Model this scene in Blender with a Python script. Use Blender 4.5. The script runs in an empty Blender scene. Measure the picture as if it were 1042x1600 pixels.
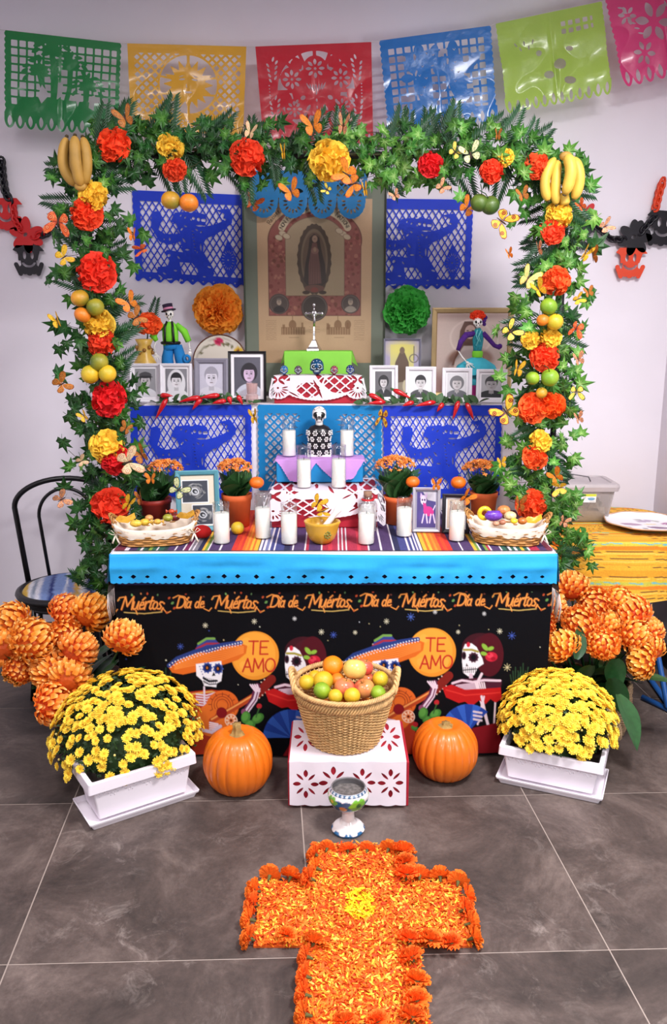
import bpy, bmesh, math, random
import numpy as np
from mathutils import Vector, Matrix, Euler
random.seed(7); np.random.seed(7)
R = math.radians
SC = bpy.context.scene
COL = SC.collection
# ------------------------------------------------------------ camera
FPX, CAMZ, PITCH = 1300.0, 1.62, R(13.0)
cam_data = bpy.data.cameras.new('camera')
cam_data.sensor_fit = 'VERTICAL'; cam_data.sensor_height = 36.0
cam_data.lens = 36.0 * FPX / 1600.0
cam = bpy.data.objects.new('camera', cam_data); COL.objects.link(cam)
cam.location = (0, 0, CAMZ); cam.rotation_euler = (R(90) - PITCH, 0, 0)
SC.camera = cam
# ------------------------------------------------------------ world, lamps, exposure
world = bpy.data.worlds.new('room_light'); SC.world = world; world.use_nodes = True
wb = world.node_tree.nodes['Background']
wb.inputs[0].default_value = (0.80, 0.84, 1.0, 1); wb.inputs[1].default_value = 0.15
def area_light(name, loc, target, size, energy, col, sy=None):
 l = bpy.data.lights.new(name, 'AREA'); l.energy = energy; l.color = col
 l.shape = 'RECTANGLE'; l.size = size; l.size_y = sy or size
 o = bpy.data.objects.new(name, l); COL.objects.link(o); o.location = loc
 o.rotation_euler = (Vector(target) - Vector(loc)).to_track_quat('-Z', 'Y').to_euler()
 return o
area_light('ceiling_lamp', (1.05, 1.50, 2.98), (1.05, 1.50, 0), 0.6, 105, (1.0, 0.97, 0.98))
area_light('ceiling_lamp_left', (-1.1, 1.30, 2.98), (-1.1, 1.30, 0), 0.6, 42, (1.0, 0.96, 0.99))
area_light('window_daylight', (1.75, 0.35, 1.5), (0.95, 4.0, 0.7), 0.9, 30, (0.92, 0.96, 1.0), 0.8)
area_light('rear_ceiling_lamp', (0.1, -0.9, 2.98), (0.1, -0.9, 0), 0.6, 60, (1.0, 0.96, 0.95))
SC.view_settings.view_transform = 'Standard'
SC.view_settings.look = 'None'
SC.view_settings.gamma = 1.0
SC.view_settings.use_curve_mapping = False
SC.view_settings.exposure = 0.15
# ------------------------------------------------------------ helpers
def ray(px, py):
 return Vector(((px - 521) / FPX, math.cos(PITCH) + (800 - py) / FPX * math.sin(PITCH),
       -math.sin(PITCH) + (800 - py) / FPX * math.cos(PITCH)))
def P(px, py, Y):
 d = ray(px, py); t = Y / d.y
 return Vector((d.x * t, Y, CAMZ + d.z * t))
def PZ(px, py, Z):
 d = ray(px, py); t = (Z - CAMZ) / d.z
 return Vector((d.x * t, d.y * t, Z))
def mpp(p):     # metres per photo pixel at a point
 return (p[1] * math.cos(PITCH) - (p[2] - CAMZ) * math.sin(PITCH)) / FPX
def srgb(r, g=None, b=None):
 if g is None: r, g, b = r
 return tuple((c / 12.92 if c <= 0.04045 else ((c + 0.055) / 1.055) ** 2.4) for c in (r / 255, g / 255, b / 255))
MATS = {}
def M(name, col=(200, 200, 200), rough=0.6, metal=0.0, var=0.0, vs=25.0, bump=0.0, bs=120.0, trans=0.0, transl=0.0,
   attr=False, rnd=0.0, coat=0.0, ior=1.45, spec=0.5, hue=0.0, wave=0.0, wrot=(0, 0, 0), sss=0.0):
 """one procedural material: base colour (or the print attribute) with noise variation, per-object variation and relief"""
 if name in MATS: return MATS[name]
 m = bpy.data.materials.new(name); m.use_nodes = True
 nt = m.node_tree; N = nt.nodes; L = nt.links
 b = N['Principled BSDF']; out = N['Material Output']
 c = srgb(col)
 b.inputs['Base Color'].default_value = (*c, 1)
 b.inputs['Roughness'].default_value = rough; b.inputs['Metallic'].default_value = metal
 b.inputs['IOR'].default_value = ior; b.inputs['Specular IOR Level'].default_value = spec
 if coat: b.inputs['Coat Weight'].default_value = coat; b.inputs['Coat Roughness'].default_value = 0.12
 if trans: b.inputs['Transmission Weight'].default_value = trans
 if sss:
  b.inputs['Subsurface Weight'].default_value = sss; b.inputs['Subsurface Scale'].default_value = 0.01
 src = None
 if attr:
  a = N.new('ShaderNodeAttribute'); a.attribute_name = 'print'; src = a.outputs['Color']
 if var or rnd or wave or attr:
  tc = N.new('ShaderNodeTexCoord')
  hs = N.new('ShaderNodeHueSaturation')
  if src is None:
   hs.inputs['Color'].default_value = (*c, 1)
  else: L.new(src, hs.inputs['Color'])
  val = None
  if var:
   no = N.new('ShaderNodeTexNoise'); no.inputs['Scale'].default_value = vs; no.inputs['Detail'].default_value = 4
   L.new(tc.outputs['Object'], no.inputs['Vector'])
   mr = N.new('ShaderNodeMapRange'); mr.inputs['From Min'].default_value = 0.3; mr.inputs['From Max'].default_value = 0.7
   mr.inputs['To Min'].default_value = 1 - var; mr.inputs['To Max'].default_value = 1 + var
   L.new(no.outputs['Fac'], mr.inputs['Value']); val = mr.outputs['Result']
  if rnd:
   oi = N.new('ShaderNodeObjectInfo')
   m2 = N.new('ShaderNodeMapRange'); m2.inputs['To Min'].default_value = 1 - rnd; m2.inputs['To Max'].default_value = 1 + rnd
   L.new(oi.outputs['Random'], m2.inputs['Value'])
   if hue:
    m3 = N.new('ShaderNodeMapRange'); m3.inputs['To Min'].default_value = 0.5 - hue; m3.inputs['To Max'].default_value = 0.5 + hue
    mm = N.new('ShaderNodeMath'); mm.operation = 'FRACT'; m7 = N.new('ShaderNodeMath'); m7.operation = 'MULTIPLY'; m7.inputs[1].default_value = 7.3
    L.new(oi.outputs['Random'], m7.inputs[0]); L.new(m7.outputs[0], mm.inputs[0]); L.new(mm.outputs[0], m3.inputs['Value'])
    L.new(m3.outputs['Result'], hs.inputs['Hue'])
   if val is None: val = m2.outputs['Result']
   else:
    mu = N.new('ShaderNodeMath'); mu.operation = 'MULTIPLY'; L.new(val, mu.inputs[0]); L.new(m2.outputs['Result'], mu.inputs[1]); val = mu.outputs[0]
  if wave:
   wv = N.new('ShaderNodeTexWave'); wv.inputs['Scale'].default_value = wave; wv.inputs['Distortion'].default_value = 1.5
   mp = N.new('ShaderNodeMapping'); mp.inputs['Rotation'].default_value = wrot
   L.new(tc.outputs['Object'], mp.inputs['Vector']); L.new(mp.outputs['Vector'], wv.inputs['Vector'])
   m4 = N.new('ShaderNodeMapRange'); m4.inputs['To Min'].default_value = 0.7; m4.inputs['To Max'].default_value = 1.1
   L.new(wv.outputs['Fac'], m4.inputs['Value'])
   if val is None: val = m4.outputs['Result']
   else:
    mu = N.new('ShaderNodeMath'); mu.operation = 'MULTIPLY'; L.new(val, mu.inputs[0]); L.new(m4.outputs['Result'], mu.inputs[1]); val = mu.outputs[0]
  if val is not None: L.new(val, hs.inputs['Value'])
  src = hs.outputs['Color']; L.new(src, b.inputs['Base Color'])
 if bump:
  tc2 = N.new('ShaderNodeTexCoord'); nb = N.new('ShaderNodeTexNoise'); nb.inputs['Scale'].default_value = bs; nb.inputs['Detail'].default_value = 3
  L.new(tc2.outputs['Object'], nb.inputs['Vector'])
  bp = N.new('ShaderNodeBump'); bp.inputs['Strength'].default_value = bump; bp.inputs['Distance'].default_value = 0.004
  L.new(nb.outputs['Fac'], bp.inputs['Height']); L.new(bp.outputs['Normal'], b.inputs['Normal'])
 if transl:
  t = N.new('ShaderNodeBsdfTranslucent'); mx = N.new('ShaderNodeMixShader'); mx.inputs[0].default_value = transl
  if src is not None: L.new(src, t.inputs['Color'])
  else: t.inputs['Color'].default_value = (*c, 1)
  L.new(b.outputs[0], mx.inputs[1]); L.new(t.outputs[0], mx.inputs[2]); L.new(mx.outputs[0], out.inputs['Surface'])
 MATS[name] = m
 return m
def thin_glass(name, col=(255, 255, 255), rough=.03, haze=0.0):
 m = M(name, col, rough, spec=.6); nt = m.node_tree; N = nt.nodes; L = nt.links
 lw = N.new('ShaderNodeLayerWeight'); lw.inputs['Blend'].default_value = .22
 ma = N.new('ShaderNodeMath'); ma.operation = 'MULTIPLY_ADD'; ma.inputs[1].default_value = .55; ma.inputs[2].default_value = .03 + haze; ma.use_clamp = True
 L.new(lw.outputs['Facing'], ma.inputs[0])
 t = N.new('ShaderNodeBsdfTransparent'); t.inputs[0].default_value = (*srgb(col), 1)
 g = N.new('ShaderNodeBsdfGlossy'); g.inputs['Roughness'].default_value = rough
 mx = N.new('ShaderNodeMixShader'); L.new(ma.outputs[0], mx.inputs[0]); L.new(t.outputs[0], mx.inputs[1])
 L.new((N['Principled BSDF'] if haze else g).outputs[0], mx.inputs[2]); L.new(mx.outputs[0], N['Material Output'].inputs['Surface'])
 return m
def O(name, data=None, parent=None, loc=(0, 0, 0), rot=(0, 0, 0), scale=1.0):
 o = bpy.data.objects.new(name, data); COL.objects.link(o)
 o.location = loc; o.rotation_euler = rot
 o.scale = (scale,) * 3 if isinstance(scale, (int, float)) else scale
 if parent is not None: o.parent = parent
 return o
def tag(o, label=None, cat=None, group=None, kind=None):
 if label: o['label'] = label
 if cat: o['category'] = cat
 if group: o['group'] = group
 if kind: o['kind'] = kind
 return o
def thing(name, label, cat, loc=(0, 0, 0), rot=(0, 0, 0), group=None, scale=1.0):
 return tag(O(name, None, None, loc, rot, scale), label, cat, group)
def TRS(loc=(0, 0, 0), rot=(0, 0, 0), s=1.0):
 if isinstance(s, (int, float)): s = (s, s, s)
 return Matrix.Translation(loc) @ Euler(rot).to_matrix().to_4x4() @ Matrix.Diagonal((*s, 1))
class MB:
 def __init__(self): self.v = []; self.f = []; self.mi = []; self.c = []; self.anyc = False
 def add(self, verts, faces, mi=0, X=None, col=None):
  o = len(self.v)
  if X is not None: verts = [X @ Vector(p) for p in verts]
  self.v.extend([tuple(p) for p in verts])
  for f in faces:
   self.f.append(tuple(i + o for i in f)); self.mi.append(mi); self.c.append(col)
  if col is not None: self.anyc = True
  return o
 def box(self, c, s, mi=0, X=None, rot=(0, 0, 0), col=None, taper=None):
  x, y, z = (k / 2 for k in s); T = TRS(c, rot)
  if X is not None: T = X @ T
  t = taper or 1.0
  vs = [(-x * t, -y * t, -z), (x * t, -y * t, -z), (x * t, y * t, -z), (-x * t, y * t, -z), (-x, -y, z), (x, -y, z), (x, y, z), (-x, y, z)]
  self.add(vs, [(0, 3, 2, 1), (4, 5, 6, 7), (0, 1, 5, 4), (1, 2, 6, 5), (2, 3, 7, 6), (3, 0, 4, 7)], mi, T, col)
 def lathe(self, prof, seg=24, mi=0, X=None, col=None, wob=None, arc=None):
  vs = []; fs = []; n = len(prof)
  full = arc is None
  cnt = seg if full else seg + 1
  for i in range(cnt):
   a = (2 * math.pi if full else arc) * i / seg
   for j, (r, z) in enumerate(prof):
    rr = r * (wob(a, j) if wob else 1)
    vs.append((rr * math.cos(a), rr * math.sin(a), z))
  for i in range(seg):
   k = (i + 1) % cnt
   for j in range(n - 1):
    fs.append((i * n + j, k * n + j, k * n + j + 1, i * n + j + 1))
  self.add(vs, fs, mi, X, col)
 def tube(self, pts, r, seg=8, mi=0, X=None, cap=True, col=None, closed=False, flat=1.0):
  pts = [Vector(p) for p in pts]; n = len(pts)
  rs = r if isinstance(r, (list, tuple)) else [r] * n
  vs = []; fs = []
  up = None
  for i, p in enumerate(pts):
   if closed: t = pts[(i + 1) % n] - pts[i - 1]
   else: t = pts[min(i + 1, n - 1)] - pts[max(i - 1, 0)]
   if t.length < 1e-9: t = Vector((0, 0, 1))
   t.normalize()
   if up is None:
    up = Vector((0, 0, 1)) if abs(t.z) < 0.9 else Vector((0, 1, 0))
   s = t.cross(up)
   if s.length < 1e-6: s = t.orthogonal()
   s.normalize(); up = s.cross(t).normalized()
   for k in range(seg):
    a = 2 * math.pi * k / seg
    vs.append(p + s * (math.cos(a) * rs[i]) + up * (math.sin(a) * rs[i] * flat))
  m = n if closed else n - 1
  for i in range(m):
   j = (i + 1) % n
   for k in range(seg):
    l = (k + 1) % seg
    fs.append((i * seg + k, i * seg + l, j * seg + l, j * seg + k))
  if cap and not closed:
   fs.append(tuple(reversed(range(seg)))); fs.append(tuple((n - 1) * seg + k for k in range(seg)))
  self.add(vs, fs, mi, X, col)
 def ball(self, c, r, seg=12, rings=8, mi=0, X=None, s=(1, 1, 1), rot=(0, 0, 0), col=None):
  prof = [(r * math.sin(math.pi * j / rings), -r * math.cos(math.pi * j / rings)) for j in range(rings + 1)]
  prof[0] = (0.0005 * r, -r); prof[-1] = (0.0005 * r, r)
  T = TRS(c, rot, s)
  if X is not None: T = X @ T
  self.lathe(prof, seg, mi, T, col)
 def mesh(self, name, mats, smooth=True):
  me = bpy.data.meshes.new(name); me.from_pydata(self.v, [], self.f)
  for m in (mats if isinstance(mats, (list, tuple)) else [mats]): me.materials.append(m)
  me.polygons.foreach_set('material_index', self.mi)
  me.polygons.foreach_set('use_smooth', [smooth] * len(self.f))
  if self.anyc:
   at = me.color_attributes.new('print', 'FLOAT_COLOR', 'CORNER')
   buf = []
   for f, c in zip(self.f, self.c):
    c = c or (1, 1, 1)
    if isinstance(c[0], (tuple, list)):
     for k in range(len(f)): buf.extend((*c[k], 1))
    else: buf.extend([*c, 1] * len(f))
   at.data.foreach_set('color', buf)
  me.update(); return me
 def build(self, name, mats, parent=None, smooth=True, bevel=0, loc=(0, 0, 0), rot=(0, 0, 0), scale=1.0, seg=2, solid=0):
  o = O(name, self.mesh(name, mats, smooth), parent, loc, rot, scale)
  if solid:
   s = o.modifiers.new('thick', 'SOLIDIFY'); s.thickness = solid; s.offset = 0
  if bevel:
   b = o.modifiers.new('edge', 'BEVEL'); b.width = bevel; b.segments = seg; b.limit_method = 'ANGLE'; b.angle_limit = R(40)
  if bevel and smooth:
   w = o.modifiers.new('wn', 'WEIGHTED_NORMAL'); w.keep_sharp = True
  return o
def soften(me, ang=35):
 """smooth shading with sharp edges kept"""
 for p in me.polygons: p.use_smooth = True
 me.set_sharp_from_angle(angle=R(ang))
# ------------------------------------------------------------ flat shapes: signed distances on a grid (y downwards)
class G:
 def __init__(s, X, Y): s.X = X; s.Y = Y
 def c(s, cx, cy, r): return np.hypot(s.X - cx, s.Y - cy) - r
 def e(s, cx, cy, rx, ry, a=0):
  dx, dy = s.X - cx, s.Y - cy; c, q = math.cos(R(a)), math.sin(R(a))
  return (np.hypot((dx * c + dy * q) / rx, (-dx * q + dy * c) / ry) - 1) * min(rx, ry)
 def b(s, x0, y0, x1, y1): return np.maximum(np.abs(s.X - (x0 + x1) / 2) - abs(x1 - x0) / 2, np.abs(s.Y - (y0 + y1) / 2) - abs(y1 - y0) / 2)
 def s(s, x0, y0, x1, y1, r):
  dx, dy = x1 - x0, y1 - y0; L = dx * dx + dy * dy + 1e-9
  t = np.clip(((s.X - x0) * dx + (s.Y - y0) * dy) / L, 0, 1)
  return np.hypot(s.X - x0 - t * dx, s.Y - y0 - t * dy) - r
 def l(s, pts, r):
  d = None
  for i in range(len(pts) - 1):
   k = s.s(*pts[i], *pts[i + 1], r); d = k if d is None else np.minimum(d, k)
  return d
 def leaf(s, cx, cy, L, w, a):   # almond
  dx, dy = s.X - cx, s.Y - cy; c, q = math.cos(R(a)), math.sin(R(a))
  u, v = dx * c + dy * q, -dx * q + dy * c
  L *= 1.6; w *= 1.1; rr = (L * L + w * w) / (4 * w)
  return np.hypot(u, np.abs(v) + (rr - w / 2)) - rr
 def p(s, pts):
  n = len(pts); d = np.full(s.X.shape, 1e18); sg = np.ones(s.X.shape)
  for i in range(n):
   (ax, ay), (bx, by) = pts[i], pts[i - 1]
   ex, ey = bx - ax, by - ay; wx, wy = s.X - ax, s.Y - ay
   t = np.clip((wx * ex + wy * ey) / (ex * ex + ey * ey + 1e-9), 0, 1)
   d = np.minimum(d, (wx - ex * t) ** 2 + (wy - ey * t) ** 2)
   c1 = s.Y >= ay; c2 = s.Y < by; c3 = ex * wy > ey * wx
   fl = (c1 & c2 & c3) | (~c1 & ~c2 & ~c3); sg = np.where(fl, -sg, sg)
  return sg * np.sqrt(d)
def U(*a):
 d = a[0]
 for k in a[1:]: d = np.minimum(d, k)
 return d
def I(*a):
 d = a[0]
 for k in a[1:]: d = np.maximum(d, k)
 return d
def cut(a, b): return np.maximum(a, -b)
class Canvas(G):
 def __init__(s, w, h, bg, X=None, Y=None, img=None, px=1.0):
  if X is None: X, Y = np.meshgrid(np.linspace(0, w, int(w / px) + 1), np.linspace(0, h, int(h / px) + 1))
  s.X, s.Y, s.px = X, Y, px
  s.img = np.ones(X.shape + (3,)) * np.array(srgb(bg)) if img is None else img
 def win(s, x0, y0, x1, y1):
  ok = (s.X >= x0) & (s.X <= x1) & (s.Y >= y0) & (s.Y <= y1)
  r = np.where(ok.any(1))[0]; c = np.where(ok.any(0))[0]
  if len(r) == 0 or len(c) == 0: r = [0, 0]; c = [0, 0]
  q = (slice(r[0], r[-1] + 1), slice(c[0], c[-1] + 1))
  return Canvas(0, 0, 0, s.X[q], s.Y[q], s.img[q], s.px)
 def f(s, d, col, a=1.0, soft=None):
  k = np.clip(0.5 - d / (soft or s.px * 1.2), 0, 1) * a
  s.img[...] = s.img * (1 - k[..., None]) + np.array(srgb(col)) * k[..., None]
 def noise(s, amt, n=1):
  s.img[...] = np.clip(s.img * (1 + amt * (np.random.rand(*s.X.shape)[..., None] - 0.5) * 2), 0, 1)
def print_mesh(name, cv, fn, mat):
 """a sheet whose printed colours are stored on its vertices; fn(u, v) -> x, y, z arrays, v downwards"""
 h, w = cv.X.shape
 u, v = np.meshgrid(np.linspace(0, 1, w), np.linspace(0, 1, h))
 x, y, z = fn(u, v)
 co = np.stack([x, y, z], -1).reshape(-1, 3)
 me = bpy.data.meshes.new(name)
 me.vertices.add(h * w); me.vertices.foreach_set('co', co.ravel())
 i = np.arange((h - 1) * (w - 1)); r, c = i // (w - 1), i % (w - 1)
 a = r * w + c
 q = np.stack([a, a + w, a + w + 1, a + 1], -1)
 me.loops.add(q.size); me.polygons.add(len(i))
 me.loops.foreach_set('vertex_index', q.ravel())
 me.polygons.foreach_set('loop_start', np.arange(0, q.size, 4))
 me.polygons.foreach_set('use_smooth', np.ones(len(i), bool))
 at = me.color_attributes.new('print', 'FLOAT_COLOR', 'POINT')
 at.data.foreach_set('color', np.concatenate([cv.img.reshape(-1, 3), np.ones((h * w, 1))], 1).ravel())
 me.materials.append(mat); me.update(); me.validate()
 return me
def cut_mesh(name, g, D, fn, mat):
 """marching squares: a sheet where D < 0; fn(x, y arrays) -> x, y, z arrays"""
 X, Y = g.X, g.Y; h, w = X.shape
 idx = {}; px = []; py = []; fs = []
 inside = D < 0
 def vert(r, c):
  k = (r, c)
  if k not in idx: idx[k] = len(px); px.append(X[r, c]); py.append(Y[r, c])
  return idx[k]
 def edge(r0, c0, r1, c1):
  k = (r0, c0, r1, c1) if (r0, c0) < (r1, c1) else (r1, c1, r0, c0)
  if k not in idx:
   a, b = D[k[0], k[1]], D[k[2], k[3]]; t = a / (a - b)
   idx[k] = len(px)
   px.append(X[k[0], k[1]] * (1 - t) + X[k[2], k[3]] * t); py.append(Y[k[0], k[1]] * (1 - t) + Y[k[2], k[3]] * t)
  return idx[k]
 cnt = inside[:-1, :-1].astype(int) + inside[1:, :-1] + inside[:-1, 1:] + inside[1:, 1:]
 for r, c in zip(*np.nonzero(cnt)):
  r = int(r); c = int(c)
  cs = ((r, c), (r + 1, c), (r + 1, c + 1), (r, c + 1))
  f = []
  for k in range(4):
   p, q = cs[k], cs[(k + 1) % 4]
   ip, iq = inside[p], inside[q]
   if ip: f.append(vert(*p))
   if ip != iq: f.append(edge(*p, *q))
  if len(f) > 2: fs.append(f)
 x, y, z = fn(np.array(px), np.array(py))
 me = bpy.data.meshes.new(name); me.from_pydata(np.stack([x, y, z], -1).tolist(), [], fs)
 me.polygons.foreach_set('use_smooth', [True] * len(fs))
 me.materials.append(mat); me.update(); return me
def grid(w, h, px=1.3):
 X, Y = np.meshgrid(np.linspace(-1, w + 1, int((w + 2) / px) + 1), np.linspace(-1, h + 1, int((h + 2) / px) + 1))
 return G(X, Y)
# stroke lettering
def arcp(cx, cy, rx, ry, a0, a1, n=10):
 return [(cx + rx * math.cos(R(a0 + (a1 - a0) * i / n)), cy + ry * math.sin(R(a0 + (a1 - a0) * i / n))) for i in range(n + 1)]
GL = {  # x 0..1 right, y 0 (base) .. 1 (cap height)
 'N': ([[(0, 0), (0, 1), (.8, 0), (.8, 1)]], .8), 'O': ([arcp(.42, .5, .42, .5, 0, 360, 14)], .84),
 'F': ([[(0, 0), (0, 1), (.6, 1)], [(0, .52), (.5, .52)]], .6), 'E': ([[(.6, 0), (0, 0), (0, 1), (.6, 1)], [(0, .52), (.5, .52)]], .6),
 'C': ([arcp(.42, .5, .42, .5, 50, 310, 10)], .7), 'I': ([[(0, 0), (0, 1)]], .05), 'T': ([[(.35, 0), (.35, 1)], [(0, 1), (.7, 1)]], .7),
 'A': ([[(0, 0), (.38, 1), (.76, 0)], [(.15, .36), (.62, .36)]], .76), 'L': ([[(0, 1), (0, 0), (.55, 0)]], .55),
 'R': ([[(0, 0), (0, 1), (.35, 1)] + arcp(.35, .76, .24, .24, 90, -90, 6) + [(0, .52)], [(.3, .52), (.62, 0)]], .62),
 'M': ([[(0, 0), (.08, 1), (.45, .25), (.82, 1), (.92, 0)]], .92), 'D': ([[(0, 0), (0, 1)], [(0, 1), (.25, 1)] + arcp(.25, .5, .45, .5, 90, -90, 8) + [(0, 0)]], .72),
 'u': ([[(0, .6), (.02, .12), (.15, 0), (.32, .08), (.42, .6), (.43, .1), (.5, 0)]], .5),
 'e': ([[(.05, .3), (.36, .36), (.3, .56), (.14, .56), (.02, .3), (.1, .03), (.36, .04), (.45, .12)]], .42),
 'r': ([[(.02, .6), (.05, 0), (.06, .4), (.2, .6), (.34, .55)]], .33), 't': ([[(.15, .95), (.1, .1), (.2, 0), (.32, .08)], [(-.08, .62), (.36, .66)]], .3),
 'o': ([arcp(.2, .29, .2, .29, 0, 360, 10)], .42), 's': ([[(.34, .55), (.14, .56), (.08, .42), (.3, .2), (.22, .02), (0, .04)]], .36),
 'i': ([[(.05, .6), (.06, .08), (.14, 0)]], .16), 'a': ([arcp(.18, .28, .18, .28, 40, 320, 8), [(.38, .58), (.36, .1), (.44, 0)]], .44),
 'd': ([arcp(.18, .28, .18, .28, 40, 320, 8), [(.4, 1), (.36, .1), (.44, 0)]], .46), 'c': ([arcp(.2, .28, .2, .28, 50, 320, 8)], .36),
 ' ': ([], .35), '.': ([[(0, 0), (.02, .02)]], .1), ';': ([[(.05, .45), (.06, .47)], [(.06, .1), (0, -.12)]], .2),
 '3': ([arcp(.25, .75, .25, .25, 150, -70, 7) + arcp(.25, .27, .28, .27, 80, -150, 7)], .5), '4': ([[(.4, 0), (.4, 1), (0, .3), (.55, .3)]], .55)}
GL["é"] = (GL['e'][0] + [[(.16, .72), (.34, .92)]], .42); GL["í"] = (GL['i'][0] + [[(.06, .76), (.22, .96)]], .16)
def text_paths(txt, x, y, h, sp=.18, slant=0.0, wide=1.0):
 out = []
 for ch in txt:
  st, adv = GL[ch]
  for s in st: out.append([(x + (px * wide + py * slant) * h, y - py * h) for px, py in s])
  x += (adv * wide + sp) * h
 return out, x
def write(cv, txt, x, y, h, col, r, sp=.18, slant=0.0, wide=1.0):
 ps, x1 = text_paths(txt, x, y, h, sp, slant, wide)
 for p in ps:
  xs = [q[0] for q in p]; ys = [q[1] for q in p]
  w = cv.win(min(xs) - 3 * r - 2, min(ys) - 3 * r - 2, max(xs) + 3 * r + 2, max(ys) + 3 * r + 2)
  w.f(w.l(p, r), col)
 return x1
# ------------------------------------------------------------ room shell
YB, XR = 4.06, 1.60
YT = 2.86          # table front
m_wall = M('wall_paint', (226, 220, 228), 0.75, var=0.02, vs=3, bump=0.05, bs=300)
def plane(name, pts, m, lbl=None):
 b = MB(); b.add(pts, [(0, 1, 2, 3)]); o = b.build(name, m, smooth=False); tag(o, kind='structure'); return o
def slab(name, c, s, m):
 b = MB(); b.box(c, s); o = b.build(name, m, smooth=False); tag(o, kind='structure'); return o
slab('wall_back', (-0.3, YB + 0.05, 1.53), (4.2, 0.1, 3.06), m_wall)
slab('wall_right', (XR + 0.05, 3.03, 1.53), (0.1, 2.06, 3.06), m_wall)
slab('wall_left', (-2.45, 2.0, 1.53), (0.1, 4.22, 3.06), m_wall)
slab('ceiling', (0.1, 1.3, 3.1), (5.2, 5.8, 0.08), M('ceiling_paint', (225, 222, 226), 0.8, var=0.02, vs=3))
m_base = M('dark_baseboard', (34, 32, 40), 0.4, var=0.1)
slab('baseboard_right', (XR - 0.008, 3.03, 0.05), (0.016, 2.06, 0.1), m_base)
slab('baseboard_back', (-0.3, YB - 0.008, 0.05), (3.76, 0.016, 0.1), m_base)
# floor: large stone-look porcelain tiles with light grout, each tile a child of the floor
def tile_mat():
 m = M('stone_tile', (92, 84, 82), 0.5, spec=.35)
 nt = m.node_tree; N = nt.nodes; L = nt.links; b = N['Principled BSDF']
 tc = N.new('ShaderNodeTexCoord'); oi = N.new('ShaderNodeObjectInfo')
 mp = N.new('ShaderNodeVectorMath'); mp.operation = 'ADD'
 sc = N.new('ShaderNodeVectorMath'); sc.operation = 'SCALE'; sc.inputs['Scale'].default_value = 37
 cx = N.new('ShaderNodeCombineXYZ')
 L.new(oi.outputs['Random'], cx.inputs[0]); L.new(oi.outputs['Random'], cx.inputs[1]); L.new(cx.outputs[0], sc.inputs[0])
 L.new(tc.outputs['Object'], mp.inputs[0]); L.new(sc.outputs[0], mp.inputs[1])
 def noise(scale, det, rough=.6, dist=0):
  n = N.new('ShaderNodeTexNoise'); n.inputs['Scale'].default_value = scale; n.inputs['Detail'].default_value = det
  n.inputs['Roughness'].default_value = rough; n.inputs['Distortion'].default_value = dist; L.new(mp.outputs[0], n.inputs['Vector']); return n.outputs['Fac']
 r = N.new('ShaderNodeValToRGB'); e = r.color_ramp.elements
 e[0].position = .30; e[0].color = (*srgb(50, 44, 42), 1); e[1].position = .72; e[1].color = (*srgb(118, 104, 98), 1)
 k = e.new(.5); k.color = (*srgb(80, 69, 65), 1)
 L.new(noise(3.0, 10, .72, .6), r.inputs[0])
 r2 = N.new('ShaderNodeValToRGB'); e = r2.color_ramp.elements; e[0].position = .53; e[0].color = (0, 0, 0, 1); e[1].position = .68; e[1].color = (1, 1, 1, 1)
 L.new(noise(9, 10, .75, 1.2), r2.inputs[0])
 r3 = N.new('ShaderNodeValToRGB'); e = r3.color_ramp.elements; e[0].position = .46; e[0].color = (0, 0, 0, 1); e[1].position = .66; e[1].color = (1, 1, 1, 1)
 L.new(noise(1.7, 3), r3.inputs[0])
 mu = N.new('ShaderNodeMath'); mu.operation = 'MULTIPLY'; L.new(r2.outputs[0], mu.inputs[0]); L.new(r3.outputs[0], mu.inputs[1])
 mu2 = N.new('ShaderNodeMath'); mu2.operation = 'MULTIPLY'; mu2.inputs[1].default_value = .38; L.new(mu.outputs[0], mu2.inputs[0])
 mx = N.new('ShaderNodeMix'); mx.data_type = 'RGBA'; mx.inputs['B'].default_value = (*srgb(178, 165, 158), 1)
 L.new(mu2.outputs[0], mx.inputs['Factor']); L.new(r.outputs[0], mx.inputs['A'])
 fine = N.new('ShaderNodeMapRange'); fine.inputs['To Min'].default_value = .66; fine.inputs['To Max'].default_value = 1.34
 L.new(noise(60, 6, .7), fine.inputs['Value'])
 hs = N.new('ShaderNodeHueSaturation'); L.new(mx.outputs['Result'], hs.inputs['Color']); L.new(fine.outputs[0], hs.inputs['Value'])
 L.new(hs.outputs[0], b.inputs['Base Color'])
 bp = N.new('ShaderNodeBump'); bp.inputs['Strength'].default_value = .12; bp.inputs['Distance'].default_value = .003
 L.new(noise(45, 6), bp.inputs['Height']); L.new(bp.outputs[0], b.inputs['Normal'])
 return m
m_tile = tile_mat()
fb = MB(); fb.box((0.0, 1.9, -0.0512), (5.2, 4.5, 0.1))
floor = tag(fb.build('floor', M('floor_grout', (158, 144, 136), 0.9, var=.06), smooth=False), kind='structure')
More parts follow.
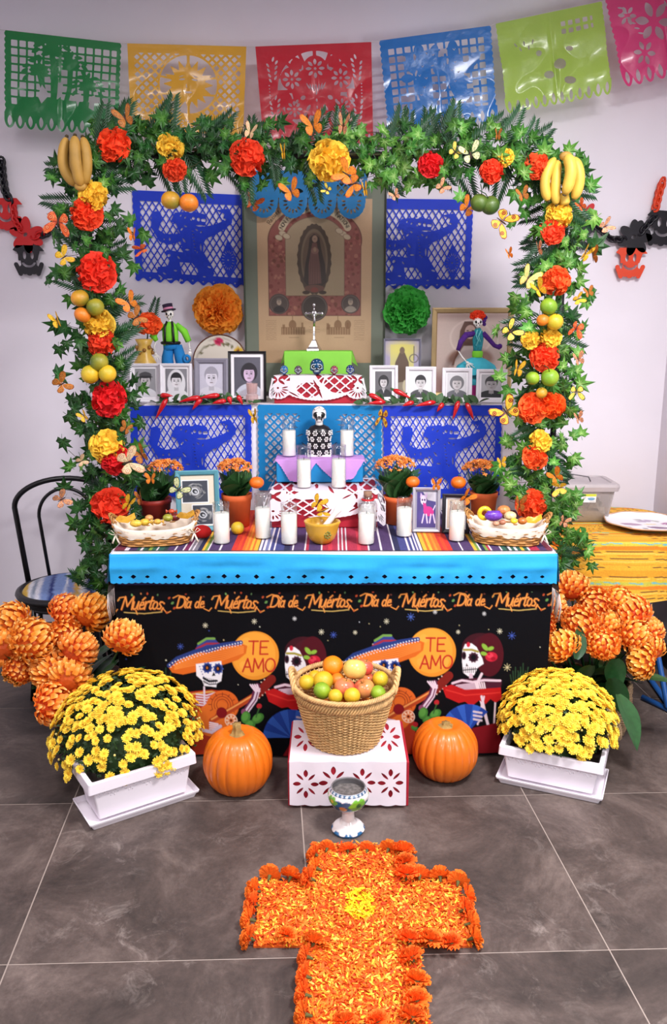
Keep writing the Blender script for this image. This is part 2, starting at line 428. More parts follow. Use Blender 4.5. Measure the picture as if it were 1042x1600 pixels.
# grout lines: junctions measured at (824,1240) and (955,1482) in the photograph
A0 = PZ(820, 1242, 0); B0 = PZ(952, 1484, 0); A1 = PZ(113, 1255, 0)
col_dir = Vector((B0.x - A0.x, B0.y - A0.y)); tile_d = col_dir.length; fl_rot = math.atan2(-col_dir.x, -col_dir.y) * -1
row_ang = math.atan2(A0.y - A1.y, A0.x - A1.x); tile_w = (A0 - A1).length / 2
cdir = col_dir.normalized(); rdir = Vector((math.cos(row_ang), math.sin(row_ang)))
tm = {}
def tile_mesh():
 b = MB(); g = 0.0021; x0, x1 = g, tile_w - g; y0, y1 = g, tile_d - g
 vs = []
 for (u, v) in ((x0, y0), (x1, y0), (x1, y1), (x0, y1)):
  p = rdir * u + cdir * v; vs.append((p.x, p.y))
 b.add([(x, y, -0.008) for x, y in vs] + [(x, y, 0) for x, y in vs], [(7, 6, 5, 4), (0, 1, 5, 4), (1, 2, 6, 5), (2, 3, 7, 6), (3, 0, 4, 7)])
 return b.mesh('tile', m_tile, False)
tme = tile_mesh()
for i in range(-5, 3):
 for j in range(-3, 4):
  p = Vector((A0.x, A0.y)) + rdir * (i * tile_w) + cdir * (j * tile_d)
  c = p + rdir * tile_w / 2 + cdir * tile_d / 2
  if c.x < -2.9 or c.x > 2.4 or c.y < .3 or c.y > 4.6: continue
  O('tile', tme, floor, (p.x, p.y, 0))
# ------------------------------------------------------------ altar: table, cloths, tier, boxes
ZT = P(520, 866, YT).z            # table surface
ZS = P(520, 632, 3.56).z          # shelf surface behind
ZF = P(540, 1190, 2.545).z        # low step
m_white = M('white_cloth', (232, 226, 230), 0.85, var=.04, vs=8, bump=.15, bs=40)
m_black = M('black_metal', (14, 13, 16), 0.35)
def wrinkle(u, v, a=0.004, k=1.0):
 return a * (np.sin(u * 9.1 * k + v * 3.3) + .6 * np.sin(u * 21.3 * k + 2 + v * 5) + .4 * np.sin(v * 17 + u * 4))
t = thing('altar_table', 'long altar table hidden under the white cloth, striped blanket and black banner', 'table', (0, 3.2, 0))
b = MB(); b.box((0, 0, ZT - .022), (1.56, .64, .03)); b.build('tabletop', M('table_board', (200, 190, 175), .5, var=.1), t, False, .003)
for sx in (-1, 1):
 for sy in (-1, 1):
  b = MB(); b.tube([(sx * .72, sy * .27, 0), (sx * .72, sy * .27, ZT - .037)], .018, 10); b.build('leg', m_black, t)
# white cloth
b = MB(); n = 60
def cloth_fn(w, y0, y1, z, drop, flare=.01, amp=.006):
 def fn(u, v):
  L = (y1 - y0) + drop; s = v * L; x = (u - .5) * w
  fl = s > (y1 - y0)
  y = np.where(fl, y0 - .002 - (s - (y1 - y0)) * flare, y1 - s)
  zz = np.where(fl, z - (s - (y1 - y0)), z)
  y = np.where(fl, y + amp * np.sin(u * 40) * (s - (y1 - y0)) / max(drop, .01) - .003, y)
  return x, y, zz
 return fn
cvw = Canvas(80, 60, (232, 226, 232))
m_wp = M('white_cloth_print', (255, 255, 255), 0.85, attr=True, var=.03, vs=10, bump=.1, bs=60)
me = print_mesh('white_tablecloth', cvw, cloth_fn(1.60, YT + .004, 3.53, ZT + .001, .05), m_wp)
tag(O('white_tablecloth', me), 'white cloth edging the altar top under the striped blanket', 'tablecloth')
# striped blanket (serape)
stripes = []
def band(x0, cols):
 for w, c in cols: stripes.append((w, c))
PU, WH, CR, BL, OR, YE, GR, RD, GY, DG, NV = (70, 48, 92), (214, 206, 214), (160, 38, 66), (58, 62, 120), (222, 104, 30), (228, 170, 52), (40, 88, 74), (196, 46, 34), (120, 116, 128), (28, 52, 52), (30, 32, 70)
band(0, [(14, (110, 40, 60)), (6, WH), (10, PU), (5, GR), (3, WH), (5, GR), (3, DG), (4, (120, 150, 60)), (6, GR), (2, WH), (8, GR), (5, DG), (9, PU), (2, WH), (9, PU), (2, WH), (6, (110, 30, 80)), (2, WH), (3, GY), (2, WH), (5, GY), (6, NV), (3, YE), (4, (110, 140, 60)), (2, WH), (13, PU), (3, WH), (14, PU),
   (7, RD), (4, (214, 66, 30)), (3, RD), (4, OR), (3, (226, 134, 40)), (3, OR), (3, YE), (3, OR), (5, YE), (1.5, (30, 20, 20)), (3, WH), (2, BL), (3, WH), (4, (110, 116, 160)), (3, WH), (4, BL), (2, WH), (12, BL), (8, NV), (3, PU), (2, WH), (14, PU), (2, WH), (4, CR), (2, PU), (14, PU), (2, WH), (8, CR), (5, (190, 50, 70)), (8, CR), (2, WH), (3, CR), (2, WH), (3, CR), (2, WH),
   (14, CR), (4, (190, 50, 70)), (10, CR), (2, WH), (14, PU), (3, WH), (14, PU), (2, WH), (8, NV), (10, BL), (3, WH), (4, BL), (2, WH), (3, BL), (2, WH), (2, BL), (3, WH), (1.5, (30, 20, 20)), (5, YE), (3, OR), (4, YE), (4, OR), (3, (226, 134, 40)), (5, OR), (4, RD), (5, (214, 66, 30)), (6, RD),
   (12, PU), (2, WH), (14, PU), (4, YE), (4, (110, 140, 60)), (2, WH), (5, NV), (4, (110, 140, 60)), (3, CR), (2, WH), (12, PU), (2, WH), (6, GR), (3, DG), (3, WH), (5, GR), (3, WH), (5, GR), (4, YE), (5, GR), (3, WH), (12, CR), (10, PU), (8, (110, 40, 60))])
tot = sum(w for w, _ in stripes)
NX = 900
row = np.zeros((NX, 3)); acc = 0
edges = []
for w, c in stripes: edges.append((acc / tot, srgb(c))); acc += w
for i in range(NX):
 f = i / (NX - 1); k = 0
 for e, c in edges:
  if e <= f: row[i] = c
cvs = Canvas(NX - 1, 24, (0, 0, 0)); cvs.img[...] = row[None]; cvs.noise(.12)
m_weave = M('woven_wool', (255, 255, 255), .9, attr=True, var=.12, vs=160, bump=.4, bs=420)
me = print_mesh('striped_blanket', cvs, cloth_fn(1.585, 2.895, 3.54, ZT + .006, .0001, amp=0), m_weave)
bl = tag(O('striped_blanket', me), 'striped multicolour woven blanket covering the altar table top', 'blanket')
for s in (-1, 1):     # ends hanging at the table sides with their fringe
 cvd = Canvas(60, 60, (180, 80, 40)); cvd.noise(.1)
 for k, (y0, y1, c) in enumerate(((0, 12, (225, 215, 215)), (12, 22, (60, 50, 60)), (22, 44, (190, 78, 36)), (44, 50, (90, 40, 60)), (50, 60, (225, 215, 215)))):
  cvd.f(cvd.b(0, y0, 60, y1), c)
 def fn(u, v, s=s): return s * (.797 + .022 * v + .004 * np.sin(u * 30)), 2.872 + u * .6, ZT + .004 - v * .16
 O('hanging_end', print_mesh('hanging_end', cvd, fn, m_weave), bl)
 b = MB()
 for i in range(70):
  y = 2.874 + i * .0086; dx = random.uniform(-.004, .006)
  b.tube([(s * .819, y, ZT - .155), (s * (.823 + dx), y + random.uniform(-.003, .003), ZT - .205), (s * (.818 + dx), y + random.uniform(-.005, .005), ZT - .255)], .0016, 4)
 f = b.build('fringe', M('wool_fringe', (220, 210, 205), .9, var=.1), bl); f['kind'] = 'stuff'
# blue cotton runner hanging along the front edge, with small lozenge cut-outs
def runner():
 W, H = 690, 44; g = grid(W, H, 1.3)
 D = g.b(0, 0, W, H)
 D = I(D, g.Y - (H - 1.6 + 1.6 * np.abs(np.sin(g.X * .33))) + 0.0)
 for cx, k in ((16, 0), (36, 1), (57, 0), (85, 0), (105, 1), (128, 0), (152, 0), (176, 1), (197, 1), (226, 1), (251, 0), (276, 0), (300, 1), (328, 0), (372, 1), (396, 0), (424, 1), (448, 0), (470, 0), (492, 1), (513, 0), (536, 0), (556, 1), (576, 0), (602, 0), (622, 1), (642, 0), (668, 0)):
  r = (4.6, 3.6) if k else (4.4, 2.6); cy = 33 if k else 34
  D = cut(D, (np.abs(g.X - cx) / r[0] + np.abs(g.Y - cy) / r[1] - 1) * 2.5)
 def fn(x, y):
  u, v = x / W, y / H
  X = (u - .5) * 1.592; drop = .002 + v * .105
  Y = YT - .012 - .010 * np.sin(np.clip(v * 1.4, 0, 1) * math.pi * .5) - .004 * np.sin(u * 36 + v * 2) * v - .003 * np.sin(u * 85 + v * 5) * v - .006 * np.exp(-((v - .45) * 7) ** 2) * np.sin(u * 14 + 1)
  Y = np.where(v < .06, YT + .006 * (1 - v / .06) - .012, Y)
  Z = ZT + .004 - drop + .0035 * np.sin(u * 7) * (1 - v)
  return X, Y, Z
 me = cut_mesh('blue_table_runner', g, D, fn, M('blue_cotton', (30, 152, 214), .8, var=.06, vs=12, bump=.25, bs=50))
 o = tag(O('blue_table_runner', me), 'sky blue cotton runner with lozenge cut-outs hanging over the altar front edge', 'table runner')
 for s in (-1, 1):
  def f2(u, v, s=s): return s * (.796 + .012 * v + .003 * np.sin(u * 20)), YT - .018 + u * .14, ZT + .002 - v * .105
  c2 = Canvas(20, 10, (30, 152, 214));
  O('end_flap', print_mesh('end_flap', c2, f2, M('blue_cotton_side', (30, 152, 214), .8, attr=True, bump=.2, bs=60)), o)
 b = MB(); b.box((0, YT + .03, ZT + .004), (1.59, .06, .001));
 # backing strip of navy cloth seen through the cut-outs
 b2 = MB(); b2.box((0, YT + .0005, ZT - .07), (1.56, .001, .09)); b2.build('lining', M('navy_lining', (22, 20, 70), .8), o, False)
runner()
# ------------------------------------------------------------ black printed banner
def paint_banner():
 W, H = 690, 262
 zt, zb = ZT - .06, .012
 XX = np.linspace(-.79, .79, 720); ZZ = np.linspace(zt, zb, 280)
 X3, Z3 = np.meshgrid(XX, ZZ)
 # design coordinates of the print, spread over the real cloth
 c, s_ = math.cos(PITCH), math.sin(PITCH); yy = YT
 dep = yy * c - (Z3 - CAMZ) * s_
 up = yy * s_ + (Z3 - CAMZ) * c
 DX = 521 + FPX * X3 / dep; DY = 800 - FPX * up / dep
 cv = Canvas(0, 0, 0, DX, DY, np.ones(DX.shape + (3,)) * np.array(srgb(9, 9, 14)), 1.0)
 rnd = random.Random(3)
 # border lettering, repeated
 ot = (222, 140, 66)
 for k in range(-1, 5):
  x = 190 + k * 146.5
  y = 953 - k * 1.2
  if x > -50:
   w = cv
   write(w, 'Muértos;', x, y, 20, (100, 48, 26), 1.6, .05, .26, .86)
   write(w, 'Muértos;', x - .4, y - .5, 20, ot, 1.0, .05, .26, .86)
   write(w, 'Día de', x + 86, y - 2, 17, (100, 48, 26), 1.5, .05, .26, .86)
   write(w, 'Día de', x + 85.6, y - 2.5, 17, ot, .95, .05, .26, .86)
   q = cv.win(x - 9, 925, x + 150, 975)
   q.f(q.l([(x - 6, y - 14), (x - 3, y - 19), (x + 4, y - 20), (x + 7, y - 16)], .8), ot); q.f(q.l([(x + 80, y - 18), (x + 88, y - 22), (x + 98, y - 20), (x + 103, y - 14)], .8), ot); q.f(q.l([(x + 64, y - 2), (x + 70, y + 6), (x + 76, y + 3)], .7), ot); q.f(q.l([(x + 22, y + 1), (x + 24, y + 7)], .9), ot); q.f(q.l([(x + 128, y - 1), (x + 136, y + 3), (x + 140, y - 2)], .7), ot)
   q.f(q.l([(x + 4, y + 4), (x + 35, y + 6.5), (x + 62, y + 4)], .7), (190, 160, 90))
   for (a, bb, r, cc) in ((74, -18, 1.8, (170, 70, 40)), (79, -10, 2.2, (90, 130, 70)), (82, -2, 2.0, (170, 70, 40)), (70, 5, 1.5, (170, 70, 40)), (16, -23, 1.6, (110, 150, 90)), (40, -25, 1.6, (170, 70, 40)), (56, -23, 1.3, (90, 120, 80)), (100, -24, 1.4, (150, 60, 40)), (128, -20, 1.3, (110, 60, 50)), (30, -25, 1.2, (190, 120, 70)), (142, -17, 1.6, (80, 110, 70))):
    q.f(q.leaf(x + a, y + bb, r * 1.6, r * 1.5, 60 + a), cc)
 for i in range(60):   # stars
  x, y = rnd.uniform(175, 845), rnd.uniform(972, 1100); r = rnd.choice((.7, .8, 1.0, 1.1))
  c2 = rnd.choice(((210, 210, 190), (200, 205, 215), (60, 80, 160), (170, 160, 120)))
  q = cv.win(x - 8, y - 8, x + 8, y + 8); q.f(q.c(x, y, r), c2)
 for (x, y, r, c2) in ((642, 965, 6, (70, 95, 170)), (604, 972, 4, (190, 185, 160)), (800, 994, 6, (60, 80, 160)), (793, 1044, 6, (190, 180, 140)), (320, 979, 4, (200, 195, 170)), (397, 972, 4, (200, 195, 170)), (281, 1012, 5, (60, 80, 160)), (232, 1056, 6, (170, 165, 140)), (521, 994, 5, (60, 80, 160)), (555, 990, 3, (200, 195, 170)), (781, 987, 4, (200, 195, 170)), (502, 989, 4, (200, 195, 170)), (680, 957, 3, (190, 190, 190)), (757, 960, 3, (190, 190, 190)), (460, 968, 3, (190, 190, 190)), (716, 988, 3, (200, 195, 170))):
  q = cv.win(x - 10, y - 10, x + 10, y + 10)
  for a in range(0, 180, 45): q.f(q.s(x - r * math.cos(R(a)), y - r * math.sin(R(a)), x + r * math.cos(R(a)), y + r * math.sin(R(a)), .35), c2)
  q.f(q.c(x, y, r * .3), c2)
 def grass(x, y):
  q = cv.win(x - 14, y - 40, x + 14, y + 6)
  for k in range(5): q.f(q.s(x + k * 2 - 4, y, x + (k - 2) * 4, y - 22 - 6 * (k % 3), .8), (40, 66, 44))
 grass(806, 1078); grass(818, 1072); grass(258, 1080); grass(530, 1082)
 def scene(ox, oy):
  q = cv.win(250 + ox, 975 + oy, 530 + ox, 1185 + oy)
  X = lambda x: x + ox
  Y = lambda y: y + oy
  def pol(pts, c, w=None):
   P_ = [(X(a), Y(b_)) for a, b_ in pts]; xs = [a for a, _ in P_]; ys = [b_ for _, b_ in P_]
   s = q.win(min(xs) - 3, min(ys) - 3, max(xs) + 3, max(ys) + 3); s.f(s.p(P_), c)
  def line(pts, r, c):
   P_ = [(X(a), Y(b_)) for a, b_ in pts]; xs = [a for a, _ in P_]; ys = [b_ for _, b_ in P_]
   s = q.win(min(xs) - r - 3, min(ys) - r - 3, max(xs) + r + 3, max(ys) + r + 3); s.f(s.l(P_, r), c)
  def el(cx, cy, rx, ry, c, a=0):
   s = q.win(X(cx) - max(rx, ry) - 3, Y(cy) - max(rx, ry) - 3, X(cx) + max(rx, ry) + 3, Y(cy) + max(rx, ry) + 3); s.f(s.e(X(cx), Y(cy), rx, ry, a), c)
  # moon with TE AMO
  el(398, 1025, 37.5, 37.5, (216, 138, 44)); el(396, 1023, 34, 34, (224, 152, 54));
  for (cx, cy, r) in ((385, 1004, 7), (415, 1040, 9), (380, 1040, 6)): el(cx, cy, r, r, (228, 160, 64))
  write(q, 'TE', X(388), Y(1023), 20, (176, 40, 34), 1.3, .2, .05, 1.0)
  write(q, 'AMO', X(379), Y(1050), 20, (176, 40, 34), 1.3, .12, .05, .9)
  # sombrero
  pol([(262, 1044), (275, 1032), (310, 1020), (345, 1012), (375, 1006), (386, 1010), (384, 1022), (372, 1032), (350, 1040), (320, 1049), (285, 1056), (268, 1053)], (206, 100, 34))
  for k in range(7): line([(272, 1048 - k * 1.2), (300, 1042 - k * 2.6), (345, 1034 - k * 3.2), (380, 1021 - k * 1.6)], .45, (232, 140, 62))
  pol([(303, 1022), (308, 1008), (320, 999), (333, 998), (340, 1006), (343, 1016), (325, 1022)], (52, 62, 130))
  line([(306, 1016), (322, 1008), (341, 1008)], 1.6, (150, 44, 60)); line([(309, 1008), (322, 1000), (334, 1000)], 1.8, (110, 150, 70)); line([(307, 1020), (325, 1013), (342, 1013)], 1.2, (120, 60, 140))
  line([(263, 1042), (276, 1031), (310, 1018), (345, 1010), (376, 1005)], 3.2, (40, 58, 120))
  for k in range(26):
   f = k / 25; x = 264 + 112 * f; y = 1041 - 36 * (f ** .75)
   el(x, y, 1.1, 1.1, (210, 214, 226))
  for k in range(25):
   f = k / 24; x = 266 + 110 * f; y = 1044.5 - 36 * (f ** .75)
   el(x, y, .8, .8, (225, 225, 230))
  # skull of the musician
  pol([(305, 1040), (345, 1035), (347, 1052), (345, 1066), (338, 1070), (337, 1076), (318, 1074), (315, 1066), (306, 1058)], (222, 222, 230))
  for (cx, cy) in ((323, 1046), (340, 1047)):
   el(cx, cy, 7.0, 7.5, (30, 46, 110)); el(cx, cy, 3.6, 4.2, (18, 18, 30)); el(cx - .5, cy, 1.5, 2, (180, 100, 40))
   for a in range(0, 360, 40): el(cx + 7.4 * math.cos(R(a)), cy + 7.8 * math.sin(R(a)), 1.3, 1.3, (60, 84, 160))
  pol([(333, 1052), (336, 1058), (330, 1059)], (16, 16, 26));
  line([(317, 1062), (326, 1067), (338, 1066)], 1.6, (20, 20, 30)); line([(317, 1067), (326, 1072), (337, 1071)], .8, (20, 20, 30))
  for k in range(7): line([(318 + k * 3, 1061 + k * .6), (318 + k * 3, 1071)], .45, (24, 24, 36))
  for k in range(5): el(311 + k * 1.5, 1044 + k * 4, .9, .9, (50, 70, 140))
  # jacket, ribs, guitar
  pol([(296, 1083), (330, 1080), (352, 1082), (362, 1096), (368, 1120), (372, 1150), (370, 1185), (300, 1185), (296, 1140)], (170, 54, 30))
  line([(297, 1087), (330, 1083), (360, 1092)], 1.4, (200, 150, 80))
  for k in range(5): line([(306, 1087 + k * 4), (322, 1089 + k * 4), (335, 1085 + k * 4)], 1.1, (206, 190, 206))
  line([(318, 1076), (319, 1110)], 1.4, (206, 190, 206))
  el(347, 1105, 27, 24, (206, 96, 36), -30); el(336, 1125, 32, 27, (210, 104, 38), -25)
  for r_ in (9, 13, 17):
   s = q.win(X(325), Y(1080), X(370), Y(1110)); s.f(np.abs(s.c(X(347), Y(1103), r_)) - .5, (120, 44, 26))
  for a in range(0, 360, 30): line([(347 + 18 * math.cos(R(a)), 1103 + 15 * math.sin(R(a))), (347 + 22 * math.cos(R(a)), 1103 + 19 * math.sin(R(a)))], .6, (130, 50, 28))
  for a in range(0, 360, 45): el(361 + 6 * math.cos(R(a)), 1126 + 6 * math.sin(R(a)), 2.6, 1.6, (228, 190, 160), a)
  el(361, 1126, 9.6, 9.6, (60, 24, 20)) if False else None
  s = q.win(X(345), Y(1110), X(378), Y(1142)); s.f(np.abs(s.c(X(361), Y(1126), 9.4)) - .7, (230, 196, 170)); el(361, 1126, 2, 2, (90, 30, 24))
  line([(330, 1128), (405, 1082)], 4.4, (168, 66, 32)); line([(330, 1126), (405, 1080)], 1.2, (222, 150, 80))
  el(346, 1115, 8.6, 8.6, (120, 20, 26))
  line([(402, 1084), (424, 1062)], 7, (120, 32, 26));
  for k in range(4): el(405 + k * 5, 1090 - k * 4, 1, 1, (225, 200, 180)); el(398 + k * 5, 1074 - k * 4, 1, 1, (225, 200, 180))
  # arm bones and hands
  line([(402, 1072), (396, 1092), (383, 1112)], 4.4, (96, 40, 70)); line([(402, 1074), (397, 1092), (384, 1110)], 1.5, (214, 196, 214)); line([(406, 1076), (401, 1094), (388, 1112)], .9, (214, 196, 214)); el(381, 1112, 4.2, 5, (128, 66, 100))
  for k in range(4): line([(399 + k * 2.2, 1080), (391 + k * 3.5, 1070)], 1.2, (220, 200, 214))
  for k in range(4): line([(340, 1133 + k * 2.4), (327, 1131 + k * 3.4)], 1.1, (226, 206, 214))
  line([(344, 1136), (330, 1146), (312, 1142)], 2.6, (210, 190, 204))
  # cactus
  for (cx, cy, rx, ry, a) in ((391, 1131, 8, 6.5, 0), (384, 1120, 7, 9.5, 15), (403, 1122, 10, 7, -35), (395, 1143, 10, 8, 0), (371, 1144, 6, 4, 20)): el(cx, cy, rx, ry, (64, 122, 50), a); el(cx - 1, cy - 1, rx * .7, ry * .7, (84, 146, 62), a)
  for (cx, cy) in ((405, 1103), (372, 1138)): el(cx, cy, 4, 4, (170, 36, 44))
  line([(400, 1120), (405, 1106)], 1, (50, 90, 46))
  # lady: hair with veil, skull, rose, bust bones, red dress, fan
  el(474, 1018, 29, 22, (58, 20, 28)); el(480, 1026, 24, 26, (70, 22, 32)); el(488, 1030, 22, 34, (74, 18, 28))
  pol([(446, 1022), (450, 1013), (460, 1012), (468, 1018), (477, 1036), (479, 1044), (470, 1050), (464, 1062), (455, 1064), (447, 1058), (445, 1040)], (226, 222, 226))
  el(463, 1034, 7.4, 7.4, (56, 26, 40)); el(463, 1034, 4, 4.4, (16, 14, 20)); el(448, 1031, 3.6, 6.5, (56, 26, 40)); el(448, 1031, 1.8, 3.4, (16, 14, 20))
  for a in range(0, 360, 36): el(463 + 7.6 * math.cos(R(a)), 1034 + 7.6 * math.sin(R(a)), 1.1, 1.1, (90, 50, 70))
  line([(448, 1022), (460, 1022), (470, 1025)], 1.8, (150, 140, 60)); el(455, 1014, 3, 4, (190, 40, 60))
  pol([(452, 1043), (455, 1048), (451, 1048)], (20, 18, 26))
  for k in range(7): line([(448 + k * 3, 1050), (448 + k * 3, 1058)], .5, (30, 26, 34))
  line([(447, 1054), (470, 1052)], .8, (30, 26, 34))
  el(491, 1033, 9.5, 7.5, (186, 34, 54)); el(489, 1031, 5, 4, (214, 60, 80)); el(494, 1036, 4, 3, (150, 20, 40)); el(487, 1029, 2, 1.6, (160, 24, 44))
  el(481, 1018, 6.5, 3.4, (130, 170, 60), 50); el(490, 1020, 5, 3, (130, 170, 60), -20); el(479, 1028, 5, 3, (130, 170, 60), 10)
  line([(459, 1062), (460, 1076)], 3, (206, 180, 196))
  pol([(428, 1074), (440, 1068), (485, 1066), (508, 1070), (506, 1086), (430, 1088)], (72, 26, 44))
  line([(430, 1074), (445, 1070), (462, 1073), (480, 1070), (505, 1071)], 1.8, (214, 190, 204))
  for k in range(5): line([(436 + k * 3, 1078 + k * 2), (455 + k, 1076 + k * 2), (472, 1074 + k * 2.4)], .9, (206, 180, 196))
  line([(476, 1060), (468, 1076), (472, 1092), (486, 1140)], 2.0, (216, 196, 206)); line([(480, 1092), (470, 1140)], 1.3, (216, 196, 206)); line([(498, 1100), (496, 1140)], 1.4, (216, 196, 206))
  for k in range(5): line([(470 + k * 3, 1086), (466 + k * 3.4, 1074)], 1.1, (222, 204, 212))
  pol([(414, 1080), (428, 1076), (450, 1085), (506, 1082), (508, 1100), (498, 1106), (490, 1100), (482, 1108), (472, 1102), (460, 1112), (450, 1104), (440, 1106), (420, 1096)], (176, 26, 28))
  line([(420, 1084), (450, 1094), (505, 1090)], 1, (206, 50, 44))
  line([(476, 1096), (486, 1140)], 1.8, (216, 196, 206)); line([(480, 1096), (472, 1136)], 1.2, (216, 196, 206))
  for k in range(9):
   a = R(200 + k * 17 - 130); pol([(470, 1146), (470 + 46 * math.cos(a - .16 + 2.3), 1146 + 46 * math.sin(a - .16 + 2.3) * 1), (470 + 46 * math.cos(a + .16 + 2.3), 1146 + 46 * math.sin(a + .16 + 2.3))], (34, 66, 150) if k % 2 else (48, 90, 182)) if False else None
  for k in range(8):
   a0 = 178 + k * 17; c3 = (34, 64, 150) if k % 2 else (50, 92, 184)
   pol([(455, 1152)] + [(455 + 44 * math.cos(R(a0 + j * 8.6)), 1152 + 44 * math.sin(R(a0 + j * 8.6))) for j in range(3)], c3)
  pol([(462, 1146), (500, 1138), (512, 1185), (440, 1185)], (120, 18, 26))
  for k in range(3): line([(464, 1120 + k * 6), (476, 1122 + k * 6)], 1.6, (206, 190, 200))
 scene(0, 0); scene(277, -6)
 return cv
cvb = paint_banner()
def ban_fn(u, v):
 X = (u - .5) * 1.58; Z = (ZT - .06) + v * (.012 - (ZT - .06))
 Y = YT + .006 + .006 * np.sin(X * 11 + 1) * np.clip(v * 1.5, 0, 1) + .004 * np.sin(X * 27 + v * 2) * v + .004 * np.sin(v * 7 + X * 3)
 return X, Y, Z
m_ban = M('printed_polyester', (255, 255, 255), .8, attr=True, spec=.12, bump=.08, bs=90)
tag(O('black_banner', print_mesh('black_banner', cvb, ban_fn, m_ban)), 'black printed banner reading Día de Muertos covering the altar front', 'banner')
# ------------------------------------------------------------ raised shelf behind, draped white
t = thing('raised_shelf', 'white draped raised shelf behind the altar table carrying the portraits', 'shelf', (0, 3.77, 0))
b = MB(); b.box((0, 0, ZS - .015), (1.62, .42, .03)); b.build('shelf_top', m_white, t, False, .004)
cv = Canvas(200, 60, (228, 222, 228))
def fs(u, v): return (u - .5) * 1.62, -.205 - .005 * np.sin(u * 160) * (.3 + v) , ZS - .02 - v * (ZS - .05)
O('front_cloth', print_mesh('front_cloth', cv, fs, m_wp), t)
for s in (-1, 1):
 def fs2(u, v, s=s): return s * (.81 + .003 * np.sin(u * 60)), -.205 + u * .41, ZS - .02 - v * (ZS - .05)
 O('side_cloth', print_mesh('side_cloth', Canvas(60, 40, (228, 222, 228)), fs2, m_wp), t)
for sx in (-1, 1):
 for sy in (-1, 1):
  b = MB(); b.tube([(sx * .76, sy * .17, 0), (sx * .76, sy * .17, ZS - .03)], .015, 8); b.build('leg', m_black, t)
# ------------------------------------------------------------ draped step boxes
def draped_box(name, lab, x0, x1, y0, y1, z0, z1, m):
 t = thing(name, lab, 'box', ((x0 + x1) / 2, (y0 + y1) / 2, z0))
 b = MB(); b.box((0, 0, (z1 - z0) / 2), (x1 - x0, y1 - y0, z1 - z0)); b.build('carton', m, t, False, .004)
 return t
m_red = M('red_paper', (168, 26, 46), .7, var=.05)
def step_paper(name, lab, cat, x0, x1, yf, yb, z1, hang, design, W, H, Htop, mat, over=0.0, px=1.1, tilt=.0):
 """paper lying over a box: design in px, first Htop px rows on the top, the rest down the front; wings drop at the sides"""
 g = grid(W, H, px); D = design(g)
 w = x1 - x0
 def fn(x, y):
  u = x / W; X = x0 - over + u * (w + 2 * over)
  t_ = y / H; top = y < Htop
  Y = np.where(top, yb + (yf - yb) * (y / Htop) - .003, yf - .004 - .05 * 0 - tilt * (y - Htop) / max(H - Htop, 1))
  Z = np.where(top, z1 + .003, z1 + .003 - (y - Htop) / max(H - Htop, 1) * hang)
  ex = np.maximum(0, np.abs(X - (x0 + x1) / 2) - w / 2 - .003)   # overhang folds down
  sg = np.sign(X - (x0 + x1) / 2)
  X = X - sg * ex * .45; Z = Z - ex * .85
  Y = Y + .002 * np.sin(x * .11) * (~top)
  return X, Y, Z
 return tag(O(name, cut_mesh(name, g, D, fn, mat)), lab, cat)
m_wpaper = M('white_tissue_paper', (236, 226, 234), .55, var=.03, vs=20, transl=.12, bump=.12, bs=60)
# low step in front
x0, x1 = P(452, 1200, 2.54).x, P(635, 1200, 2.54).x
yf, yb = 2.545, 2.84
draped_box('step_box', 'red papered box on the floor carrying the wicker fruit basket', x0 - .006, x1 + .010, yf, yb, 0.0, ZF, m_red)
def d_low(g):
 W, H = 186, 150
 D = g.b(0, 0, W, H); D = I(D, g.Y - (H - 3 + 1.8 * np.abs(np.sin(g.X * .13))))
 Ht = 70
 for (cx, cy, s) in ((24, 30, .95), (162, 30, .95), (26, 110, .98), (70, 108, 1.12), (116, 108, 1.0), (161, 108, .98)):
  for k, a in enumerate(range(0, 360, 45)):
   rr = 13.5 * s if a % 90 else 14.5 * s
   L_, w_ = (8.5, 6.6) if a % 90 == 0 else (10.5, 4.0)
   D = cut(D, g.leaf(cx + rr * 1.0 * math.cos(R(a)), cy + rr * 1.3 * math.sin(R(a)), L_ * s, w_ * s, a if a % 90 else a))
 for cx in (92,):
  for cy in (30, 50): D = cut(D, g.leaf(cx, cy, 7, 5, 90))
 return D
step_paper('white_cut_paper', 'white cut paper with petal holes over the red floor box', 'paper cloth', x0, x1, yf, yb, ZF, ZF - .006, d_low, 186, 150, 70, m_wpaper, px=.9, tilt=.012)
# centre step on the table
cx0, cx1 = P(424, 790, 3.22).x, P(590, 790, 3.22).x
cyf, cyb = 3.22, 3.50; CZ = P(500, 768, 3.22).z
draped_box('altar_step_box', 'dark red papered box under white lattice paper in the altar centre', cx0, cx1, cyf, cyb, ZT + .008, CZ, m_red)
def lattice(g, sp, wdt, ang=45):
 a = math.radians(ang); f1 = (g.X * math.sin(a) + g.Y * math.cos(a)) % sp; f2 = (g.X * math.sin(a) - g.Y * math.cos(a)) % sp
 d1 = np.minimum(f1, sp - f1); d2 = np.minimum(f2, sp - f2)
 return np.maximum(wdt / 2 - d1, wdt / 2 - d2)
def fanholes(g, D, cx, cy, r0, L, n, a0, a1, w=2.2):
 for k in range(n):
  a = a0 + (a1 - a0) * k / (n - 1)
  D = cut(D, g.leaf(cx + r0 * math.cos(R(a)), cy + r0 * math.sin(R(a)), L, w, a))
 return D
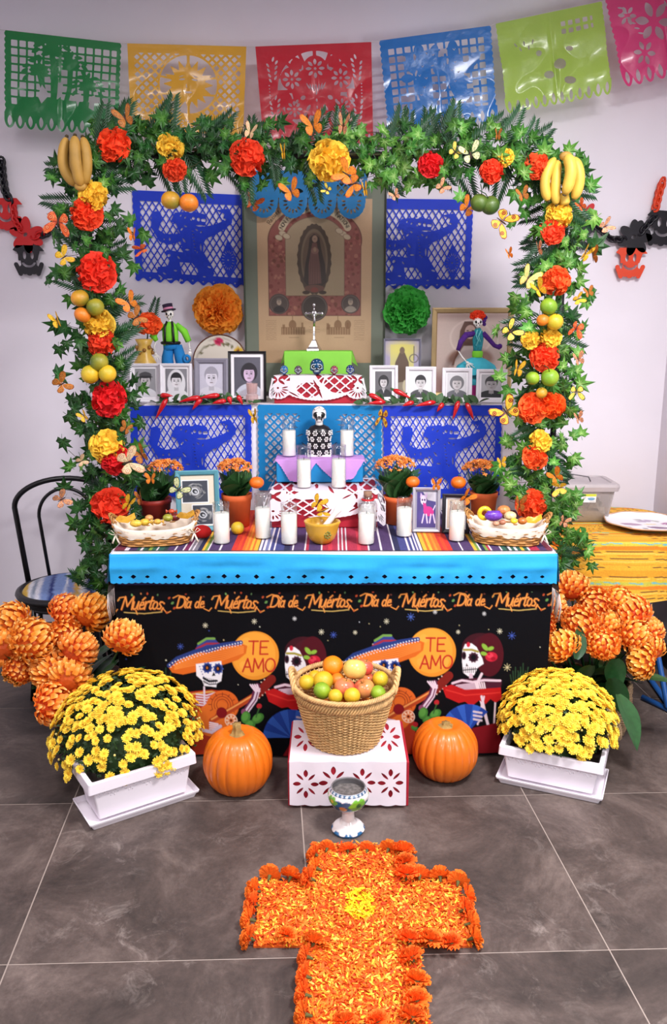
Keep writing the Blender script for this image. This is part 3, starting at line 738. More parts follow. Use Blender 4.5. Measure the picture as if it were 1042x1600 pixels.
def d_mid(g):
 W, H = 204, 108
 body = U(I(g.b(0, 0, W, 80)), g.c(24, 78, 24), g.c(W - 24, 78, 24), I(g.e(W / 2, 60, 66, 34), -g.Y + 20))
 body = I(body, g.b(0, 0, W, H)) + .0
 body = body + .8 * np.abs(np.sin(g.X * .4)) * (g.Y > 80)
 lat = lattice(g, 14, 3.0)
 z1 = I(lat, U(g.e(W * .36, 64, 34, 26), g.b(44, 6, 92, 34), g.b(120, 6, 152, 66), g.b(2, 3, 44, 24), g.b(156, 3, 202, 24), g.b(2, 24, 14, 62), g.b(190, 24, 202, 62)))
 figure = U(g.e(84, 34, 30, 12, -12), g.e(126, 48, 24, 26), g.e(70, 20, 18, 9))
 z1 = cut(z1, figure)
 D = cut(body, z1)
 for s, cx in ((0, 24), (1, W - 24)):
  for a in (45, 135, 225, 315): D = cut(D, g.leaf(cx + 9 * math.cos(R(a)), 40 + 9 * math.sin(R(a)), 11, 6, a))
  D = cut(D, g.p([(cx, 33), (cx + 7, 40), (cx, 47), (cx - 7, 40)]) + 1)
  D = fanholes(g, D, cx, 78, 14, 7, 9, -10, 190, 2.8); D = cut(D, g.c(cx, 76, 2.4))
 D = cut(D, g.leaf(136, 40, 13, 3, -40)); D = cut(D, g.leaf(150, 68, 22, 3, -42)); D = cut(D, g.leaf(60, 84, 30, 2.6, 22))
 D = cut(D, g.leaf(96, 60, 16, 5, 75)); D = cut(D, g.leaf(112, 24, 12, 4, 60)); D = cut(D, g.leaf(108, 78, 12, 3, -60))
 return D
step_paper('lattice_cut_paper', 'white lattice cut paper over the dark red step behind the mortar bowl', 'paper cloth', cx0, cx1, cyf, cyb, CZ, (CZ - ZT) * .84, d_mid, 204, 108, 26, m_wpaper, over=.055, px=1.0, tilt=.02)
# blue box with lilac paper
bx0, bx1 = P(432, 740, 3.38).x, P(567, 740, 3.38).x
byf, byb = 3.37, 3.50; BZ = P(500, 719, 3.37).z
draped_box('blue_step_box', 'bright blue box with lilac paper topping the altar centre', bx0, bx1, byf, byb, CZ + .008, BZ, M('blue_paper', (20, 134, 196), .7, var=.04))
def d_lil(g):
 W, H = 150, 50
 D = g.b(0, 0, W, 12)
 t1 = g.p([(4, 10), (75, 10), (52, 48), (30, 44)]); t2 = g.p([(64, 10), (146, 10), (126, 44), (100, 50)])
 D = U(D, g.p([(0, 4), (76, 8), (56, 38), (40, 50), (28, 48), (14, 22)]), g.p([(62, 8), (150, 4), (138, 24), (128, 44), (100, 50), (80, 30)]))
 D = D + 1.0 * np.abs(np.sin(g.X * .45 + g.Y * .45))
 return D
step_paper('lilac_cut_paper', 'lilac scalloped paper draped over the blue box under the tall candles', 'paper cloth', bx0, bx1, byf, byb, BZ, (BZ - CZ) * .92, d_lil, 150, 50, 10, M('lilac_tissue', (206, 150, 222), .6, var=.03, transl=.1, bump=.1, bs=60), over=.02, px=1.0, tilt=.014)
# red box with white paper on the raised shelf
rx0, rx1 = P(440, 600, 3.60).x, P(552, 600, 3.60).x
RZ = P(500, 588, 3.60).z
draped_box('shelf_step_box', 'crimson box under white lattice paper with five small skulls on top', P(428, 600, 3.6).x, P(565, 600, 3.6).x, 3.60, 3.72, ZS + .001, RZ, m_red)
def d_up(g):
 W, H = 184, 60
 body = U(g.b(26, 0, W - 26, 34), g.c(27, 32, 22), g.c(W - 27, 32, 22), I(g.e(W / 2, 26, 62, 31), -g.Y + 4), g.p([(14, 8), (34, 0), (W - 34, 0), (W - 14, 8), (W - 6, 32), (6, 32)]))
 body = body + .9 * np.abs(np.sin(g.X * .5)) * (g.Y > 40)
 lat = lattice(g, 13, 2.6)
 z1 = I(lat, U(g.e(76, 36, 20, 15), g.e(128, 24, 26, 18), g.b(34, 2, 46, 18), g.p([(86, 4), (106, 4), (98, 24)])))
 D = cut(body, z1)
 D = cut(D, g.leaf(92, 34, 26, 4, 68)); D = cut(D, g.leaf(52, 44, 14, 2.4, 32)); D = cut(D, g.leaf(118, 6, 12, 3, 10))
 for cx in (26, W - 26):
  for a in (40, 140, 220, 320): D = cut(D, g.leaf(cx + 8 * math.cos(R(a)), 16 + 7 * math.sin(R(a)), 9, 4.5, a))
  D = fanholes(g, D, cx, 34, 12, 8, 10, -15, 195, 2.3); D = cut(D, g.c(cx, 32, 2))
 return D
step_paper('crimson_box_paper', 'white scalloped lattice paper over the crimson box on the raised shelf', 'paper cloth', P(428, 600, 3.6).x, P(565, 600, 3.6).x, 3.60, 3.72, RZ, (RZ - ZS) * 1.0 - .004, d_up, 184, 60, 8, m_wpaper, over=.05, px=.9, tilt=.012)
# lime green box
gz = P(500, 549, 3.78).z
t = thing('lime_box', 'lime green papered box behind the five small skulls', 'box', (P(500, 560, 3.78).x - .01, 3.86, ZS))
gw = P(547, 560, 3.78).x - P(441, 560, 3.78).x
b = MB(); b.box((0, 0, (gz - ZS) / 2), (gw, .15, gz - ZS)); b.build('carton', M('lime_paper', (134, 208, 70), .7, var=.03), t, False, .003)
b = MB(); hw = gw / 2
b.add([(hw - .002, -.077, gz - ZS + .002), (hw + .004, .07, gz - ZS + .002), (hw + .03, .0, gz - ZS - .07), (hw + .004, -.05, gz - ZS - .05)], [(0, 1, 2, 3)])
b.build('folded_corner', M('lime_paper', (134, 208, 70)), t, False, solid=.0008); b = MB()
b.add([(-hw + .002, -.077, gz - ZS + .002), (-hw - .004, .07, gz - ZS + .002), (-hw - .018, .0, gz - ZS - .06), (-hw - .004, -.05, gz - ZS - .05)], [(0, 1, 2, 3)])
b.build('folded_corner', M('lime_paper', (134, 208, 70)), t, False, solid=.0008)
# ------------------------------------------------------------ papel picado sheets
def sheet(name, lab, cat, quad, Y, W, H, design, mat, group=None, px=1.3, fold=.010, dy=None, seed=0, thick=False):
 """quad: photograph corners TL, TR, BR, BL unprojected on the plane Y = const"""
 tl, tr, br, bl_ = [P(a, b_, Y) for a, b_ in quad]
 g = grid(W, H, px); D = design(g, W, H)
 rs = np.random.RandomState(seed); ph = rs.rand(6) * 6
 def fn(x, y):
  u, v = np.clip(x / W, -.02, 1.02), np.clip(y / H, -.02, 1.02)
  def bil(k): return tl[k] * (1 - u) * (1 - v) + tr[k] * u * (1 - v) + br[k] * u * v + bl_[k] * (1 - u) * v
  d = fold * (np.sin(u * 7 + ph[0]) * .5 + np.sin(u * 19 + v * 4 + ph[1]) * .35 * v + np.sin(v * 13 + u * 3 + ph[2]) * .35) * np.clip(v * 2, 0.1, 1)
  d = d + fold * .5 * np.abs((u - .5)) * np.sin(v * 3)
  d = np.abs(np.minimum(np.abs(u - .5) * 30, 1)) * d
  return bil(0), bil(1) - np.abs(d) - .002 if dy is None else bil(1) - np.abs(d) - dy, bil(2)
 o = O(name, cut_mesh(name, g, D, fn, mat)); tag(o, lab, cat, group)
 return o
def plastic(name, col, tl=.35):
 return M(name, col, .28, var=.04, vs=8, bump=.55, bs=28, transl=tl, spec=.8, coat=.5)
def edge_scallop(g, D, W, H, side=True, amp=2.0, per=9.5):
 if side:
  D = I(D, -(g.X) + 3 - amp * np.abs(np.sin(g.Y * math.pi / per)), g.X - W + 3 - amp * np.abs(np.sin(g.Y * math.pi / per)))
 return D
def tabs(g, D, W, H, n, th):
 """hanging tabs with almond holes along the bottom"""
 w = W / n; body = I(D, g.Y - (H - th))
 t_ = None
 for k in range(n):
  cx = (k + .5) * w
  q = g.e(cx, H - th, w * .56, th * .98)
  t_ = q if t_ is None else np.minimum(t_, q)
 D = U(body, I(t_, g.b(0, H - th - 2, W, H)))
 for k in range(n): D = cut(D, g.leaf((k + .5) * w, H - th * .52, th * .46, w * .36, 90))
 return D
def sqholes(g, x0, y0, x1, y1, pitch, hole, skip=None):
 fx = (g.X - x0) % pitch - pitch / 2; fy = (g.Y - y0) % pitch - pitch / 2
 return I(np.maximum(np.abs(fx), np.abs(fy)) - hole / 2, g.b(x0, y0, x1, y1))
def d_green(g, W, H):
 D = edge_scallop(g, g.b(0, 0, W, H), W, H); D = tabs(g, D, W, H, 11, 25)
 D = I(D, g.b(0, 0, W, H)); D = U(D, g.b(3, 0, W - 3, 6))
 holes = sqholes(g, 10, 12, W - 8, 118, 13.2, 10)
 fig = g.b(20, 103, 150, 130)
 fig = U(fig, g.e(70, 116, 45, 16), g.e(120, 118, 50, 14))
 def palm(x, y, x2, y2, s):
  d = g.l([(x, y), ((x + x2) / 2 + 3, (y + y2) / 2), (x2, y2)], 4.2 * s)
  for a in (-172, -150, -118, -88, -58, -28, -6, 20, 160):
   L = 30 * s; mx, my = x + L * .6 * math.cos(R(a)), y + L * .6 * math.sin(R(a)) - 3
   ex, ey = x + L * math.cos(R(a)) * 1.05, y + L * math.sin(R(a)) + 7 * s
   d = U(d, g.leaf((x + mx) / 2, (y + my) / 2, L * .36, 7 * s, a), g.leaf((mx + ex) / 2, (my + ey) / 2, L * .32, 6 * s, math.degrees(math.atan2(ey - my, ex - mx))))
  return d
 fig = U(fig, palm(76, 28, 82, 112, 1.05), palm(56, 62, 62, 112, .95), palm(106, 48, 98, 112, .9), palm(134, 80, 124, 118, .9))
 D = cut(D, cut(holes, fig))
 gaps = U(g.p([(60, 80), (72, 96), (60, 112), (54, 100)]) , g.p([(86, 76), (94, 72), (92, 96), (84, 104)]), g.p([(112, 92), (124, 90), (118, 112)]), g.p([(138, 94), (146, 90), (144, 116), (136, 112)]))
 return cut(D, gaps)
def diamonds(g, sx, sy, w):
 f1 = (g.X / sx + g.Y / sy) % 1; f2 = (g.X / sx - g.Y / sy) % 1
 n = math.hypot(1 / sx, 1 / sy)
 d1 = np.minimum(f1, 1 - f1) / n; d2 = np.minimum(f2, 1 - f2) / n
 return np.maximum(w / 2 - d1, w / 2 - d2)
def d_yellow(g, W, H):
 D = g.b(0, 0, W, H); D = I(D, g.Y - H + 2 * np.abs(np.sin(g.X * .3)))
 cx, cy = W / 2 + 2, 62
 lat = I(diamonds(g, 14, 14, 3.4), g.b(10, 14, W - 8, 110)); lat = cut(lat, g.c(cx, cy, 49))
 ring = I(g.c(cx, cy, 46), g.c(cx, cy, 46))
 sun = g.c(cx, cy, 26)
 for k in range(16):
  a = k * 22.5; sun = U(sun, g.p([(cx + 25 * math.cos(R(a - 13)), cy + 25 * math.sin(R(a - 13))), (cx + 41 * math.cos(R(a)), cy + 41 * math.sin(R(a))), (cx + 25 * math.cos(R(a + 13)), cy + 25 * math.sin(R(a + 13)))]))
 sp = g.b(cx - 2.2, 14, cx + 2.2, 112)
 sp = U(sp, g.s(cx - 46, cy + 16, cx + 46, cy + 16, 1.6), g.s(cx - 46, cy - 12, cx - 20, cy - 8, 1.6), g.s(cx + 46, cy - 12, cx + 20, cy - 8, 1.6))
 D = cut(D, lat); D = cut(D, cut(cut(ring, sun), sp))
 for s in (-1, 1): D = cut(D, g.leaf(cx + s * 10, cy - 8, 7, 3, s * 8)); D = cut(D, g.leaf(cx + s * 11, cy - 13, 8, 1.6, s * 20))
 D = cut(D, g.leaf(cx, cy + 12, 9, 3, 0)); D = cut(D, g.leaf(cx - 3, cy + 2, 6, 1.5, 80))
 for k in range(9):
  x = 18 + k * 18
  for a in range(0, 360, 45): D = cut(D, g.leaf(x + 5.5 * math.cos(R(a)), 124 + 5.5 * math.sin(R(a)), 3.4, 1.9, a))
 return D
def flower_h(g, D, cx, cy, r, n=8):
 for k in range(n):
  a = k * 360 / n; D = cut(D, g.leaf(cx + r * .62 * math.cos(R(a)), cy + r * .62 * math.sin(R(a)), r * .36, r * .27, a))
 return cut(D, g.c(cx, cy, r * .13))
def d_red(g, W, H):
 D = g.b(0, 0, W, H); cx, cy = W / 2 + 1, 72
 an = np.degrees(np.arctan2(g.Y - cy, g.X - cx)); rr = np.hypot(g.X - cx, g.Y - cy)
 ringr = I(rr - 62, 39 - rr); spokes = 2.4 - np.abs(((an + 9) % 18) - 9) * np.pi / 180 * rr * 1.0
 ring = I(ringr, spokes * -1 * -1) if False else I(ringr, 2.6 - np.minimum((an % 22.5), 22.5 - (an % 22.5)) * np.pi / 180 * rr)
 keep = g.c(cx, 38, 18)
 for (x, y, r) in ((54, 52, 18), (132, 52, 18), (56, 100, 16), (132, 96, 16), (34, 84, 10), (92, 36, 19), (62, 30, 9), (122, 28, 9), (40, 84, 12), (150, 78, 9)): keep = U(keep, g.c(x, y, r))
 keep = U(keep, g.leaf(64, 28, 14, 12, 60), g.leaf(120, 26, 14, 12, -60))
 ring = cut(ring, keep); D = cut(D, ring)
 for (x, y, r) in ((92, 37, 17), (54, 53, 17), (132, 53, 17), (55, 100, 14.5), (133, 97, 14.5)): D = flower_h(g, D, x, y, r)
 for k in range(-3, 4): D = cut(D, g.leaf(cx + k * 4.2, 68 - abs(k) * 1.2, 9, 2.2, 90 + k * 9))
 for s in (-1, 1): D = cut(D, g.leaf(cx + s * 22, 82, 6, 6, s * 30)); D = cut(D, g.leaf(cx + s * 32, 88, 5, 4, s * 60)); D = cut(D, g.leaf(cx + s * 14, 98, 8, 4.5, 90 - s * 35)); D = cut(D, g.leaf(cx + s * 20, 108, 6, 4, s * 40))
 for k in range(6): D = cut(D, g.leaf(cx, 64 + k * 11, 4, 2.6, 90))
 for s, x0 in ((1, 22), (-1, W - 22)):
  for (yy, sg) in ((22, 1), (82, 1)):
   for k in range(4):
    D = cut(D, g.leaf(x0 - s * (6 - k * .8) + s * 1, yy + 8 + k * 8, 5, 3.2, s * (60))); D = cut(D, g.leaf(x0 + s * (9 - k), yy + 4 + k * 8, 5.4, 3.2, -s * 55 + 180))
   D = cut(D, g.leaf(x0 + s * 4, yy - 1, 6, 3, -s * 70))
  for k in range(6): D = cut(D, g.c(x0 - s * 5, 62 + k * 5, 1.3))
 for k in range(10): D = cut(D, g.leaf(14 + k * 18, H - 12, 6, 4, 90))
 D = I(D, g.Y - H + 3 * np.abs(np.sin(g.X * .175)))
 return D
def d_blue(g, W, H):
 D = edge_scallop(g, g.b(0, 0, W, H), W, H); D = tabs(g, D, W, H, 11, 26); D = U(D, g.b(3, 0, W - 3, 6))
 holes = sqholes(g, 12, 14, W - 14, 124, 13, 9.6)
 c = lambda x, y, rx, ry, a=0: g.e(x, y, rx, ry, a)
 fig = U(g.b(44, 106, 84, 130), c(66, 80, 13, 32), c(66, 44, 11, 18), c(46, 42, 8, 18, -18), c(84, 34, 8, 17, 20), c(92, 50, 7, 14, 35), c(40, 66, 10, 7), c(62, 24, 8, 10),
   c(118, 70, 13, 36), c(116, 34, 9, 20), c(98, 62, 14, 7), c(138, 60, 10, 9, -30), c(148, 50, 7, 16, 40), c(126, 92, 16, 22), g.e(90, 128, 60, 14))
 D = cut(D, cut(holes, fig))
 for (x, y) in ((66, 50), (60, 64), (70, 70), (66, 84), (118, 50), (112, 62), (122, 66), (116, 80), (84, 34), (118, 30), (60, 96)): D = cut(D, U(g.s(x - 2, y - 2, x, y + 1, .6), g.s(x + 2, y - 2, x, y + 1, .6)))
 for (a, b_) in ((30, 30), (96, 26), (134, 86), (36, 96)): D = cut(D, g.b(a, b_, a + 10, b_ + 8))
 return D
def d_lime(g, W, H):
 D = edge_scallop(g, g.b(0, 0, W, H), W, H, amp=1.2); D = tabs(g, D, W, H, 12, 24); D = U(D, g.b(3, 0, W - 3, 6))
 for (x, y, w_, h_) in ((98, 84, 16, 14), (78, 98, 14, 10), (66, 60, 8, 8), (112, 112, 16, 10), (116, 62, 10, 6)): D = cut(D, g.e(x, y, w_ * .6, h_ * .6, 20))
 holes = sqholes(g, 104, 16, W - 20, 40, 12, 7.5); D = cut(D, holes)
 for k in range(5): D = cut(D, g.leaf(30 + k * 7, 40 + (k % 2) * 8, 6, 2.4, 60 + k * 12))
 return D
def d_pink(g, W, H):
 D = edge_scallop(g, g.b(0, 0, W, H), W, H, amp=2.6); D = tabs(g, D, W, H, 9, 28); D = U(D, g.b(3, 0, W - 3, 6))
 for (cx, cy, s) in ((72, 52, 1.25), (46, 96, .75), (112, 90, .9), (30, 34, .6)):
  for k in range(6):
   a = k * 60 + 15; D = cut(D, g.leaf(cx + 16 * s * math.cos(R(a)), cy + 16 * s * math.sin(R(a)), 12 * s, 9 * s, a))
 for k in range(6): D = cut(D, g.leaf(22 + k * 5, 20 + k * 9, 7, 2.6, 20)); D = cut(D, g.leaf(96 + k * 8, 30 + (k % 3) * 5, 8, 2.6, 70))
 return D
TOPG = 'plastic cut-paper banners strung across the wall'
YP = 3.86
sheet('paper_banner', 'green banner with palm trees at the left end of the string', 'banner', ((6, 47), (191, 68), (186, 214), (8, 200)), YP, 186, 156, d_green, plastic('green_plastic', (18, 128, 62)), TOPG, seed=1)
sheet('paper_banner', 'golden yellow banner with a sun face, between green and red ones', 'banner', ((199, 68), (385, 73), (380, 214), (206, 204)), YP, 186, 140, d_yellow, plastic('yellow_plastic', (226, 170, 44)), TOPG, seed=2)
sheet('paper_banner', 'red banner with cut flowers above the arch centre', 'banner', ((399, 73), (580, 66), (583, 226), (412, 226)), YP, 182, 156, d_red, plastic('red_plastic', (196, 20, 44)), TOPG, seed=3)
sheet('paper_banner', 'blue banner with cactus shapes, right of the red one', 'banner', ((591, 64), (768, 40), (778, 192), (606, 212)), YP, 180, 154, d_blue, plastic('azure_plastic', (14, 112, 192)), TOPG, seed=4)
sheet('paper_banner', 'lime green glossy banner with few holes at the upper right', 'banner', ((772, 38), (942, 2), (955, 148), (790, 180)), YP, 178, 148, d_lime, plastic('lime_plastic', (172, 206, 88), .45), TOPG, seed=5, fold=.016)
sheet('paper_banner', 'pink banner with big cut flowers leaving the upper right corner', 'banner', ((944, -2), (1110, -44), (1128, 104), (974, 138)), YP, 176, 142, d_pink, plastic('pink_plastic', (216, 62, 122)), TOPG, seed=6, fold=.014)
# string they hang from
b = MB(); b.tube([P(x, y, YP + .004) for x, y in ((-60, 40), (6, 47), (100, 58), (191, 68), (199, 68), (385, 73), (399, 73), (580, 66), (591, 64), (768, 40), (772, 38), (942, 2), (960, -4), (1120, -46))], .0016, 6)
tag(b.build('banner_string', M('thin_string', (200, 196, 196), .7)), 'thin string carrying the six plastic banners', 'string')
# royal blue dancing skeleton papers
def d_dance(g, W, H):
 s = W / 915.0; t_ = H / 750.0
 def q(pts): return g.p([((x - 35) * s, (y - 85) * t_) for x, y in pts])
 D = g.b(0, 0, W, H); D = I(D, g.Y - (H - 4 + 3 * np.sin(g.X * .36)))
 D = I(D, -g.X + 1.2 - 1.2 * np.abs(np.sin(g.Y * .3)), g.X - W + 1.2 - 1.2 * np.abs(np.sin(g.Y * .3)))
 lat = I(diamonds(g, 10.5, 17, 1.9), g.b(12, 16, W - 10, H - 17))
 fig = q([(190, 255), (230, 245), (262, 262), (262, 320), (238, 395), (290, 428), (410, 418), (380, 340), (340, 320), (372, 250), (520, 232), (610, 252), (630, 300), (600, 352), (690, 330), (752, 300), (770, 240), (700, 215), (790, 200), (830, 260), (828, 310), (780, 350), (700, 405), (600, 455), (592, 560), (640, 640), (680, 725), (642, 790), (560, 830), (545, 700), (500, 650), (400, 650), (420, 780), (330, 850), (210, 790), (222, 700), (300, 690), (318, 640), (280, 580), (300, 555), (430, 568), (412, 480), (320, 510), (240, 490), (200, 410), (178, 380)])
 fig = U(fig, q([(790, 455), (868, 610), (800, 760), (725, 610)]), q([(200, 770), (360, 690), (430, 780), (660, 780), (760, 800), (760, 850), (200, 850)]))
 D = cut(D, cut(lat, fig))
 def lf(cx, cy, L, w, a): return g.leaf((cx - 35) * s, (cy - 85) * t_, L * s * .75, w * s * 1.15 + .3, a)
 D = cut(D, U(g.c((520 - 35) * s, (288 - 85) * t_, 2.4), g.c((560 - 35) * s, (292 - 85) * t_, 2.4)))
 for k in range(18):
  a = k * 20; D = cut(D, g.leaf((794 - 35) * s + 9.6 * math.cos(R(a)) * (.85), (608 - 85) * t_ + 13.5 * math.sin(R(a)), 3.6, 1.2, a))
 D = cut(D, g.c((794 - 35) * s, (608 - 85) * t_, 1.5))
 for (x, y, L, w, a) in ((425, 380, 28, 10, -50), (455, 355, 24, 9, 30), (440, 470, 40, 10, 55), (465, 545, 34, 10, 0), (575, 520, 60, 9, 88), (570, 345, 60, 9, 0), (560, 300, 22, 14, 20), (600, 300, 16, 30, 90), (455, 285, 22, 8, -55), (420, 270, 22, 8, -60), (500, 300, 16, 8, 60), (545, 380, 24, 9, 40), (580, 395, 20, 9, -60), (315, 600, 26, 16, -50), (392, 612, 28, 9, 50), (240, 780, 42, 10, 40), (275, 752, 28, 9, 30), (310, 797, 36, 9, 0), (400, 800, 30, 10, -70), (640, 675, 30, 10, 20), (598, 757, 22, 8, 0), (325, 466, 24, 10, 90), (770, 285, 20, 12, 20), (280, 470, 12, 10, 0), (500, 240, 30, 8, -10), (365, 722, 26, 9, 5), (545, 560, 16, 7, 80)):
  D = cut(D, lf(x, y, L, w, a))
 for k in range(7): D = cut(D, lf(512 + k * 3, 392 + k * 26, 16, 5, 10))
 for k in range(9): D = cut(D, g.c(24 + k * (W - 44) / 8, H - 8 + (k % 2), 1.5))
 return D
m_royal = M('royal_blue_tissue', (20, 58, 200), .6, var=.05, vs=10, transl=.22, bump=.2, bs=30)
YW = YB - .006
BG = 'royal blue cut papers with a dancing figure'
sheet('blue_cut_paper', 'royal blue cut paper on the wall left of the framed poster', 'cut paper', ((206, 297), (386, 305), (387, 452), (212, 440)), YW, 180, 146, d_dance, m_royal, BG, px=.85, fold=.003, seed=7)
sheet('blue_cut_paper', 'royal blue cut paper on the wall right of the framed poster', 'cut paper', ((562, 310), (740, 312), (734, 453), (562, 452)), YW, 180, 144, d_dance, m_royal, BG, px=.85, fold=.003, seed=8)
sheet('blue_cut_paper', 'royal blue cut paper on the raised shelf front under the left portraits', 'cut paper', ((203, 634), (393, 632), (394, 782), (206, 782)), 3.555, 190, 150, d_dance, m_royal, BG, px=.85, fold=.005, seed=9)
sheet('blue_cut_paper', 'royal blue cut paper on the raised shelf front under the right portraits', 'cut paper', ((598, 634), (785, 633), (780, 780), (600, 780)), 3.555, 188, 148, d_dance, m_royal, BG, px=.85, fold=.005, seed=10)
def d_turq(g, W, H):
 D = g.b(0, 0, W, H); D = I(D, -g.X + 2 - 2 * np.abs(np.sin(g.Y * .33)), g.X - W + 2 - 2 * np.abs(np.sin(g.Y * .33)))
 lat = I(diamonds(g, 13, 13, 2.8), g.b(11, 13, W - 11, H - 14))
 fig = U(g.e(W / 2, 60, 52, 52), g.b(66, 10, 128, 50), g.e(W / 2, 100, 70, 34)); lat = cut(lat, fig)
 D = cut(D, lat)
 for (x, y, L, w, a) in ((128, 22, 9, 2, 0), (131, 30, 10, 2, 5), (128, 40, 8, 2, -10), (134, 48, 7, 2, 20), (62, 24, 8, 2, 10), (58, 34, 8, 2, 0), (66, 46, 8, 2, -20), (140, 56, 6, 2, 30), (72, 60, 6, 2, 40), (120, 60, 8, 2, -40)): D = cut(D, g.leaf(x, y, L, w, a))
 return D
sheet('turquoise_cut_paper', 'turquoise lattice cut paper hanging behind the black and white figurine', 'cut paper', ((402, 632), (597, 634), (597, 766), (404, 766)), 3.555, 195, 132, d_turq, M('turquoise_tissue', (0, 126, 190), .6, var=.05, vs=10, transl=.12, bump=.2, bs=30), px=1.1, fold=.004, seed=11)
def d_vala(g, W, H):
 D = g.b(0, -2, W, 38)
 for k in range(4): D = U(D, g.e(22 + k * 46, 44, 22.5, 24))
 D = D + .7 * np.abs(np.sin(np.arctan2(g.Y - 44, (g.X % 46) - 23) * 9)) * (g.Y > 44)
 for k in range(4): D = fanholes(g, D, 22 + k * 46, 45, 12.5, 4.6, 9, -10, 190, 2.9)
 lat = I(diamonds(g, 12, 12, 2.2), g.b(136, 12, 178, 36)); D = cut(D, lat)
 for (x, y) in ((56, 30), (76, 28), (100, 20)): D = cut(D, g.leaf(x, y, 10, 6, 10))
 return D
sheet('azure_scalloped_valance', 'blue scalloped cut paper draped over the top of the framed poster', 'cut paper', ((392, 268), (574, 266), (572, 345), (390, 343)), 3.968, 184, 70, d_vala, M('azure_tissue', (14, 112, 170), .55, var=.05, transl=.15, bump=.2, bs=30), px=1.0, fold=.004, seed=12)
# ------------------------------------------------------------ framed things
m_print = M('printed_paper', (255, 255, 255), .45, attr=True, coat=.08)
m_flatprint = M('matt_print', (255, 255, 255), .7, attr=True)
def frame(name, lab, cat, pos, w, h, fw, col, cv, mount=(236, 232, 236), mw=0.0, pic=None, lean=8, rz=0, depth=.014, group=None, metal=0.0, back=True, mats=None, inset=.006, rough=.45):
 """picture frame standing at pos (bottom centre), leaning back"""
 t = thing(name, lab, cat, pos, (R(-lean), 0, R(rz)), group)
 fm = mats or M('frame_%d_%d_%d' % col, col, rough, metal=metal, var=.05)
 b = MB()
 prof = [(0, 0), (0, -depth), (.25 * fw, -depth * 1.15), (.8 * fw, -depth * .9), (fw, -depth * .45), (fw, 0)]
 cs = [(-w / 2, 0, 1, 1), (w / 2, 0, -1, 1), (w / 2, h, -1, -1), (-w / 2, h, 1, -1)]
 vs = []
 for (x, z, sx, sz) in cs:
  for (d, y) in prof: vs.append((x + sx * d, y, z + sz * d))
 n = len(prof); fs = []
 for i in range(4):
  j = (i + 1) % 4
  for k in range(n - 1): fs.append((i * n + k, i * n + k + 1, j * n + k + 1, j * n + k))
 b.add(vs, fs); b.build('frame_border', fm, t, False)
 b = MB(); b.box((0, .001, h / 2), (w - .004, .003, h - .004)); b.build('backing', M('frame_back', (60, 50, 44), .8), t, False)
 iw, ih = w - 2 * fw, h - 2 * fw
 if mw:
  b = MB(); b.box((0, -.0015, h / 2), (iw, .002, ih)); b.build('mount', M('mount_%d_%d_%d' % mount, mount, .7, var=.02), t, False)
  iw -= 2 * mw; ih -= 2 * mw
 pw, ph, cz_ = pic if pic else (iw, ih, h / 2)
 o = O('picture', print_mesh('picture', cv, lambda u, v: ((u - .5) * pw, -.0035 + 0 * u, cz_ + (.5 - v) * ph), m_print), t)
 return t
def frame_px(name, lab, cat, x0, y0, x1, y1, Y, fwpx, col, cv, mwpx=0, lean=6, rz=0, zb=None, **k):
 """size and place from the rectangle measured in the photograph, standing at depth Y"""
 bc = P((x0 + x1) / 2, y1, Y)
 if zb is not None: bc.z = zb
 tp = P((x0 + x1) / 2, y0, Y + (.02 if lean else 0)); m = mpp(bc)
 return frame(name, lab, cat, bc, (x1 - x0) * m, (tp.z - bc.z) / math.cos(R(lean)), fwpx * m, col, cv, mw=mwpx * m, lean=lean, rz=rz, **k)
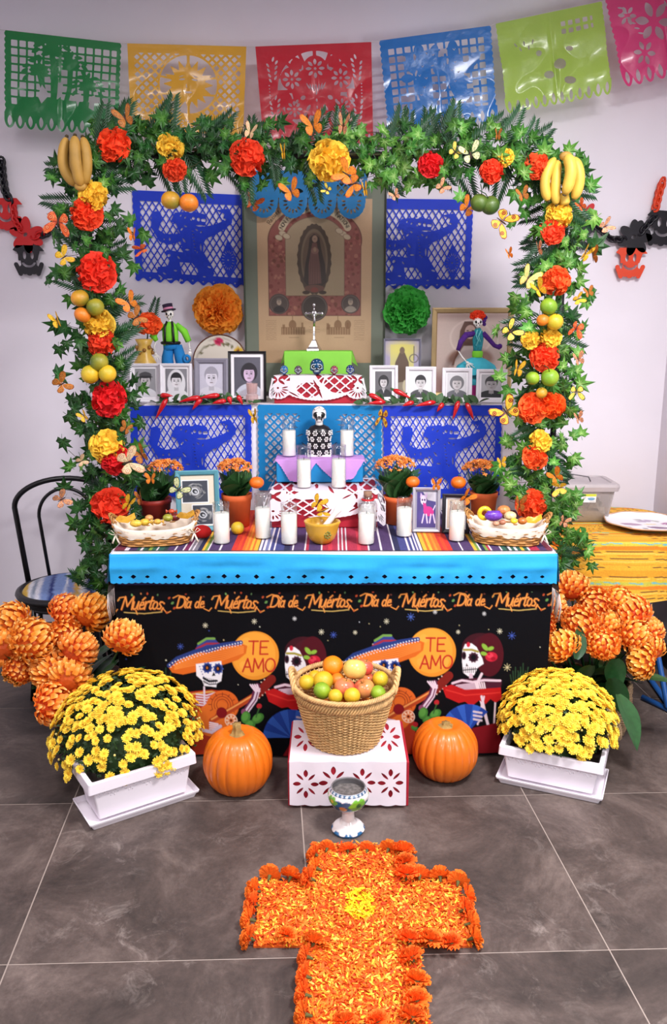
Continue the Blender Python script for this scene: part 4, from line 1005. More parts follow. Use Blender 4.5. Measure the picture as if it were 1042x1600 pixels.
def portrait(seed, hair=(40, 38, 42), bg=(140, 138, 142), skin=(196, 190, 192), coat=(50, 48, 52), hairstyle='short', W=30, H=40, tint=None, face=(0, 0), big=1.0):
 cv = Canvas(W, H, bg, px=.5); r = random.Random(seed)
 cx, cy = W / 2 + face[0], H * .42 + face[1]
 cv.f(cv.c(cx + 6, cy - 6, 12 * big), tuple(min(255, c + 12) for c in bg), .5, 12)
 cv.f(cv.e(cx, H * 1.02, W * .46 * big, H * .34), coat); cv.f(cv.p([(cx - 3, H * .6), (cx + 3, H * .6), (cx, H * .86)]), (215, 212, 216), .85)
 if hairstyle == 'long': cv.f(cv.e(cx, cy + 3, 8.4 * big, 12 * big), hair)
 if hairstyle == 'veil': cv.f(cv.e(cx, cy + 4, 10 * big, 16 * big), (214, 212, 216))
 cv.f(cv.b(cx - 2.4 * big, cy + 3, cx + 2.4 * big, cy + 11 * big), tuple(int(c * .82) for c in skin))
 if hairstyle == 'bob': cv.f(cv.e(cx, cy - 1, 8.2 * big, 8.8 * big), hair)
 cv.f(cv.e(cx, cy - 2.2 * big, 6.4 * big, 7.4 * big), hair)
 cv.f(cv.e(cx, cy + .6 * big, 5.3 * big, 6.9 * big), skin)
 cv.f(cv.e(cx + 2.2, cy + 1.4 * big, 2.8 * big, 5 * big), tuple(int(c * .88) for c in skin), .6, 3)
 if hairstyle == 'cap': cv.f(cv.e(cx, cy - 6 * big, 7 * big, 3.4 * big), (70, 68, 72)); cv.f(cv.e(cx, cy - 4 * big, 8 * big, 1.4 * big), (40, 38, 42))
 else: cv.f(I(cv.e(cx, cy - 3 * big, 6.2 * big, 5.2 * big), cv.Y - cy + 3.2 * big), hair)
 for s in (-1, 1):
  cv.f(cv.e(cx + s * 2.2 * big, cy + .2 * big, 1.1 * big, .6 * big), (50, 46, 50)); cv.f(cv.s(cx + s * 1.1 * big, cy - 1.5 * big, cx + s * 3.3 * big, cy - 1.4 * big, .3), (70, 64, 66))
 cv.f(cv.s(cx, cy + .6 * big, cx + .5, cy + 2.4 * big, .3), tuple(int(c * .7) for c in skin)); cv.f(cv.s(cx - 1.6, cy + 4.2 * big, cx + 1.6, cy + 4.2 * big, .45), (110, 84, 88))
 if tint: cv.img[...] = cv.img * np.array(tint)
 cv.noise(.05); return cv
# ---- large framed devotional print: a plain robed figure inside an oval of rays, rose border, banner lettering
def poster():
 W, H = 179, 253; cv = Canvas(W, H, (196, 160, 122), px=.7)
 rd = (128, 62, 54)
 cv.f(cv.e(W / 2, H / 2, 120, 150), (204, 170, 134), .5, 60)
 # arch with roses
 arch = U(cv.b(17, 60, 162, 178), I(cv.e(90, 62, 73, 50), cv.Y - 70))
 cv.f(arch, (146, 84, 74)); rr = random.Random(5)
 for k in range(520):
  x, y = rr.uniform(17, 162), rr.uniform(14, 178); q = cv.win(x - 5, y - 5, x + 5, y + 5)
  if q.X.size < 4: continue
  c = rr.choice(((122, 54, 50), (164, 96, 84), (178, 118, 98), (140, 70, 66), (110, 60, 44)))
  q.f(I(q.c(x, y, rr.uniform(1.6, 3.2)), q.p([(17, 178), (17, 62), (30, 30), (60, 15), (90, 12), (120, 15), (150, 30), (162, 62), (162, 178)])), c, .75)
 inner = U(cv.b(44, 62, 136, 147), I(cv.e(90, 63, 46, 36), cv.Y - 66)); cv.f(inner, (168, 146, 116)); cv.noise(.03)
 cv.f(np.abs(arch) - .5, (100, 60, 50)); cv.f(np.abs(inner) - .4, (120, 96, 76))
 # mandorla and robed figure
 pts = [(89 + (26 + 1.4 * (k % 2)) * math.cos(R(k * 7.5)), 91 + (53 + 1.6 * (k % 2)) * math.sin(R(k * 7.5))) for k in range(48)]
 cv.f(cv.p(pts), (82, 66, 54)); cv.f(cv.e(89, 91, 21, 46), (120, 102, 82)); cv.f(cv.e(89, 92, 18, 42), (104, 84, 68))
 cv.f(cv.p([(89, 52), (97, 58), (100, 76), (106, 100), (108, 126), (98, 134), (80, 134), (72, 124), (75, 98), (80, 74), (82, 58)]), (66, 54, 48))
 cv.f(cv.p([(86, 66), (93, 66), (98, 100), (100, 128), (80, 130), (80, 100)]), (112, 78, 70)); cv.f(cv.e(90, 78, 6, 5), (130, 96, 84))
 cv.f(cv.e(90, 60, 4.2, 5.4), (160, 130, 108)); cv.f(cv.s(88.6, 60, 91, 60, .4), (90, 66, 56)); cv.f(cv.e(90, 76, 2.4, 3.6), (150, 122, 100))
 for k in range(5): cv.f(cv.l([(84 + k * 3, 86), (82 + k * 4, 128)], .35), (84, 60, 54), .7)
 cv.f(cv.e(89, 136, 16, 6), (112, 78, 66)); cv.f(cv.e(89, 138, 6, 4), (134, 70, 60)); cv.f(cv.e(76, 142, 6, 3), (74, 56, 46)); cv.f(cv.e(102, 142, 6, 3), (74, 56, 46))
 # ribbon with lettering
 def arctext(txt, cx, cy, rx, ry, a0, a1, h, col, r=.45):
  n = len(txt)
  for i, ch in enumerate(txt):
   a = a0 + (a1 - a0) * (i + .5) / n; x, y = cx + rx * math.cos(R(a)), cy - ry * math.sin(R(a))
   tx, ty = rx * math.sin(R(a)), ry * math.cos(R(a)); L = math.hypot(tx, ty); tx /= L; ty /= L
   st, adv = GL[ch]
   for s_ in st:
    pp = [(x + (px_ - adv / 2) * h * tx - (-ty) * 0 + (py_) * h * ty, y + (px_ - adv / 2) * h * ty - py_ * h * tx) for px_, py_ in s_]
    cv.f(cv.l(pp, r), col)
 for k in range(41):
  a = 158 - k * 3.4; x, y = 90 + 55 * math.cos(R(a)), 60 - 46 * math.sin(R(a)); q = cv.win(x - 8, y - 8, x + 8, y + 8); q.f(q.c(x, y, 5.6), (204, 184, 152))
 for (x, y) in ((40, 52), (46, 56), (34, 58), (134, 52), (140, 57), (128, 48)): cv.f(cv.e(x, y, 6, 4, 20), (196, 176, 146)); cv.f(np.abs(cv.e(x, y, 6, 4, 20)) - .3, (130, 100, 80))
 arctext('NON FECIT TALITER OMNI NATIONI', 90, 60, 53, 43.5, 160, 20, 5.4, (44, 32, 28), .5)
 arctext('Recuerdo', 90, 60, 74, 58, 158, 128, 6.5, (60, 46, 38), .45); arctext('atal', 90, 60, 74, 58, 48, 32, 5.5, (60, 46, 38), .4) if False else None
 # medallions
 for (cx, cy, r, s) in ((33, 160, 16, 0), (146, 160, 15, 1), (89, 166, 21, 2)):
  q = cv.win(cx - r - 3, cy - r - 3, cx + r + 3, cy + r + 3); q.f(q.c(cx, cy, r), (78, 64, 58)); q.f(q.c(cx, cy, r - 1.6), (104, 90, 82)); q.f(q.c(cx, cy, r - 3), (84, 70, 64) if s < 2 else (70, 58, 52))
  if s < 2:
   q.f(I(q.e(cx, cy + 11, 9.5, 8), q.c(cx, cy, r - 2)), (50, 42, 40) if s == 0 else (156, 142, 128)); q.f(q.e(cx, cy - 3, 3.8, 4.8), (172, 152, 134)); q.f(q.e(cx, cy - 7, 3.6, 1.8), (120, 108, 100)); q.f(q.s(cx - 1.4, cy - 3.4, cx + 1.4, cy - 3.4, .4), (80, 62, 54))
 # engravings and handwriting
 br = (134, 96, 64)
 def dome(x, y, s):
  q = cv.win(x - 24 * s, y - 26, x + 24 * s, y + 10)
  q.f(q.b(x - 20 * s, y - 6, x + 18 * s, y + 6), br, .85); q.f(q.e(x - 2 * s, y - 9, 6 * s, 8), br, .9); q.f(q.s(x - 2 * s, y - 24, x - 2 * s, y - 14, .5), br)
  for k in range(10): q.f(q.s(x - 18 * s + k * 4 * s, y - 5, x - 18 * s + k * 4 * s, y + 6, .5), (196, 160, 122), .7)
  q.f(q.b(x + 12 * s, y - 13, x + 15 * s, y - 4), br, .8); q.f(q.b(x - 18 * s, y - 10, x - 14 * s, y - 4), br, .8)
 dome(56, 202, 1.0); dome(128, 202, 1.0); q = cv.win(100, 180, 160, 212); q.f(q.e(142, 192, 5, 7), br, .9); q.f(q.b(108, 190, 112, 200), br, .8)
 for bx in (12, 152):
  for k in range(11):
   pts = [(bx + j * 2.0, 186 + k * 3 + rr.uniform(-.8, .8)) for j in range(9)]; cv.f(cv.l(pts, .28), (150, 116, 84), .8)
 for k in range(3): cv.f(cv.l([(80 + j * 2.4, 196 + k * 4 + rr.uniform(-.8, .8)) for j in range(8)], .28), (150, 116, 84), .8)
 for x in (56, 128): cv.f(cv.b(x - 8, 212, x + 8, 213), (140, 106, 76), .7)
 cv.f(cv.b(158, 5, 168, 7), (110, 84, 64), .6); cv.img[...] *= .82
 return cv
qa, qb = P(402, 310, 4.0), P(580, 567, 4.0); kk = mpp(P(492, 440, 4.0))
frame_px('devotional_print', 'large framed print of a robed figure in an oval with rose border', 'picture', 385, 288, 600, 630, 4.0, 2, (74, 80, 70), poster(), mwpx=15.5, lean=1, mount=(112, 118, 104), depth=.02, zb=ZS + .012, pic=(178 * kk, qa.z - qb.z, (qa.z + qb.z) / 2 - ZS - .012))
# ------------------------------------------------------------ portraits on the raised shelf
WHF = (226, 222, 228)
FG = 'framed portraits on the raised shelf'
frame_px('photo_frame', 'white framed grey portrait, first from the left on the shelf', 'photo frame', 205, 568, 252, 626, 3.64, 5, WHF, portrait(1, hairstyle='cap', coat=(210, 208, 214), big=1.3), 3, zb=ZS + .002, rz=4, group=FG)
frame_px('photo_frame', 'white framed faded portrait with veil, second from the left on the shelf', 'photo frame', 251, 568, 301, 624, 3.62, 5, WHF, portrait(2, hairstyle='veil', bg=(120, 118, 124), skin=(220, 216, 220), coat=(214, 212, 216), big=1.25), 3, zb=ZS + .002, rz=-4, group=FG)
frame_px('photo_frame', 'grey framed overexposed portrait, third from the left on the shelf', 'photo frame', 304, 560, 357, 619, 3.64, 8, (128, 124, 138), portrait(3, hair=(150, 146, 158), bg=(186, 182, 196), skin=(212, 206, 218), coat=(200, 196, 206), big=1.4), 0, zb=ZS + .002, rz=-5, group=FG)
frame_px('photo_frame', 'black framed portrait of a young person in white, left of the crimson box', 'photo frame', 357, 549, 416, 612, 3.66, 4, (24, 22, 26), portrait(4, hair=(34, 30, 38), bg=(84, 82, 94), skin=(206, 178, 206), coat=(196, 200, 214), big=1.15, hairstyle='bob', face=(2, 0)), 5, zb=ZS + .002, rz=-2, group=FG)
frame_px('photo_frame', 'white framed portrait of a person with dark wavy hair, right of the crimson box', 'photo frame', 577, 571, 621, 628, 3.62, 5, WHF, portrait(5, hair=(28, 26, 30), bg=(92, 90, 94), hairstyle='bob', big=1.15), 4, zb=ZS + .002, rz=3, group=FG)
frame_px('photo_frame', 'white framed portrait of a person with short dark hair and coat, middle right of shelf', 'photo frame', 633, 573, 680, 630, 3.62, 6, WHF, portrait(6, hair=(36, 34, 38), bg=(214, 212, 216), skin=(204, 200, 202), big=1.3, coat=(70, 70, 74)), 2, zb=ZS + .002, group=FG)
frame_px('photo_frame', 'white framed portrait of a grey haired person behind chilli leaves', 'photo frame', 690, 575, 736, 630, 3.62, 6, WHF, portrait(7, hair=(110, 108, 112), bg=(206, 204, 208), big=1.35, hairstyle='bob', coat=(100, 100, 106)), 2, zb=ZS + .002, rz=-2, group=FG)
frame_px('photo_frame', 'white framed dark close portrait, last on the right of the shelf', 'photo frame', 743, 577, 790, 633, 3.62, 5, WHF, portrait(8, hair=(56, 54, 58), bg=(170, 168, 172), skin=(166, 162, 164), big=1.5, coat=(38, 38, 42)), 3, zb=ZS + .002, rz=-6, group=FG)
def religious_small():
 cv = Canvas(40, 56, (170, 160, 186), px=.5)
 cv.f(cv.b(6, 4, 34, 40), (206, 198, 130)); cv.f(cv.e(20, 8, 16, 8), (226, 214, 110), .8, 8)
 cv.f(cv.p([(17, 12), (23, 12), (28, 22), (30, 44), (24, 56), (14, 56), (9, 40), (12, 22)]), (104, 84, 70)); cv.f(cv.e(20, 10, 3, 3.6), (120, 98, 80))
 cv.f(cv.s(34, 6, 34, 20, .5), (90, 80, 80)); cv.f(np.abs(cv.e(34, 18, 5, 4)) - .5, (110, 100, 90)); cv.f(cv.p([(6, 44), (34, 40), (36, 56), (6, 56)]), (180, 170, 150), .6); cv.f(cv.e(24, 46, 3, 6), (210, 200, 170)); return cv
frame_px('framed_holy_print', 'small silver framed yellow and violet print behind the right portraits', 'picture', 598, 529, 656, 632, 3.86, 3, (150, 150, 168), religious_small(), 0, lean=3, zb=ZS + .002, metal=.6)
def painting():
 cv = Canvas(104, 136, (186, 160, 152), px=.7)
 cv.f(cv.e(50, 50, 60, 70), (206, 186, 176), .9, 50); cv.f(cv.b(0, 0, 104, 10), (150, 122, 116), .7, 12); cv.f(cv.b(0, 110, 104, 140), (120, 60, 60), .8, 30)
 cv.f(np.abs(cv.c(50, 42, 30)) - 1.4, (218, 200, 190), .9, 2)
 cv.f(cv.p([(40, 14), (56, 14), (64, 30), (66, 60), (74, 92), (56, 100), (40, 96), (22, 92), (32, 60), (34, 30)]), (104, 76, 66)); cv.f(cv.e(30, 74, 16, 10, -40), (140, 92, 72), .8, 6); cv.f(cv.e(72, 74, 14, 9, 40), (140, 92, 72), .8, 6)
 cv.f(cv.e(49, 32, 8, 12), (198, 168, 156)); cv.f(cv.e(45, 30, 2, 1), (60, 40, 40)); cv.f(cv.e(53, 30, 2, 1), (60, 40, 40)); cv.f(cv.s(46, 38, 52, 38, .6), (140, 80, 80))
 cv.f(cv.p([(40, 56), (60, 56), (70, 80), (76, 136), (20, 136), (28, 80)]), (196, 180, 172)); cv.f(cv.e(50, 70, 14, 8), (180, 160, 156), .8, 4)
 for (x, y) in ((86, 24), (90, 20), (94, 24), (82, 26), (98, 26)): cv.f(cv.s(x, y, x, y + 6, .6), (224, 214, 206)); cv.f(cv.l([(x, y + 6), (90, y + 14), (90, 56)], .5), (214, 200, 192))
 for k in range(14): cv.f(cv.l([(20 + k, 90), (12 + k * 2, 100), (30 + k * .5, 110)], .3), (220, 190, 180), .7)
 cv.noise(.03); return cv
frame_px('gold_framed_painting', 'gold framed pale portrait painting with halo standing behind the colourful skeleton doll', 'painting', 672, 481, 796, 632, 3.90, 8, (178, 152, 108), painting(), 0, lean=2, zb=ZS + .002, metal=.45, rz=-2)
# decorated round plate behind the left portraits
def plate_print(W, design):
 cv = Canvas(W, W, (226, 216, 202), px=.6); design(cv); return cv
def disc(name, cv, r, prof, parent, mat, N=56, K=16):
 """round printed dish: colours sampled from the flat design"""
 h, w = cv.X.shape; vs = []; cs = []; fs = []
 for k in range(K + 1):
  rr = k / K
  for i in range(N):
   a = 2 * math.pi * i / N; x, y = rr * math.cos(a), rr * math.sin(a)
   vs.append((x * r, y * r, prof(rr))); cs.append(cv.img[min(h - 1, int((.5 - y * .499) * h)), min(w - 1, int((.5 + x * .499) * w))])
 for k in range(K):
  for i in range(N):
   j = (i + 1) % N; fs.append((k * N + i, (k + 1) * N + i, (k + 1) * N + j, k * N + j))
 me = bpy.data.meshes.new(name); me.from_pydata(vs, [], fs); at = me.color_attributes.new('print', 'FLOAT_COLOR', 'POINT')
 at.data.foreach_set('color', np.concatenate([np.array(cs), np.ones((len(vs), 1))], 1).ravel()); me.materials.append(mat)
 for p in me.polygons: p.use_smooth = True
 return O(name, me, parent)
def plate_design(cv):
 c = 44
 cv.f(np.abs(cv.c(c, c, 40)) - 1.0, (96, 54, 40))
 def fl(x, y, col, r=4):
  for a in range(0, 360, 60): cv.f(cv.c(x + r * .8 * math.cos(R(a)), y + r * .8 * math.sin(R(a)), r * .62), col)
  cv.f(cv.c(x, y, r * .4), (120, 30, 40))
 cv.f(cv.l([(8, 30), (20, 18), (40, 12), (60, 14), (78, 26)], .5), (90, 84, 40))
 for (x, y, a) in ((12, 26, -40), (22, 16, 40), (32, 13, -30), (56, 12, 30), (64, 16, -20), (50, 12, 0)): cv.f(cv.leaf(x, y + 3, 4.6, 4, a), (110, 104, 66))
 fl(42, 10, (200, 44, 90), 5); fl(74, 26, (222, 180, 60), 5.4); fl(12, 60, (200, 44, 90), 5); fl(60, 76, (222, 180, 60), 5)
t = thing('painted_plate', 'round cream plate painted with red and yellow flowers standing behind the grey frame', 'plate', tuple(P(344, 566, 3.93)), (R(82), 0, 0))
disc('dish', plate_print(88, plate_design), 42 * mpp(P(344, 566, 3.93)), lambda r: .012 * max(0, r - .6) ** 2 * 4, t, M('glazed_print', (255, 255, 255), .2, attr=True, coat=.4))
b = MB(); rr = 42 * mpp(P(344, 566, 3.93)); b.tube([(rr * math.cos(R(a)), rr * math.sin(R(a)), .008) for a in range(0, 360, 8)], .003, 6, closed=True); b.build('rim', M('brown_glaze', (96, 54, 40), .25), t)
# yellow vase with a red flower and fern
def carnation(kind, n=54, seed=0, ruff=1.0):
 """ball of ruffled petals, unit radius"""
 r = random.Random(seed); b = MB()
 for i in range(n):
  f = (i + .5) / n; ph = math.acos(1 - 1.55 * f); th = i * 2.39996 + r.uniform(-.2, .2)
  w = r.uniform(.26, .36) * (1.1 if kind != 'mum' else .7); L = r.uniform(.88, 1.06)
  nseg = 4; vs = []
  d = Vector((math.sin(ph) * math.cos(th), math.sin(ph) * math.sin(th), math.cos(ph)))
  e1 = d.orthogonal().normalized(); e1 = Matrix.Rotation(r.uniform(0, 6.28), 3, d) @ e1; e2 = d.cross(e1)
  tw = r.uniform(-.25, .25)
  for j, (q, ww) in enumerate(((.35, .25), (.8, .9), (1.0, 1.15))):
   for k in range(nseg + 1):
    s = (k / nseg - .5) * 2 * w * ww
    wob = ((-1) ** k) * .07 * ruff * (j / 2) * r.uniform(.5, 1.4)
    curl = .12 * (j == 2)
    p = d * (L * q - (.03 if k in (0, nseg) else 0) - s * s * .5 + r.uniform(-.03, .03)) + e1 * s + e2 * (wob + tw * q * .4 + curl * r.uniform(-1, 1))
    vs.append(p)
  fs = []
  for j in range(2):
   for k in range(nseg): fs.append((j * (nseg + 1) + k, j * (nseg + 1) + k + 1, (j + 1) * (nseg + 1) + k + 1, (j + 1) * (nseg + 1) + k))
  b.add(vs, fs)
 b.ball((0, 0, 0), .72, 10, 7)
 return b
FLM = {'red': M('red_silk', (236, 52, 30), .75, var=.22, vs=5, transl=.12, rnd=.12, hue=.008),
    'orange_red': M('orange_red_silk', (246, 84, 34), .75, var=.2, vs=5, transl=.12, rnd=.08, hue=.006),
    'yellow': M('yellow_silk', (250, 206, 66), .75, var=.16, vs=5, transl=.15, rnd=.08),
    'marigold': M('marigold_silk', (244, 108, 20), .75, var=.14, vs=5, transl=.15, rnd=.10, hue=.01)}
CARN = {(k, s): carnation(k, 62, s).mesh('carnation_head', FLM[k]) for k in FLM for s in (0, 1)}
m_fern = M('dark_fern', (26, 62, 36), .5, var=.2, rnd=.2)
def frond_mesh(n=13, L=1.0, w=.30, mat=m_fern, droop=.25, name='palm_frond'):
 b = MB(); r = random.Random(n)
 def spine(t): return Vector((0, t * L, -droop * t * t * L))
 b.tube([spine(i / 8) for i in range(9)], [.012 * (1 - i / 10) for i in range(9)], 5)
 for i in range(n):
  t = .12 + .86 * i / n; p = spine(t); wl = w * (1.0 - .55 * abs(t - .4) * 1.3) * r.uniform(.9, 1.1)
  for s in (-1, 1):
   a = R(48 - 20 * t); d = Vector((s * math.sin(a), math.cos(a), -.12)).normalized(); sd = 0
   nrm = d.cross(Vector((0, 0, 1))).normalized(); hw = .026
   m = p + d * wl * .5 + Vector((0, 0, .012)); e = p + d * wl + Vector((0, 0, -.03))
   b.add([p, m - nrm * hw, m + Vector((0, 0, .006)), m + nrm * hw, e], [(0, 1, 2), (0, 2, 3), (1, 4, 2), (2, 4, 3)])
 return b.mesh(name, mat, False)
FROND = frond_mesh()
pv = P(227, 568, 3.72); pv.z = ZS + .001
t = thing('yellow_vase', 'yellow ceramic vase behind the first left portraits holding a red flower', 'vase', tuple(pv))
hv = P(227, 530, 3.72).z - ZS; m_yc = M('yellow_ceramic', (206, 166, 74), .35, var=.15, vs=30, bump=.2, bs=60)
b = MB(); b.lathe([(.005, 0), (.05, 0), (.062, hv * .25), (.052, hv * .6), (.03, hv * .74), (.028, hv * .9), (.040, hv), (.036, hv), (.024, hv * .88), (.02, hv * .7)], 28); b.build('vessel', m_yc, t)
b = MB()
for k in range(9): b.ball((.034 * math.cos(k * .7), .034 * math.sin(k * .7), hv * .78 + .012 * (k % 3)), .009, 6, 4)
f = b.build('relief_buds', M('brown_gold_glaze', (140, 96, 34), .4), t); f['kind'] = 'stuff'
pf = P(232, 506, 3.68)
t = thing('red_flower', 'orange-red paper carnation standing in the yellow vase', 'flower', tuple(pf), (R(65), 0, R(20)))
O('blossom', CARN[('orange_red', 0)], t, scale=(.062, .05, .05))
b = MB(); b.tube([(0, 0, -.02), (0, -.03, -.07), (-.01, -.07, -.10)], .003, 6); b.build('stem', m_fern, t)
for k, (x, y, a) in enumerate(((222, 500, 40), (236, 490, -5), (214, 520, 80), (240, 528, -60), (222, 532, 100))):
 pass
t = thing('fern_sprig', 'dark green fern sprig rising above the red flower in the yellow vase', 'fern', tuple(P(232, 520, 3.72)))
for rz, ln in ((-12, .16), (28, .13), (55, .11), (-70, .08)): O('fern_frond', FROND, t, (0, 0, 0), (R(80), R(-rz), 0), ln)
# ------------------------------------------------------------ small figures
m_whc = M('white_ceramic', (232, 228, 224), .3, coat=.3)
m_blk = M('black_paint', (16, 15, 18), .35)
def skull(b, r, mi_bone=0, mi_dark=1, X=None):
 """skull facing -Y, centre at origin"""
 X = X or Matrix()
 b.ball((0, .08 * r, .12 * r), r, 18, 14, mi_bone, X, (.88, 1.0, .92))
 b.ball((0, -.28 * r, -.50 * r), r * .62, 14, 10, mi_bone, X, (.88, .82, .78))
 for s in (-1, 1):
  b.ball((s * .36 * r, -.74 * r, .06 * r), r * .27, 12, 8, mi_dark, X, (1, .5, 1.05)); b.ball((s * .62 * r, -.42 * r, -.22 * r), r * .26, 10, 6, mi_bone, X)
 b.ball((0, -.86 * r, -.2 * r), r * .11, 8, 6, mi_dark, X, (.9, .7, 1.4))
 for k in range(-3, 4): b.box((k * .115 * r, -.74 * r + abs(k) * .035 * r, -.52 * r), (.095 * r, .08 * r, .15 * r), mi_bone, X)
 b.box((0, -.735 * r, -.53 * r), (.8 * r, .05 * r, .03 * r), mi_dark, X); b.box((0, -.70 * r, -.52 * r), (.74 * r, .05 * r, .22 * r), mi_dark, X)
SK = [(444, 577, 7.2, (36, 98, 156), 'small light blue painted skull, first from the left before the lime box'), (466, 578, 7, (78, 52, 74), 'small purple and white painted skull, second from the left before the lime box'),
   (495, 574, 12.5, (10, 66, 106), 'largest deep blue painted skull in the middle of the five'), (522, 578, 7, (140, 34, 66), 'small magenta painted skull, right of the largest blue skull'), (547, 577, 7.6, (24, 40, 112), 'small dark blue painted skull with flowers, last on the right')]
for (x, y, r_, c, lab) in SK:
 p = P(x, 588, 3.655); rr = r_ * mpp(p); p.z = RZ + .003 + rr * .98
 t = thing('painted_skull', lab, 'skull', tuple(p), group='five painted ceramic skulls')
 b = MB(); skull(b, rr); b.build('head', [M('skull_glaze_%d' % c[0], c, .2, coat=.5, var=.1, vs=60), m_blk], t)
 b = MB()
 for s in (-1, 1):
  b.tube([(s * .36 * rr + .30 * rr * math.cos(R(a)), -.84 * rr, .06 * rr + .30 * rr * math.sin(R(a))) for a in range(0, 360, 30)], .045 * rr, 5, closed=True)
  b.ball((s * .36 * rr, -.9 * rr, .06 * rr), .08 * rr, 6, 4)
 for k in range(-3, 4): b.box((k * .115 * rr, -.79 * rr + abs(k) * .04 * rr, -.5 * rr), (.085 * rr, .04 * rr, .2 * rr))
 for k in range(5): b.ball((.42 * rr * math.sin(k * 1.256), -.82 * rr + .12 * rr, .62 * rr + .16 * rr * math.cos(k * 1.256)), .07 * rr, 6, 4)
 f = b.build('painted_lines', M('pale_paint', (206, 220, 224), .4), t); f['kind'] = 'stuff'
# silver crucifix on the lime box
p = P(491, 545, 3.86); p.z = gz + .001
t = thing('silver_crucifix', 'small silver crucifix on a stepped base on top of the lime box', 'crucifix', tuple(p))
m_sil = M('polished_silver', (206, 204, 206), .22, metal=1.0)
k_ = mpp(p); b = MB()
b.lathe([(.001, 0), (16 * k_, 0), (16 * k_, 2.5 * k_), (13 * k_, 5 * k_), (12 * k_, 6 * k_), (5 * k_, 15 * k_), (2.2 * k_, 17 * k_), (1.8 * k_, 22 * k_), (2.6 * k_, 26 * k_), (1.6 * k_, 30 * k_), (1.5 * k_, 40 * k_)], 4, 0, TRS((0, 0, 0), (0, 0, R(45)), (1, .6, 1)));
soften_me = b.build('stepped_base', m_sil, t, False)
b = MB(); b.tube([(0, 0, 36 * k_), (0, 0, 68 * k_)], 1.7 * k_, 8); b.tube([(-12 * k_, 0, 56 * k_), (12 * k_, 0, 56 * k_)], 1.7 * k_, 8)
for (x, z) in ((-12, 56), (12, 56), (0, 69)): b.ball((x * k_, 0, z * k_), 2.8 * k_, 8, 6, s=(1, .5, 1))
b.ball((0, 0, 56 * k_), 5 * k_, 12, 8, s=(1, .4, 1)); b.build('cross', m_sil, t)
b = MB(); b.tube([(0, -2.4 * k_, 60 * k_), (0, -3 * k_, 52 * k_), (1 * k_, -3 * k_, 45 * k_), (0, -2.4 * k_, 38 * k_)], [1.2 * k_, 2.1 * k_, 1.6 * k_, .9 * k_], 8); b.tube([(-9 * k_, -2 * k_, 58 * k_), (0, -2.6 * k_, 55.5 * k_), (9 * k_, -2 * k_, 58 * k_)], [.7 * k_, 1.2 * k_, .7 * k_], 6); b.ball((0, -3 * k_, 62.5 * k_), 1.9 * k_, 8, 6); b.build('corpus', m_sil, t)
# black and white skeleton lady bust
p = P(499, 717, 3.46); p.z = BZ + .004; k_ = mpp(p)
t = thing('skeleton_bust', 'black and white painted skeleton lady figurine between the two rear candles', 'figurine', tuple(p))
def bust_w(a, j): return 1
b = MB(); b.lathe([(.001, 0), (17 * k_, 0), (18 * k_, 3 * k_), (17.5 * k_, 14 * k_), (17 * k_, 26 * k_), (19.5 * k_, 34 * k_), (19 * k_, 40 * k_), (14 * k_, 46 * k_), (6.5 * k_, 49 * k_), (6 * k_, 55 * k_)], 28, X=TRS(s=(1, .7, 1))); b.build('dress_body', M('black_glaze', (22, 20, 26), .3, coat=.3), t)
b = MB(); b.tube([(0, 0, 46 * k_), (0, 0, 58 * k_)], [6.5 * k_, 5.5 * k_], 12); skull(b, 12.5 * k_, 0, 1, Matrix.Translation((0, 0, 64 * k_))); b.build('skull_head', [m_whc, m_blk], t)
b = MB()   # painted flowers: raised white petals
def onbody(a, z):
 rr = np.interp(z, [0, 3, 14, 26, 34, 40, 46, 49], [17, 18, 17.5, 17, 19.5, 19, 14, 6.5]) + .3
 return Vector((rr * math.sin(a) * k_, -rr * .7 * math.cos(a) * k_, z * k_))
flc = []
for j, z in enumerate((6, 16.5, 27, 36.5)):
 for i in range(-4, 5):
  a = (i + .5 * (j % 2)) * R(38)
  if abs(a) > 2.4: continue
  flc.append((a, z))
for (a, z) in flc:
 c = onbody(a, z)
 for q in range(6):
  o = onbody(a + .16 * math.cos(q * 1.047), z + 3.1 * math.sin(q * 1.047)); b.ball(o, 1.35 * k_, 6, 4)
 for q in range(12):
  a0, a1 = q * math.pi / 6, (q + 1) * math.pi / 6
  pass
for (a, z) in flc: b.ball(onbody(a, z), .8 * k_, 6, 4)
for i in range(26): b.ball(onbody(i * .2417 - 3.1, 2), 1.1 * k_, 5, 4)
f = b.build('flower_relief', m_whc, t); f['kind'] = 'stuff'
b = MB()
for s in (-1, 1): b.tube([(s * 4.5 * k_ + 4.1 * k_ * math.cos(R(a)), -10.2 * k_, 64.7 * k_ + 4.1 * k_ * math.sin(R(a))) for a in range(0, 360, 30)], .7 * k_, 5, closed=True)
for q in range(7): b.tube([((q - 3) * 2 * k_, -7.5 * k_, 75 * k_ - abs(q - 3) * k_), ((q - 3) * 3 * k_, 0, 76.5 * k_ - abs(q - 3) * 1.2 * k_)], .45 * k_, 4)
b.tube([(-6 * k_, -8.4 * k_, 60 * k_), (-2 * k_, -11 * k_, 59 * k_), (2 * k_, -11 * k_, 59 * k_), (6 * k_, -8.4 * k_, 60 * k_)], .6 * k_, 4)
f = b.build('painted_outline', m_blk, t); f['kind'] = 'stuff'
b = MB(); b.box((0, 0, 1.5 * k_), (36 * k_, 24 * k_, 3 * k_)); b.build('plinth', m_whc, t, False)
